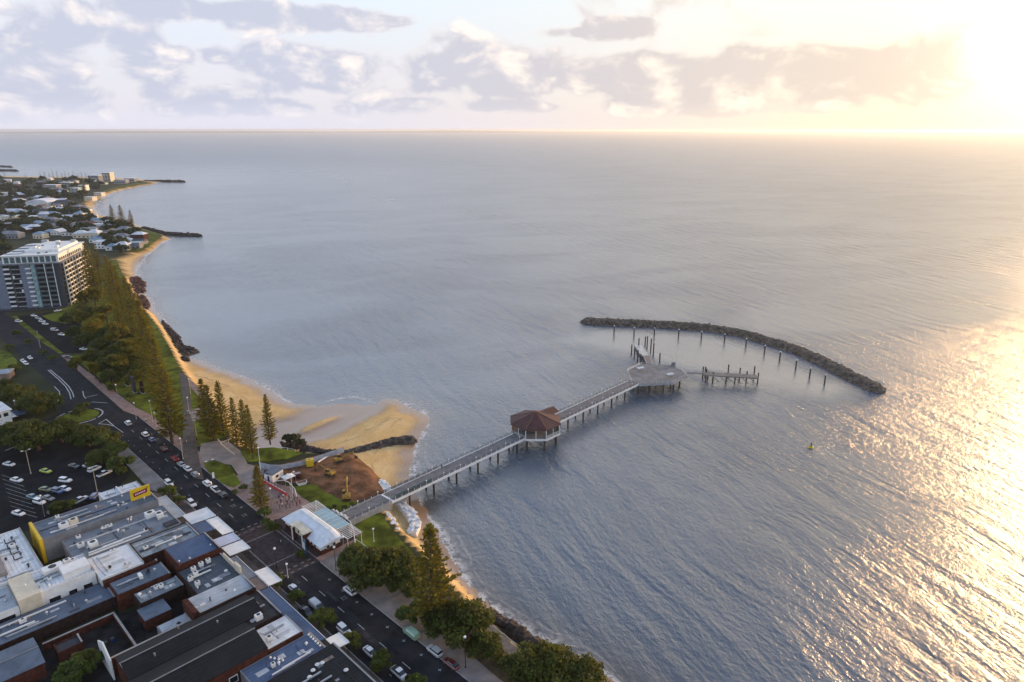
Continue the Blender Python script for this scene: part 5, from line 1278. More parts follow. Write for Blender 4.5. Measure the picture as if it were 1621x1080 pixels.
# ------------------------------------------------------------------ jetty entrance building
je = thing('jetty_entrance_building', 'white vaulted-roof building with red brick porch at the head of the jetty', 'building', S(1.6, -3, LAND + .14), ST_A)
D, L = 6.4, 21.0
MB().box(0, D, .3, L - .3, -.1, 1.5).obj('brick_base', M_BRICK, je)
MB().box(.03, D - .03, .33, L - .33, 1.5, 3.0).obj('walls', M_WHITE, je)
rfm = MB(); rings = []
for y, k_, dz in ((-.5, .0, 0), (-.35, .28, .0), (1.2, .72, 0), (3.2, 1.0, 0), (L - 3.2, 1.0, 0), (L - 1.2, .72, 0), (L + .35, .28, 0), (L + .5, 0, 0)):
    pr = [(-.6, 3.0), (-.6, 3.15), (.6, 3.15 + .75 * k_), (1.9, 3.15 + 1.45 * k_), (3.4, 3.15 + 2.0 * k_), (4.6, 3.15 + 2.25 * k_), (5.6, 3.15 + 2.1 * k_), (6.6, 3.15 + 1.2 * k_), (7.0, 3.15), (7.0, 3.0)]
    rings.append([(x, y, z) for x, z in pr])
rfm.loft(rings[::-1]); rfm.obj('roof', mat('white_sheet_roof', (.66, .69, .73), .45, var=.06, stain=.15), je)
rg = MB(); rg.box(4.1, 5.3, 2.8, L - 2.8, 5.25, 5.62); rg.obj('ridge_vent', M_WHITE, je)
for y in (3.0, 5.0, 15.5, 17.5):
    o = MB().box(-.12, .12, y - .55, y + .55, 1.5, 2.6).obj('window', M_WHITE, je); MB().box(-.16, .16, y - .42, y + .42, 1.6, 2.5).obj('pane', M_GLASS, o)
for x in (2.2, 4.2): o = MB().box(x - .5, x + .5, -.1, .2, 1.5, 2.6).obj('window', M_WHITE, je); MB().box(x - .4, x + .4, -.16, .2, 1.6, 2.5).obj('pane', M_GLASS, o)
for y in (7.4, 13.2):
    o = MB().box(-1.6, .9, y - .75, y + .75, -.1, 4.6).obj('brick_pier', M_BRICK, je); MB().box(-1.75, -1.6, y - .25, y + .25, 0, 4.4).obj('pilaster', M_WHITE, o); MB().box(-1.85, 1.2, y - .95, y + .95, 4.6, 4.95).obj('cap', M_CREAM, o)
MB().box(-1.1, 1.3, 8.2, 12.4, 2.8, 4.7).obj('porch_front', M_CREAM, je); MB().tube((-1.16, 10.3, 3.7), (-1.08, 10.3, 3.7), .45, .45, 14).obj('round_vent', M_DARK, je); MB().box(-1.0, .2, 9.0, 11.6, -.1, 2.7).obj('doorway', M_DARK, je)
MB().box(-1.3, .5, 8.1, 12.5, 4.72, 5.0).obj('porch_cornice', M_CREAM, je)
# glass canopy and pergolas behind it
gc = thing('glass_canopy', 'pale blue glass canopy between the jetty building and the jetty', 'canopy', S(8.6, .5, LAND + .14), ST_A)
M_CANG = mat('canopy_glass', (.20, .33, .37), .12, var=.1, vscale=.3, spec=.8)
for k in range(6): MB().box(0, 4.8, k * 2.2, k * 2.2 + 2.08, 3.7, 3.78).obj('pane', M_CANG, gc)
for k in range(7): MB().box(0, 4.8, k * 2.2 - .1, k * 2.2, 3.6, 3.84).obj('rafter', M_WHITE, gc)
for x in (.2, 4.6):
    for y in (0, 6.5, 13): MB().tube((x, y, 0), (x, y, 3.6), .08, .08, 6).obj('post', M_WHITE, gc)
def pergola(label, n0, s0, D_, L_):
    t = thing('pergola', label, 'pergola', S(n0, s0, LAND + .14), ST_A)
    for x in (0, D_):
        MB().box(x - .08, x + .08, 0, L_, 3.5, 3.75).obj('beam', M_WHITE, t)
        for y in (.2, L_ - .2): MB().tube((x, y, 0), (x, y, 3.5), .08, .08, 6).obj('post', M_WHITE, t)
    for k in range(int(L_ / .8) + 1): MB().box(-.3, D_ + .3, k * .8 - .05, k * .8 + .05, 3.76, 3.92).obj('slat', M_WHITE, t)
pergola('white slatted pergola left of the glass canopy', 8.6, 14.2, 4.6, 5.6)
pergola('white slatted pergola right of the glass canopy with curved end', 8.6, -6.0, 4.6, 5.8)
sw = thing('scalloped_wall', 'white scalloped parapet wall with brick end beside the jetty start', 'wall', S(14.6, 4.4, LAND), ST_A)
prof = [(0, 0), (8.6, 0)] + [(8.6 - i * .43, 2.6 + 1.2 * i / 20 + .55 * abs(math.sin(i * .62))) for i in range(21)]
c = MB(); c.add([(0, y, z) for y, z in prof] + [(.4, y, z) for y, z in prof], [tuple(range(len(prof)))[::-1], tuple(range(len(prof), 2 * len(prof)))] + [(i, (i + 1) % len(prof), len(prof) + (i + 1) % len(prof), len(prof) + i) for i in range(len(prof))]); c.obj('parapet', M_WHITE, sw)
MB().box(-.15, .6, -.9, -.02, 0, 3.0).obj('brick_pier', M_BRICK, sw)
# pylon sign
py_ = thing('pylon_sign', 'slim blue and white pylon sign at the kerb by the raised crossing', 'sign', G(484, 880, LAND + .13), ST_A)
MB().box(-.18, .18, -.55, .55, 0, 5.2).obj('panel', mat('sign_blue', (.02, .10, .17), .4, var=0), py_); MB().box(-.22, .22, -.35, .35, 2.2, 4.6).obj('white_field', M_WHITE, py_); MB().box(-.25, .25, -.2, .2, 1.0, 1.7).obj('lower_field', M_WHITE, py_)

# ------------------------------------------------------------------ apartment tower
TW0 = Vector(G(12, 490)); TWA = math.atan2(8.4, 31.7)
tw = thing('apartment_tower', 'charcoal apartment tower with white balconies and a white glazed penthouse', 'apartment building', TW0, TWA)
FH = 3.15; NF = 9; HM = 1.5 + NF * FH; TWW, TWD = 37.0, 56.0
M_TW = mat('tower_charcoal', (.045, .05, .065), .7, var=.1); M_TWB = mat('tower_bluegrey', (.16, .19, .25), .7, var=.1)
MB().box(-4, TWW - 1, .4, TWD, -.2, HM).obj('core', M_TW, tw)
MB().box(-4, 2.2, 0, .5, -.2, HM + 1.0).obj('end_panel', M_TWB, tw); MB().box(12.2, 18.0, -.4, .5, -.2, HM + .6).obj('fin_panel', M_TWB, tw)
MB().box(18.6, 21.2, -.2, .6, 0, HM).obj('glass_stair', mat('stair_glass', (.25, .38, .40), .15, var=.2, spec=.8), tw)
for f in range(NF):
    z = 1.5 + f * FH
    MB().box(2.6, 6.0, -.7, .5, z, z + 1.0).obj('balcony', M_WHITE, tw)
    o = MB().box(2.8, 5.8, .30, .45, z + 1.0, z + 2.6).obj('window', M_GLASS, tw)
    o = MB().box(7.0, 12.0, -.2, .5, z, z + .22).obj('slab', M_WHITE, tw)
    MB().box(7.2, 11.9, -.15, -.08, z + .2, z + 1.0).obj('balustrade', M_DARK, tw); MB().box(7.2, 11.8, .32, .44, z + .3, z + 2.7).obj('window', M_GLASS, tw)
    if f in (3, 5, 6): MB().box(7.2 + (f % 2) * 3.6, 8.3 + (f % 2) * 3.6, -.18, -.10, z + .3, z + 2.2).obj('screen', M_WHITE, tw)
    MB().box(15.6, 18.7, -1.0, .3, z, z + .95).obj('balcony', M_WHITE, tw)
    for k in range(2):
        x0 = 21.6 + k * 5.6; MB().box(x0, x0 + 5.2, -.8, .5, z, z + .24).obj('slab', M_TWB if k else M_GREY, tw); MB().box(x0 + .1, x0 + 5.1, -.78, -.70, z + .24, z + 1.1).obj('balustrade', M_GLASSG, tw); MB().box(x0 + .3, x0 + 4.9, .32, .44, z + .3, z + 2.7).obj('window', M_GLASS, tw)
    for k in range(9):
        y0 = 2.0 + k * 6.0; MB().box(TWW - 1.3, TWW + 1.3, y0, y0 + 4.6, z, z + .26).obj('slab', M_GREY, tw); MB().box(TWW + 1.15, TWW + 1.25, y0 + .1, y0 + 4.5, z + .26, z + 1.1).obj('balustrade', M_WHITE, tw); MB().box(TWW - 1.05, TWW - .9, y0 + .3, y0 + 4.3, z + .3, z + 2.7).obj('window', M_GLASS, tw)
for k in range(10): MB().box(TWW + 1.0, TWW + 1.5, .9 + k * 6.0, 1.4 + k * 6.0, 0, HM + .5).obj('column', M_CREAM, tw)
for x in (26.8, 32.0): MB().box(x, x + .4, -.95, -.6, 0, HM).obj('column', M_WHITE, tw)
MB().box(-4.4, TWW + .4, -1.0, TWD + .4, HM, HM + .6).obj('roof_slab', M_GREY, tw)
PH = HM + .6
MB().box(2.5, TWW - 1.5, 1.4, TWD - 1, PH, PH + 5.0).obj('penthouse', M_WHITE, tw)
for k in range(9): o = MB().box(3.4 + k * 3.5, 6.4 + k * 3.5, 1.28, 1.42, PH + .3, PH + 4.4).obj('window', M_WHITE, tw); MB().box(3.6 + k * 3.5, 6.2 + k * 3.5, 1.2, 1.4, PH + .4, PH + 4.3).obj('pane', M_GLASSG, o)
for k in range(12): o = MB().box(TWW - 1.52, TWW - 1.36, 2.4 + k * 3.8, 5.4 + k * 3.8, PH + .3, PH + 2.7).obj('window', M_CREAM, tw); MB().box(TWW - 1.5, TWW - 1.3, 2.7 + k * 3.8, 5.1 + k * 3.8, PH + .5, PH + 2.5).obj('pane', M_GLASS, o)
MB().box(1.6, TWW - .8, .6, TWD, PH + 5.0, PH + 5.5).obj('penthouse_roof', M_WHITE, tw)
PT = PH + 5.5
MB().box(12.5, TWW - 4, 12, TWD - 4, PT, PT + 1.6).obj('plant_deck', M_WHITE, tw)
for k in range(4): MB().box(3.0, 12.2, 6.2 + k * 11, 13.4 + k * 11, PT, PT + .5 + .2 * k).obj('skylight', mat('sky_glass', (.16, .20, .26), .15, spec=.8), tw)
for x, y, w_ in ((15, 19, 2), (18.5, 16, 1.4), (24, 36, 3), (28, 20, 2), (10, 50, 4), (21, 44, 2.5), (30, 46, 3)): MB().box(x, x + w_, y, y + 3.0, PT + 1.6 if x > 12.5 else PT + .4, PT + 2.9).obj('plant_unit', M_WHITE if w_ < 3 else M_STEEL, tw)
for x, y in ((15.5, 27), (16.4, 31), (22, 6), (26, 8)): MB().box(x, x + 1.2, y, y + 1.6, PT + (1.6 if y > 12 else 0), PT + (2.1 if y > 12 else .6)).obj('vent', M_DARK, tw)
MB().box(-3, TWW, -6, -1.2, -.2, .5).obj('podium', M_DARK, tw)

# ------------------------------------------------------------------ cars
def ring8(x, hw, z0, z1, r=.18):
    return [(x, -hw + r * .5, z0), (x, -hw, z0 + r), (x, -hw, z1 - r * 1.2), (x, -hw + r, z1), (x, hw - r, z1), (x, hw, z1 - r * 1.2), (x, hw, z0 + r), (x, hw - r * .5, z0)]
TYRE = mat('tyre', (.012, .012, .013), .8, var=0); RIM = mat('rim', (.35, .35, .36), .35, .7, var=0)
HEADL = mat('headlamp_lens', (.55, .56, .55), .15, var=0, spec=.7); TAILL = mat('tail_lamp_lens', (.25, .01, .01), .2, var=0)
def wheel_meshes():
    t = MB(); t.tube((0, -.11, 0), (0, .11, 0), .33, .33, 14); r_ = MB(); r_.tube((0, -.12, 0), (0, .12, 0), .2, .2, 10)
    return t.mesh('tyre', TYRE), r_.mesh('rim', RIM)
WTY, WRI = wheel_meshes()
def car_type(kind):
    """x forward; returns meshes and wheel stations"""
    if kind == 'sedan':
        body = [(-2.3, .72, .45, .82), (-2.15, .84, .32, .98), (-1.2, .90, .24, 1.0), (.9, .90, .24, .96), (1.9, .86, .28, .86), (2.25, .70, .36, .70)]
        glass = [(-1.75, .66, .94, .98), (-1.05, .70, .94, 1.36), (.0, .71, .94, 1.40), (.45, .70, .92, 1.34), (1.15, .72, .90, .94)]; roof = (-1.1, .38, .62, 1.36); wb = (1.42, -1.35); L = 2.2
    elif kind == 'suv':
        body = [(-2.25, .80, .45, .98), (-2.15, .88, .36, 1.10), (-1.0, .94, .30, 1.12), (.9, .94, .30, 1.08), (1.85, .90, .34, 1.0), (2.2, .76, .42, .84)]
        glass = [(-2.15, .74, 1.05, 1.12), (-1.9, .76, 1.05, 1.64), (-.2, .77, 1.05, 1.70), (.4, .76, 1.04, 1.62), (1.1, .76, 1.02, 1.06)]; roof = (-1.95, .34, .70, 1.64); wb = (1.38, -1.35); L = 2.15
    elif kind == 'ute':
        body = [(-2.6, .84, .5, .95), (-2.5, .88, .40, .98), (-.7, .90, .34, 1.0), (1.0, .90, .34, 1.04), (2.1, .87, .38, .98), (2.45, .74, .44, .84)]
        glass = [(-.85, .72, .98, 1.55), (-.6, .74, .98, 1.66), (.2, .74, .98, 1.68), (.6, .73, 1.0, 1.58), (1.2, .74, 1.0, 1.04)]; roof = (-.75, .52, .68, 1.62); wb = (1.6, -1.6); L = 2.5
    else:                                                   # van
        body = [(-2.5, .84, .42, 1.55), (-2.42, .92, .36, 1.72), (-1, .95, .32, 1.78), (1.0, .95, .32, 1.74), (1.7, .92, .34, 1.15), (2.3, .80, .42, .92)]
        glass = [(.95, .90, 1.15, 1.72), (1.0, .90, 1.15, 1.74), (1.15, .89, 1.15, 1.66), (1.35, .88, 1.13, 1.5), (1.78, .85, 1.08, 1.12)]; roof = (-2.3, .95, .82, 1.80); wb = (1.55, -1.5); L = 2.4
    b = MB(); b.loft([ring8(*q) for q in body]); b.smooth = False
    g = MB(); g.loft([ring8(x, hw, z0, max(z1, z0 + .03), min(.12, (z1 - z0) * .3)) for x, hw, z0, z1 in glass])
    r_ = MB(); r_.loft([ring8(roof[0], roof[2] - .04, roof[3] - .03, roof[3] + .05, .04), ring8((roof[0] + roof[1]) / 2, roof[2], roof[3] + .01, roof[3] + .10, .04), ring8(roof[1], roof[2] - .03, roof[3] - .04, roof[3] + .05, .04)])
    hl = MB(); hl.box(-.06, .06, -.16, .16, -.08, .08)
    tray = None
    if kind == 'ute': tray = MB(); tray.box(-2.42, -.95, -.72, .72, .985, 1.012)
    P0 = M_WHITE
    return dict(body=b.mesh(kind + '_body', P0), glass=g.mesh(kind + '_glass', M_GLASS), roof=r_.mesh(kind + '_roof', P0), wb=wb, L=L, tray=tray.mesh('tray', M_BLACK) if tray else None, front=body[-1], back=body[0])
CT = {k: car_type(k) for k in ('sedan', 'suv', 'ute', 'van')}
_h = MB(); _h.box(-.05, .05, -.17, .17, -.07, .07); HL_ME = _h.mesh('headlight', HEADL)
_h = MB(); _h.box(-.05, .05, -.14, .14, -.09, .09); TL_ME = _h.mesh('tail_light', TAILL)
PAINT = {}
for nm, c_ in dict(white=(.72, .72, .71), silver=(.42, .44, .46), grey=(.16, .17, .18), black=(.018, .018, .02), blue=(.03, .06, .18), red=(.28, .012, .012), lime=(.38, .46, .015), olive=(.14, .15, .03), teal=(.10, .20, .24), green=(.30, .46, .33), maroon=(.10, .012, .015)).items():
    PAINT[nm] = mat('car_' + nm, c_, .28, var=.03, spec=.6, coat=.6)
def car(kind, paint, p, heading, label, group):
    c = CT[kind]; t = thing('car' if kind not in ('van', 'ute') else ('van' if kind == 'van' else 'utility_truck'), label, 'car' if kind in ('sedan', 'suv') else kind, p, heading, group)
    for part in ('body', 'roof'):
        o = link(part, c[part], t); o.material_slots[0].link = 'OBJECT'; o.material_slots[0].material = PAINT[paint]
    link('windows', c['glass'], t)
    for x in c['wb']:
        for y in (-.80, .80):
            wv = link('wheel', None, t, (x, y, .33)); link('tyre', WTY, wv); link('rim', WRI, wv)
    for y in (-.55, .55):
        link('headlight', HL_ME, t, (c['front'][0] - .06, y, (c['front'][2] + c['front'][3]) / 2 + .08)); link('tail_light', TL_ME, t, (c['back'][0] + .03, y, (c['back'][2] + c['back'][3]) / 2 + .12))
    if c['tray']: link('tray', c['tray'], t)
    return t
SA = ST_A + math.pi / 2                                     # heading up the street
ZR = LAND + .012
def street(u, v, kind, paint, label, back=False, z=ZR): car(kind, paint, G(u, v, z), SA + (math.pi if back else 0), label, 'cars parked along the parade')
for a in [(203, 672, 'suv', 'white', 'white car leaving the roundabout towards the jetty'), (230, 690, 'suv', 'white', 'white four-wheel drive at the head of the sea-side parked row'),
          (241, 698, 'sedan', 'blue', 'dark blue car second in the sea-side parked row'), (260, 713, 'suv', 'maroon', 'dark red car with pale roof third in the sea-side parked row'),
          (277, 728, 'sedan', 'red', 'bright red car beside the foot of the promenade'), (287, 737, 'sedan', 'silver', 'silver car behind the bright red car'), (297, 744, 'sedan', 'white', 'white car at the promenade foot behind the silver car'),
          (309, 754, 'suv', 'grey', 'grey car in the shade below the promenade'), (328, 768, 'suv', 'white', 'white car first beside the triangle lawn'), (341, 777, 'ute', 'white', 'white utility second beside the triangle lawn'), (353, 786, 'suv', 'black', 'black car third beside the triangle lawn')]:
    street(*a)
for a in [(268, 768, 'suv', 'white', 'white car half hidden by the street tree near the yellow sign'), (304, 800, 'suv', 'white', 'white car just above the white two-panel awning'), (467, 936, 'sedan', 'white', 'white sedan parked by the shops below the raised crossing'),
          (502, 963, 'van', 'silver', 'silver van between street trees on the shop side'), (485, 972, 'ute', 'black', 'black utility with white tray rails on the shop side'), (545, 1001, 'suv', 'white', 'white and dark car at the cream awning corner'),
          (587, 1036, 'sedan', 'white', 'white sedan with dark sunroof between two street trees'), (633, 1070, 'ute', 'white', 'white utility at the bottom of the shop side')]:
    street(*a, True)
for a in [(554, 938, 'suv', 'white', 'pale car alone on the sea side below the jetty building'), (651, 1006, 'van', 'green', 'pale green van at the kerb below the big pine'), (688, 1034, 'suv', 'silver', 'blue-silver car behind the pale green van'), (714, 1054, 'sedan', 'maroon', 'dark red car lowest on the sea side')]:
    street(*a)
def aim(u, v, du, dv, kind, paint, label, group, z=LAND + .003):
    a = Vector(G(u - du, v - dv, z)); b = Vector(G(u + du, v + dv, z)); d = b - a
    car(kind, paint, G(u, v, z), math.atan2(d.y, d.x), label, group)
CPK = 'cars in the shop car park'
for a in [(15, 737, 9, 1.6, 'sedan', 'white', 'pale car at the top left of the car park'), (27, 762, 9, 1.8, 'sedan', 'white', 'white sedan alone in the left bays of the car park'), (73, 748, 8, 1.8, 'sedan', 'lime', 'lime green car in the middle of the car park'),
          (104, 763, 8, .8, 'suv', 'white', 'white car in the middle of the car park, upper of two'), (103, 776, 8, 2, 'sedan', 'white', 'white car in the middle of the car park, lower of two'), (73, 777, 7, 1, 'sedan', 'olive', 'olive green car in the car park below the lime one'),
          (92, 780, 8, 2, 'suv', 'blue', 'blue car next to the olive car'), (53, 789, 8, 2, 'sedan', 'teal', 'teal-grey car in the lower car park row'), (77, 791, 8, 2.4, 'sedan', 'grey', 'dark grey car in the lower car park row'), (63, 797, 8, 2.4, 'suv', 'white', 'white car in the lower car park row'),
          (30, 815, 9, 2.4, 'sedan', 'white', 'white car nearest the large white roof in the car park'), (142, 737, 9, -4, 'sedan', 'silver', 'silver car topmost beside the car park trees'), (150, 745, 9, -4, 'suv', 'white', 'white car second beside the car park trees'),
          (166, 752, 9, -4, 'ute', 'white', 'white utility lowest beside the car park trees'), (128, 794, 8, -4, 'ute', 'silver', 'silver utility beside the long grey roof'), (151, 788, 6, -6, 'suv', 'blue', 'blue car beside the white annexe'),
          (118, 740, 8, 2, 'sedan', 'black', 'black car under the trees above the car park'), (88, 812, 6, -3, 'suv', 'black', 'black car by the low dark tree')]:
    aim(*a, CPK)
UPK = 'cars in the upper car park'
for a in [(30, 510, 8, .6, 'suv', 'white', 'white car turning into the upper car park'), (54, 501, 6, 1, 'sedan', 'white', 'farthest white car in the upper car park row'), (61, 505, 6, 1, 'sedan', 'silver', 'silver car second in the upper car park row'), (67, 510, 7, 1, 'suv', 'white', 'white car third in the upper car park row'),
          (72, 514, 6, 1, 'sedan', 'white', 'white car fourth in the upper car park row'), (87, 524, 8, 1, 'van', 'silver', 'silver van in the upper car park'), (98, 531, 7, 1, 'sedan', 'white', 'white car beside the silver van in the upper car park'),
          (109, 567, 8, 1, 'sedan', 'black', 'dark car near the exit of the upper car park'), (133, 554, 7, .5, 'sedan', 'white', 'white car half under the golden park trees'), (92, 493, 6, -1, 'sedan', 'white', 'white car at the foot of the apartment tower'),
          (48, 568, 4, 3, 'sedan', 'white', 'white car driving beyond the road bend, right of two others'), (37, 573, 4, 3, 'sedan', 'white', 'first of two white cars close together beyond the road bend'), (41.5, 577, 4, 3, 'sedan', 'white', 'second of two white cars close together beyond the road bend')]:
    aim(*a, UPK, LAND + .02)

# ------------------------------------------------------------------ lamp posts
def lamp_post(u, v, h, label, style=0, z=LAND + .13, m=None):
    t = thing('street_lamp', label, 'street lamp', G(u, v, z), ST_A, 'street lamps')
    mm = m or M_STEEL
    c = MB(); c.tube((0, 0, 0), (0, 0, h), .11, .06, 8); c.tube((0, 0, 0), (0, 0, .5), .18, .16, 8); c.obj('pole', mm, t)
    if style == 0:
        c = MB(); c.path([(0, 0, h), (-.5, 0, h + .25), (-1.5, 0, h + .3)], .05); c.obj('arm', mm, t); c = MB(); c.box(-2.2, -1.4, -.16, .16, h + .2, h + .36); c.obj('lantern', M_WHITE, t)
    elif style == 1:
        c = MB(); c.loft([octo(.12, h), octo(.32, h + .2), octo(.34, h + .45), octo(.12, h + .7)]); c.obj('globe', M_WHITE, t)
    else:
        for s_ in (-1, 1): c = MB(); c.path([(0, 0, h - .2), (s_ * .9, 0, h + .1)], .05); c.obj('arm', mm, t); c = MB(); c.box(s_ * 1.1 - .35, s_ * 1.1 + .35, -.16, .16, h + .04, h + .2); c.obj('lantern', M_WHITE, t)
LP_Y = mat('lamp_pole_pale', (.50, .46, .34), .6, var=.08)
for u, v, h, st, m_, lab in [(242, 668, 9, 1, LP_Y, 'pale lamp post on the lawn above the parked row'), (248, 676, 6, 1, LP_Y, 'short pale lamp post beside the park footpath'), (311, 690, 11, 0, LP_Y, 'pale lamp post on the lawn right of the promenade'),
                          (290, 727, 8, 1, LP_Y, 'brown pole at the left foot of the promenade'), (302, 624, 7, 1, LP_Y, 'pale lamp post by the beach walk'), (337, 767, 9, 2, M_DARK, 'dark double lamp post with banner beside the triangle lawn'), (413, 747, 9, 1, M_WHITE, 'white lamp post at the hoarding corner'),
                          (464, 788, 9, 2, M_WHITE, 'white double lamp post on the lawn by the crowd'), (431, 806, 7, 1, M_STEEL, 'lamp post beside the young plaza pine'), (532, 903, 7, 1, M_BLACK, 'black lamp post right of the jetty building'), (545, 876, 5, 1, M_STEEL, 'thin lamp post on the sea footpath behind the black one'),
                          (737, 1057, 8, 1, M_BLACK, 'dark lamp post on the footpath at the lower right'), (49, 750, 9, 2, LP_Y, 'lamp post in the upper car park bays'), (154, 778, 9, 2, LP_Y, 'lamp post beside the white annexe'), (71, 818, 7, 1, M_STEEL, 'lamp post at the bottom of the car park'),
                          (188, 637, 8, 1, M_STEEL, 'grey lamp post at the roundabout footpath'), (216, 664, 7, 1, M_STEEL, 'grey lamp post beside the white car leaving the roundabout'), (592, 858, 4, 1, M_WHITE, 'small white lamp post on the jetty lawn'), (438, 900, 6, 1, M_BLACK, 'dark lamp post on the raised crossing'), (300, 655, 7, 1, LP_Y, 'pale lamp post beside the promenade middle'),
                          (28, 660, 7, 1, LP_Y, 'lamp post beside the white pub'), (456, 915, 4, 1, M_WHITE, 'white globe post at the lower crossing edge')]:
    lamp_post(u, v, h, lab, st, LAND + .13, m_)
tp = thing('timber_pole', 'thick brown timber pole on the median of the upper car park', 'pole', G(64, 551, LAND + .1)); c = MB(); c.tube((0, 0, 0), (0, 0, 9.5), .30, .22, 8); c.obj('pole', M_TIMBER, tp); c = MB(); c.box(-.3, .3, -.3, .3, 9.5, 9.7); c.obj('cap', M_KERB, tp)
bn = thing('banner', 'white banner hung on the dark double lamp post', 'banner', Vector(G(337, 767, LAND + .13)), ST_A); MB().box(.15, .9, -.03, .03, 2.2, 4.4).obj('cloth', M_WHITE, bn); MB().tube((.1, 0, 4.42), (.95, 0, 4.42), .03, .03, 5).obj('rod', M_BLACK, bn)

# ------------------------------------------------------------------ people
def person_mesh(seed, cols, walk=.0):
    """one continuous skinned body, coloured by height"""
    rs = random.Random(seed); st = .13 + walk * .12
    J = [((0, 0, .95), .15), ((0, 0, 1.2), .15), ((0, 0, 1.42), .16), ((0, 0, 1.52), .065), ((0, .01, 1.63), .10), ((0, 0, 1.74), .085),
         ((-.09, 0, .9), .10), ((-.10, st * .5, .5), .075), ((-.10, -st * .4, .08), .055), ((-.10, -st * .4 + .14, .03), .045),
         ((.09, 0, .9), .10), ((.10, -st * .2, .5), .075), ((.10, st, .08), .055), ((.10, st + .14, .03), .045),
         ((-.21, 0, 1.40), .065), ((-.27, -.03, 1.12), .05), ((-.25, .08, .88), .04), ((.21, 0, 1.40), .065), ((.27, -.03, 1.12), .05), ((.25, .10, .90), .04)]
    E = [(0, 1), (1, 2), (2, 3), (3, 4), (4, 5), (0, 6), (6, 7), (7, 8), (8, 9), (0, 10), (10, 11), (11, 12), (12, 13), (2, 14), (14, 15), (15, 16), (2, 17), (17, 18), (18, 19)]
    me = bpy.data.meshes.new('person_skeleton'); me.from_pydata([j[0] for j in J], E, [])
    o = bpy.data.objects.new('person_skeleton', me); col.objects.link(o)
    sk = o.modifiers.new('skin', 'SKIN'); o.modifiers.new('sub', 'SUBSURF').levels = 1
    for i, j in enumerate(J): me.skin_vertices[0].data[i].radius = (j[1], j[1] * (.8 if i < 3 else 1)); me.skin_vertices[0].data[i].use_root = (i == 0)
    dg = bpy.context.evaluated_depsgraph_get(); nm = bpy.data.meshes.new_from_object(o.evaluated_get(dg)); bpy.data.objects.remove(o); bpy.data.meshes.remove(me)
    nm.name = 'body'; nm.materials.clear()
    for m_ in cols: nm.materials.append(m_)
    for f in nm.polygons:
        c_ = f.center; z = c_.z
        f.material_index = 3 if z > 1.68 or (z > 1.6 and c_.y < -.02) else 2 if z > 1.5 or (abs(c_.x) > .22 and z < 1.08) else 1 if z > .93 else 0 if z > .09 else 3
    return nm
SKIN = mat('skin', (.34, .19, .13), .6, var=0); HAIR = mat('hair', (.03, .02, .015), .7, var=0)
cl = lambda n, c_: mat('cloth_' + n, c_, .85, var=.05)
PEOPLE = [person_mesh(i, [cl(a, ca), cl(b_, cb), SKIN, HAIR], wk) for i, (a, ca, b_, cb, wk) in enumerate([('navy', (.02, .025, .05), 'black', (.015, .015, .017), 0), ('black', (.015, .015, .017), 'maroon', (.12, .02, .025), .5), ('denim', (.04, .06, .11), 'white', (.6, .6, .6), 1), ('grey', (.10, .10, .11), 'navy', (.02, .025, .05), .3)])]
WEAR = ['in dark clothes', 'in a maroon top', 'in a white top', 'in a navy top']
crowd = [(442, 791), (445, 797), (449, 789), (452, 795), (455, 799), (458, 791), (461, 796), (464, 800), (467, 793), (470, 801), (447, 803), (453, 805), (459, 804), (475, 798), (439, 797), (443, 806), (465, 788), (471, 793)]
for i, (u, v) in enumerate(crowd):
    k = i % 4; q = thing('person', 'person %s in the crowd gathered left of the jetty building' % WEAR[k], 'person', G(u, v, LAND + .13), rnd.uniform(0, 6.28), 'people gathered left of the jetty building %s' % WEAR[k]); link('body', PEOPLE[k], q)
for u, v, k, lab in [(231, 668, 2, 'person in a white top beside the park footpath lamp'), (296, 703, 2, 'person in a white top walking on the promenade'), (308, 701, 0, 'left person in dark clothes walking on the promenade'), (312, 700, 3, 'right person in a navy top walking on the promenade'),
                     (437, 829, 0, 'person in dark clothes by the plaza trees'), (431, 833, 3, 'person in a navy top near the crossing planting'), (446, 838, 1, 'person in a maroon top left of the jetty building porch'), (556, 855, 0, 'person in dark clothes under the right pergola'),
                     (222, 762, 1, 'person in a maroon top on the footpath behind the yellow sign'), (445, 862, 2, 'person in a white top on the raised crossing')]:
    q = thing('person', lab, 'person', G(u, v, LAND + .17), rnd.uniform(0, 6.28)); link('body', PEOPLE[k], q)
q = thing('person', 'person in dark clothes standing on the jetty side landing', 'person', S(43, 12.3, DZ + .02)); link('body', PEOPLE[0], q)
q.location = J0 + Vector((math.cos(JA) * 44 - math.sin(JA) * 2.0, math.sin(JA) * 44 + math.cos(JA) * 2.0, DZ + .005))

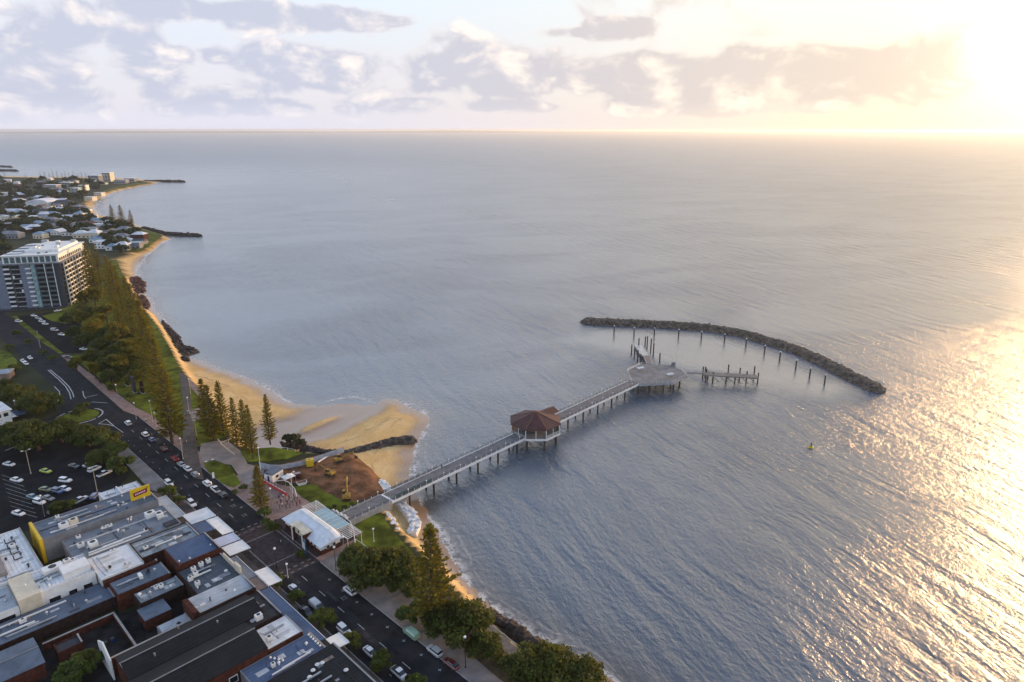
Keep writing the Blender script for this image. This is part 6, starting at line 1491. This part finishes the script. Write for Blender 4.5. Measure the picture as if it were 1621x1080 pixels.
# ------------------------------------------------------------------ works beside the beach
M_MACH = mat('machine_yellow', (.34, .20, .03), .7, var=.25, vscale=1.2, stain=.6); M_TRACK = mat('track_steel', (.035, .03, .028), .8)
def excavator(u, v, heading, boom, label, sc=1.0):
    t = thing('excavator', label, 'excavator', G(u, v, LAND + .55), heading, 'machines on the earthworks'); t.scale = (sc,) * 3
    for y in (-1.1, 1.1):
        c = MB(); pr = [(-1.9, .15), (-1.6, -.02), (1.6, -.02), (1.9, .15), (1.95, .55), (1.6, .85), (-1.6, .85), (-1.95, .55)]
        c.add([(x, y - .3, z) for x, z in pr] + [(x, y + .3, z) for x, z in pr], [tuple(range(8)), tuple(range(15, 7, -1))] + [(i, 8 + i, 8 + (i + 1) % 8, (i + 1) % 8) for i in range(8)]); c.obj('track', M_TRACK, t)
    MB().box(-.9, .9, -.85, .85, .5, 1.0).obj('undercarriage', M_TRACK, t)
    bd = MB(); bd.loft([[(-2.3, -1.3, 1.05), (-2.3, 1.3, 1.05), (-2.2, 1.25, 2.0), (-2.2, -1.25, 2.0)], [(.4, -1.3, 1.05), (.4, 1.3, 1.05), (.4, 1.25, 2.1), (.4, -1.25, 2.1)], [(1.3, -1.2, 1.05), (1.3, 1.2, 1.05), (1.3, 1.2, 1.35), (1.3, -1.2, 1.35)]]); bd.obj('house', M_MACH, t)
    cab = MB(); cab.loft([[(-.5, .35, 1.9), (-.5, 1.25, 1.9), (-.4, 1.2, 3.0), (-.4, .4, 3.0)], [(1.3, .35, 1.3), (1.3, 1.25, 1.3), (1.0, 1.2, 3.0), (1.0, .4, 3.0)]]); o = cab.obj('cab', M_GLASS, t); MB().box(-.5, 1.1, .3, 1.3, 3.0, 3.1).obj('cab_roof', M_MACH, o)
    e = Vector((1.0 + 4.2 * math.cos(boom), -.2, 1.6 + 4.2 * math.sin(boom))); k = e + Vector((2.2 * math.cos(boom * .3), 0, 2.2 * math.sin(boom * .3) - .2)); f = k + Vector((.9, 0, -2.6))
    c = MB(); c.tube((1.0, -.2, 1.5), e, .30, .26, 4); c.tube(e, k, .26, .2, 4); c.obj('boom', M_MACH, t); c = MB(); c.tube(k + Vector((-.5, 0, .5)), f, .22, .15, 4); c.obj('stick', M_MACH, t)
    c = MB(); c.add([(f.x - .5, -.75, f.z), (f.x + .5, -.75, f.z + .1), (f.x + .2, -.75, f.z - 1.0), (f.x - .7, -.75, f.z - .8), (f.x - .5, .35, f.z), (f.x + .5, .35, f.z + .1), (f.x + .2, .35, f.z - 1.0), (f.x - .7, .35, f.z - .8)], [(0, 1, 2, 3), (7, 6, 5, 4), (0, 4, 5, 1), (1, 5, 6, 2), (2, 6, 7, 3), (3, 7, 4, 0)]); c.obj('bucket', M_TRACK, t)
excavator(549, 789, 1.75, 1.05, 'yellow excavator with raised boom nearest the jetty', .95)
excavator(522, 752, 2.7, .55, 'yellow excavator turned away in the middle of the earthworks', .8)
excavator(537, 731, .6, .35, 'muddy excavator at the seaward edge of the earthworks', .8)
hoard = GL([(411, 741), (428, 745), (445, 745.5), (470, 741), (495, 734), (515, 727), (535, 720), (545, 716)], LAND)
fen = thing('site_hoarding', 'silver sheet hoarding curving round the earthworks', 'fence', hoard[0])
M_HOARD = mat('hoarding', (.40, .44, .50), .5, .2, var=.12, vscale=.6)
for a, b_ in zip(hoard[:-1], hoard[1:]):
    L = (b_ - a).length; k = max(1, round(L / 2.5)); an = math.atan2(b_.y - a.y, b_.x - a.x)
    for i in range(k):
        p = a.lerp(b_, i / k) - hoard[0]; MB().box(0.03, L / k - .03, -.04, .04, .1, 2.3).obj('panel', M_HOARD, fen, (p.x, p.y, p.z), an); MB().box(-.05, .05, -.1, .1, -.2, 2.4).obj('post', M_STEEL, fen, (p.x, p.y, p.z), an)
sh = thing('site_shed', 'white site shed with grey-blue roof by the hoarding', 'shed', G(434, 757, LAND + .1), ST_A + .35)
MB().box(-2.6, 2.6, -1.9, 1.9, -.2, 2.7).obj('walls', M_WHITE, sh); c = MB(); c.add([(-2.8, -2.1, 2.7), (2.8, -2.1, 2.7), (2.8, 2.1, 2.7), (-2.8, 2.1, 2.7), (-2.8, 0, 3.4), (2.8, 0, 3.4)], [(0, 1, 5, 4), (2, 3, 4, 5), (1, 2, 5), (3, 0, 4), (3, 2, 1, 0)]); c.obj('roof', RF_BLUE, sh); MB().box(-2.66, -2.58, -.5, .4, 0, 2.0).obj('door', M_DARK, sh); MB().box(-1.0, .2, -1.96, -1.88, 1.0, 1.9).obj('window', M_GLASS, sh)
tn = thing('site_tent', 'small white canopy tent in front of the site shed', 'tent', G(457, 763, LAND + .4), ST_A)
c = MB(); c.add([(-2, -1.6, 2.1), (2, -1.6, 2.1), (2, 1.6, 2.1), (-2, 1.6, 2.1), (0, 0, 3.0)], [(0, 1, 4), (1, 2, 4), (2, 3, 4), (3, 0, 4), (3, 2, 1, 0)]); c.obj('canopy', M_WHITE, tn)
for x in (-1.9, 1.9):
    for y in (-1.5, 1.5): MB().tube((x, y, -.3), (x, y, 2.1), .05, .05, 5).obj('leg', M_STEEL, tn)
rm = thing('site_compressor', 'dark red site machine beside the canopy tent', 'machine', G(470, 757, LAND + .5), .4); MB().box(-1.3, 1.3, -.8, .8, .35, 1.9).obj('body', PAINT['maroon'], rm); MB().box(-.9, .4, -.84, -.78, .8, 1.5).obj('grille', M_BLACK, rm)
for x in (-.8, .8): MB().tube((x, -.85, .3), (x, .85, .3), .33, .33, 10).obj('wheel', TYRE, rm)
tk = thing('site_tank', 'yellow square tank standing against the hoarding', 'tank', G(491, 738, LAND + .4), .3); MB().box(-1.2, 1.2, -1.1, 1.1, .3, 2.7).obj('body', M_YEL, tk); MB().tube((0, 0, 2.7), (0, 0, 3.0), .4, .4, 10).obj('lid', M_KERB, tk); MB().box(-1.1, 1.1, -1, 1, -.3, .3).obj('skid', M_TRACK, tk)
pp = thing('white_pipe', 'white pipe lying on the earth near the hoarding end', 'pipe', G(510, 728, LAND + .7)); c = MB(); a = G(503, 732, LAND) - G(510, 728, LAND); b2 = G(519, 722, LAND) - G(510, 728, LAND); c.tube(a, b2, .28, .28, 10); c.obj('tube', M_WHITE, pp); c = MB(); c.tube(a * 1.02, a * .96, .36, .36, 10); c.obj('flange', M_STEEL, pp)
wt = thing('white_skip', 'small white skip on the wet ground by the lawn', 'skip', G(478, 767, LAND + .2), .5); c = MB(); c.loft([[(-1.2, -.7, 0), (1.2, -.7, 0), (1.2, .7, 0), (-1.2, .7, 0)], [(-1.7, -.9, 1.0), (1.7, -.9, 1.0), (1.7, .9, 1.0), (-1.7, .9, 1.0)]]); c.obj('bin', M_WHITE, wt); MB().box(-1.5, 1.5, -.75, .75, .9, 1.03).obj('load', M_DIRT, wt)
M_BARR = mat('barrier_red', (.45, .035, .03), .5, var=.05)
bl = GL([(415, 762), (451, 783)], LAND + .13)
for i in range(9):
    p = bl[0].lerp(bl[1], i / 8); an = math.atan2(bl[1].y - bl[0].y, bl[1].x - bl[0].x)
    t = thing('road_barrier', FIRST[i] + ' red plastic barrier from the site shed end', 'barrier', p, an, 'red barriers along the plaza edge'); c = MB(); c.loft([[(-.95, -.3, 0), (.95, -.3, 0), (.95, .3, 0), (-.95, .3, 0)], [(-.95, -.26, .25), (.95, -.26, .25), (.95, .26, .25), (-.95, .26, .25)], [(-.9, -.1, .5), (.9, -.1, .5), (.9, .1, .5), (-.9, .1, .5)], [(-.9, -.09, 1.0), (.9, -.09, 1.0), (.9, .09, 1.0), (-.9, .09, 1.0)]]); c.obj('block', M_BARR, t); MB().box(-.6, .6, -.1, .1, 1.0, 1.08).obj('handle', M_WHITE, t)
# white curved rails at the lawn edges
def arch(label, px, hts, m=M_WHITE, r=.12):
    P = [Vector(G(u, v, LAND + .1)) + Vector((0, 0, h)) for (u, v), h in zip(px, hts)]
    t = thing('curved_rail', label, 'rail', (P[0].x, P[0].y, LAND)); o = t.location
    c = MB(); fine = []
    for i in range(len(P) - 1):
        for k in range(5): fine.append(P[i].lerp(P[i + 1], k / 5) - o)
    fine.append(P[-1] - o); c.path(fine, r, 6); c.obj('tube', m, t)
    for q in (0, len(P) - 1, len(P) // 2): c = MB(); p = P[q] - o; c.tube((p.x, p.y, 0), p, .07, .07, 5); c.obj('post', m, t)
arch('white arched rail curving along the plaza edge above the crowd', [(437, 768), (450, 771), (460, 777), (468, 785), (471, 793)], [1.5, 2.6, 3.0, 2.4, .3])
arch('white arched rail at the right pergola end', [(535, 830), (545, 834), (556, 842), (561, 852), (562, 860)], [3.6, 3.8, 3.4, 2.2, .3])
arch('white rail running down beside the sea footpath lawn', [(563, 858), (575, 866), (588, 876)], [1.0, 1.0, 1.0], r=.07)
arch('long white seawall rail along the round lawn', [(402, 713), (430, 711), (455, 713), (468, 716)], [1.0, 1.0, 1.0, 1.0], r=.06)
arch('pale curving kerb rail on the pine plaza', [(345, 697), (352, 706), (362, 714), (372, 721)], [.5, .5, .5, .5], M_CREAM, .2)
arch('timber boardwalk rail left of the three round-lawn pines', [(350, 704), (362, 700), (373, 695)], [1.0, 1.0, 1.0], M_CREAM, .1)
arch('white guard rail beside the timber deck', [(776, 993), (795, 1008), (812, 1021), (826, 1031)], [1.0] * 4, M_WHITE, .07)
arch('timber guard rail on the inland side of the timber deck', [(757, 1008), (770, 1019), (798, 1034), (793, 1052)], [1.0] * 4, M_TIMBER, .09)
# sandbags
M_BAG = mat('sandbag', (.70, .69, .68), .8, var=.1, vscale=.8)
def sandbags(label, px, rows, n, seed, z=1.6):
    rs = random.Random(seed); P = [Vector(G(u, v, z)) for u, v in px]; t = thing('sandbag_wall', label, 'sandbags', P[0]); o = P[0].copy(); b = MB()
    for i in range(n):
        s = rs.random() * (len(P) - 1.001); k = int(s); p = P[k].lerp(P[k + 1], s - k); d = (P[k + 1] - P[k]).normalized(); q = Vector((-d.y, d.x, 0)); r_ = rs.randrange(rows)
        c_ = p + q * rs.uniform(-1.6, 1.6) + Vector((0, 0, .25 + r_ * .4 + rs.uniform(-.1, .1))) - o; a = math.atan2(d.y, d.x) + rs.uniform(-.5, .5)
        L_, W_, H_ = rs.uniform(.7, 1.0), rs.uniform(.4, .55), .24; rings = []
        for x, f in ((-1, .45), (-.6, .95), (0, 1.05), (.6, .95), (1, .45)):
            rings.append([(c_.x + math.cos(a) * x * L_ - math.sin(a) * y * W_ * f, c_.y + math.sin(a) * x * L_ + math.cos(a) * y * W_ * f, c_.z + zz * H_ * f) for y, zz in ((-1, 0), (-.6, -.9), (.6, -.9), (1, 0), (.6, .9), (-.6, .9))])
        b.loft(rings)
    stuff(b.obj('bags', M_BAG, t))
    c = MB(); rings = []
    for i, p in enumerate(P):
        d = (P[min(i + 1, len(P) - 1)] - P[max(i - 1, 0)]).normalized(); q = Vector((-d.y, d.x, 0)); rings.append([tuple(p - o + q * 1.7 + Vector((0, 0, -1.5))), tuple(p - o - q * 1.7 + Vector((0, 0, -1.5))), tuple(p - o - q * 1.3 + Vector((0, 0, .2 + rows * .2))), tuple(p - o + q * 1.3 + Vector((0, 0, .2 + rows * .2)))])
    c.loft(rings); c.obj('bed', M_BAG, t)
sandbags('white sandbags at the foot of the earthworks left of the jetty', [(601, 764), (608, 771), (616, 777), (626, 781)], 2, 60, 1, 2.2)
sandbags('inner line of white sandbags right of the jetty', [(603, 812), (612, 820), (620, 832), (624, 846)], 2, 60, 2, 2.8)
sandbags('outer heap of white sandbags on the sand right of the jetty', [(632, 796), (642, 806), (652, 818), (658, 832), (652, 846)], 3, 130, 3, 1.4)

# park memorial walls, pub at the left edge
for u, v, vt, m_, lab in [(213, 621, 596, M_DARK, 'tall dark slab of the park memorial, left'), (226, 622, 603, M_BRICKD, 'lower dark slab of the park memorial, right'), (202, 610, 590, M_BRICKD, 'reddish slab at the back of the park memorial')]:
    p = Vector(G(u, v, LAND + .1)); h = height_to(p, vt); t = thing('memorial_slab', lab, 'memorial', p, ST_A); MB().box(-.4, .4, -1.6, 1.6, -.1, h).obj('slab', m_, t); MB().box(-.7, .7, -2.0, 2.0, -.1, .3).obj('plinth', M_KERB, t); MB().box(.4, .46, -1.2, 1.2, h * .3, h * .9).obj('plaque', M_CREAM, t)
pub = thing('corner_pub', 'white two-storey verandah building cut by the left edge', 'building', G(17, 668), ST_A + .1)
MB().box(-14, 0, -3, 9, -.2, 6.2).obj('walls', M_WHITE, pub); MB().box(-14.6, .6, -3.6, 9.6, 6.2, 6.5).obj('roof', RF_WHITE, pub); MB().box(.0, 1.6, -3.6, 9.4, 2.9, 3.1).obj('verandah_floor', M_WHITE, pub)
for y in (-2.6, 0, 2.6, 5.2): o = MB().box(-.06, .08, y, y + 1.9, 3.9, 5.4).obj('window', M_DARK, pub); MB().box(-.08, .12, y + .15, y + 1.75, 4.05, 5.25).obj('pane', M_GLASS, o)
for x in (-11, -8, -5, -2.5): o = MB().box(x, x + 1.6, -3.08, -2.94, 3.9, 5.4).obj('window', M_DARK, pub); MB().box(x + .15, x + 1.45, -3.12, -2.9, 4.05, 5.25).obj('pane', M_GLASS, o)
MB().box(.3, 5.4, -2, 5, 2.6, 2.8).obj('side_awning', RF_DEEP, pub)
hb = thing('blue_roof_house', 'house with blue roof and pink wall at the left edge above the pub', 'house', G(8, 598), .3); MB().box(-6, 3, -3, 4, -.2, 3).obj('walls', M_PINK, hb); c = MB(); c.add([(-6.4, -3.4, 3), (3.4, -3.4, 3), (3.4, 4.4, 3), (-6.4, 4.4, 3), (-6.4, .5, 4.3), (3.4, .5, 4.3)], [(0, 1, 5, 4), (2, 3, 4, 5), (1, 2, 5), (3, 0, 4), (3, 2, 1, 0)]); c.obj('roof', RF_LIGHT, hb)

# ------------------------------------------------------------------ far town
WALLC = {'white': M_WHITE, 'cream': M_CREAM, 'grey': M_GREY, 'brick': M_BRICK}
ROOFC = {'white': mat('far_roof_white', (.62, .64, .68), .5, var=.1, vscale=.2), 'blue': mat('far_roof_blue', (.20, .29, .38), .5, var=.1, vscale=.2), 'grey': mat('far_roof_grey', (.19, .20, .22), .6, var=.15, vscale=.2), 'dark': mat('far_roof_dark', (.05, .052, .06), .7, var=.2, vscale=.2), 'brown': mat('far_roof_brown', (.13, .075, .06), .8, var=.2, vscale=.2)}
HOUSES = []
def house(u, v, wpx, dep, hgt, roof, wall, form='gable', rot=0.0, label=None):
    p = Vector(G(u, v)); sc = (p - Vector((0, 0, CAM_H))).length / F_PX; w_ = wpx * sc
    t = thing('house', label or '', 'house', p, rot); HOUSES.append((t, roof, form, p, label))
    MB().box(-w_ / 2, w_ / 2, 0, dep, -.2, hgt).obj('walls', WALLC[wall], t)
    e = .5; a, b_, d0, d1 = -w_ / 2 - e, w_ / 2 + e, -e, dep + e
    c = MB()
    if form == 'flat': c.box(a, b_, d0, d1, hgt, hgt + .4)
    else:
        rise = min(w_, dep) * .26; ins = 0 if form == 'gable' else min(w_, dep) * .45
        if w_ > dep: r0, r1 = (a + ins, dep / 2, hgt + rise), (b_ - ins, dep / 2, hgt + rise); F4 = [(0, 1, 5, 4), (2, 3, 4, 5), (1, 2, 5), (3, 0, 4)]
        else: r0, r1 = (0, d0 + ins, hgt + rise), (0, d1 - ins, hgt + rise); F4 = [(1, 2, 5, 4), (3, 0, 4, 5), (0, 1, 4), (2, 3, 5)]
        c.add([(a, d0, hgt), (b_, d0, hgt), (b_, d1, hgt), (a, d1, hgt), r0, r1], F4 + [(3, 2, 1, 0)])
    c.obj('roof', ROOFC[roof], t)
    nw = max(1, min(6, int(w_ / 3.5)))
    for f in range(max(1, int(hgt / 3))):
        for k in range(nw): x = -w_ / 2 + (k + .5) * w_ / nw; MB().box(x - .8, x + .8, -.07, .05, f * 3 + .9, f * 3 + 2.3).obj('window', M_GLASS, t)
    return t
def flats(u, v, wpx, floors, dep, wall, label, rot=0.0):
    p = Vector(G(u, v)); sc = (p - Vector((0, 0, CAM_H))).length / F_PX; w_ = wpx * sc; t = thing('apartment_block', label, 'apartment building', p, rot)
    MB().box(-w_ / 2, w_ / 2, 0, dep, -.2, floors * 3.2 + .5).obj('walls', wall, t); MB().box(-w_ / 2 - .4, w_ / 2 + .4, -.6, dep + .4, floors * 3.2 + .5, floors * 3.2 + 1.0).obj('roof', M_WHITE, t)
    nb = max(2, int(w_ / 5))
    for f in range(floors):
        MB().box(-w_ / 2 - .2, w_ / 2 + .2, -1.3, .1, f * 3.2 + .2, f * 3.2 + .9).obj('balcony', M_WHITE, t)
        for k in range(nb): x = -w_ / 2 + (k + .5) * w_ / nb; MB().box(x - w_ / nb * .36, x + w_ / nb * .36, -.12, .04, f * 3.2 + 1.0, f * 3.2 + 3.0).obj('window', M_GLASS, t)
flats(80, 304.5, 17, 4, 16, M_GREY, 'white-banded apartment block in the far town, left of two'); flats(103, 297, 14, 3, 16, M_GREY, 'white-banded apartment block in the far town, right of two')
flats(169, 287.5, 11, 6, 18, M_CREAM, 'cream apartment tower lit by the sun at the far headland'); flats(149, 290, 14, 5, 18, M_GREY, 'grey glass apartment block left of the cream far tower'); flats(119, 307, 10, 3, 14, mat('teal_render', (.25, .40, .40), .7), 'pale teal block in the far town'); flats(130, 302, 9, 3, 14, M_WHITE, 'white block right of the teal far block')
flats(190, 290.5, 16, 2, 14, M_GREY, 'low grey block near the tip of the far headland'); flats(205, 287.5, 14, 2, 14, M_GREY, 'farther low grey block at the tip of the far headland')
hall = thing('curved_roof_hall', 'white hall with a large curved roof in the far town', 'hall', G(59, 328), .1); hw, hd = 16.0, 34.0
MB().box(-hw, hw, 0, hd, -.2, 6).obj('walls', M_WHITE, hall); c = MB(); ar = [(-hw * 1.04 * math.cos(math.pi * i / 12), 6 + 5.5 * math.sin(math.pi * i / 12)) for i in range(13)]
c.loft([[(x, -.5, z) for x, z in ar], [(x, hd + .5, z) for x, z in ar]]); c.obj('roof', ROOFC['white'], hall)
named = [(13, 310, 26, 14, 5, 'white', 'white', 'flat', 'long white flat-roofed building at the left edge of the far town'), (134, 349, 26, 12, 4, 'white', 'white', 'gable', 'long white-roofed house above the headland pines'), (162, 354, 26, 12, 4, 'blue', 'white', 'gable', 'long pale blue-roofed house below the headland pines'),
         (102, 352, 20, 10, 4, 'white', 'white', 'flat', 'white flat-roofed house left of the long white-roofed one'), (118, 359, 14, 10, 4, 'white', 'white', 'flat', 'white flat house below the long white-roofed one'), (153, 361, 18, 10, 4, 'white', 'white', 'flat', 'white flat house beside the long blue-roofed one'),
         (43, 367, 24, 12, 5, 'blue', 'white', 'hip', 'blue-roofed white house above the tower roof'), (13, 378, 26, 12, 5, 'grey', 'grey', 'hip', 'grey hip-roofed house at the left edge above the tower'), (60, 378, 13, 10, 5, 'blue', 'cream', 'hip', 'small blue-roofed house directly behind the tower'),
         (163, 394, 24, 14, 7, 'white', 'white', 'flat', 'white two-storey house beside the pine belt at the far beach'), (190, 382, 20, 12, 5, 'grey', 'grey', 'hip', 'grey house nearest the green headland lawn'), (193, 370, 18, 12, 5, 'grey', 'white', 'hip', 'grey-roofed house below the headland pines'),
         (126, 377, 16, 12, 5, 'white', 'cream', 'hip', 'cream house just behind the tower penthouse'), (97, 327, 22, 14, 6, 'dark', 'grey', 'hip', 'dark-roofed building right of the curved hall'), (112, 340, 22, 10, 4, 'blue', 'grey', 'gable', 'blue-green roofed house near the sand of the far beach'), (140, 318, 12, 12, 6, 'white', 'cream', 'flat', 'cream flat building facing the far beach'), (155, 311, 10, 12, 6, 'white', 'cream', 'flat', 'second cream flat building facing the far beach')]
for (u, v, wpx, dep, hg, rf, wl, fm, lab) in named: house(u, v, wpx, dep, hg, rf, wl, fm, rnd.uniform(-.15, .3), lab)
TOWN = [(0, 284), (190, 285), (160, 300), (132, 312), (128, 330), (150, 350), (200, 356), (212, 366), (226, 378), (212, 396), (184, 405), (150, 392), (136, 376), (0, 376)]
TP = [tuple(q) for q in TOWN]; rt = random.Random(5); k = 0; used = [px for px in [(h_[0], h_[1]) for h_ in named]] + [(59, 322), (80, 300), (103, 294), (169, 283), (149, 286), (119, 303), (130, 299)]
while k < 78:
    u, v = rt.uniform(0, 225), rt.uniform(284, 400)
    if not inside(np.array([(u, v)]), TP)[0]: continue
    if v < 300 and rt.random() < .35: continue
    if any(abs(u - a) < 7.5 and abs(v - b_) < 4 for a, b_ in used): continue
    used.append((u, v)); k += 1
    wpx = np.interp(v, [284, 320, 380], [8, 12, 17]) * rt.uniform(.8, 1.25)
    house(u, v, wpx, rt.uniform(9, 14), rt.choice([3.2, 3.6, 5.8]), rt.choices(['white', 'grey', 'blue', 'dark', 'brown'], [8, 4, 3, 2, 1])[0], rt.choice(['white', 'cream', 'grey', 'brick']), rt.choice(['gable', 'hip', 'hip', 'flat']), rt.uniform(-.3, .5))
hp_ = Vector(G(59, 326)); seen = {}
for t, rf, fm, p, lab in sorted(HOUSES, key=lambda q: (Vector(q[3]) - hp_).length):
    if lab: continue
    kx = seen.get((rf, fm), 0); seen[(rf, fm)] = kx + 1
    t['label'] = '%s %s-roofed %s house of its kind from the curved-roof hall' % (ORD[kx], {'white': 'pale', 'grey': 'grey', 'blue': 'blue', 'dark': 'charcoal', 'brown': 'brown'}[rf], {'flat': 'flat', 'hip': 'hipped', 'gable': 'gabled'}[fm])
    t['group'] = 'small houses of the far town'
k = 0
while k < 200:
    u, v = rt.uniform(-4, 228), rt.uniform(283, 402)
    if not inside(np.array([(u, v)]), TP)[0] and not (u < 14 and v < 470): continue
    if any(abs(u - a) < 8 and 0 < v - b_ < 4 for a, b_ in used[:24]) or any(abs(u - a) < 4 and abs(v - b_) < 1.5 for a, b_ in used): continue
    k += 1; far_ = v < 315
    zone = 'beyond the curved-roof hall' if v < 315 else 'between the curved-roof hall and the tower' if v < 362 else 'among the houses just behind the tower'
    tree(rt.choice(DARKS), G(u, v, LAND - .05), rt.uniform(5.0, 9.5) * (1.2 if far_ else 1.0), 'dark leafy tree in the far town ' + zone, 'tree', 'town_tree', 'far town trees ' + zone)
struct(sheet('headland_lawn', GL([(194, 398), (212, 374), (224, 363), (240, 366.5), (258, 373.5), (248, 380), (234, 392), (214, 399)]), LAND + .10, M_GRASS))
struct(sheet('far_beach_lawn', GL([(138, 317), (152, 307), (178, 297), (212, 290.5), (228, 288.5), (238, 288.6), (212, 293), (178, 300), (152, 308.6), (140, 317)]), LAND + .05, M_GRASS))

# ------------------------------------------------------------------ sea haze: even, thin air round everything
hb_ = MB(); hb_.box(-66000, 66000, -66000, 66000, -6.0, 128.0)
hz_m = bpy.data.materials.new('haze'); hz_m.use_nodes = True
ht = NT(hz_m.node_tree); ht.n.clear()
hv = ht.node('ShaderNodeVolumePrincipled'); hv.inputs['Density'].default_value = HAZE_DENSITY
hv.inputs['Color'].default_value = (0.92, 0.95, 1.0, 1.0); hv.inputs['Anisotropy'].default_value = 0.5
ho = ht.node('ShaderNodeOutputMaterial'); ht.l.new(hv.outputs[0], ho.inputs['Volume'])
stuff(hb_.obj('haze', hz_m))
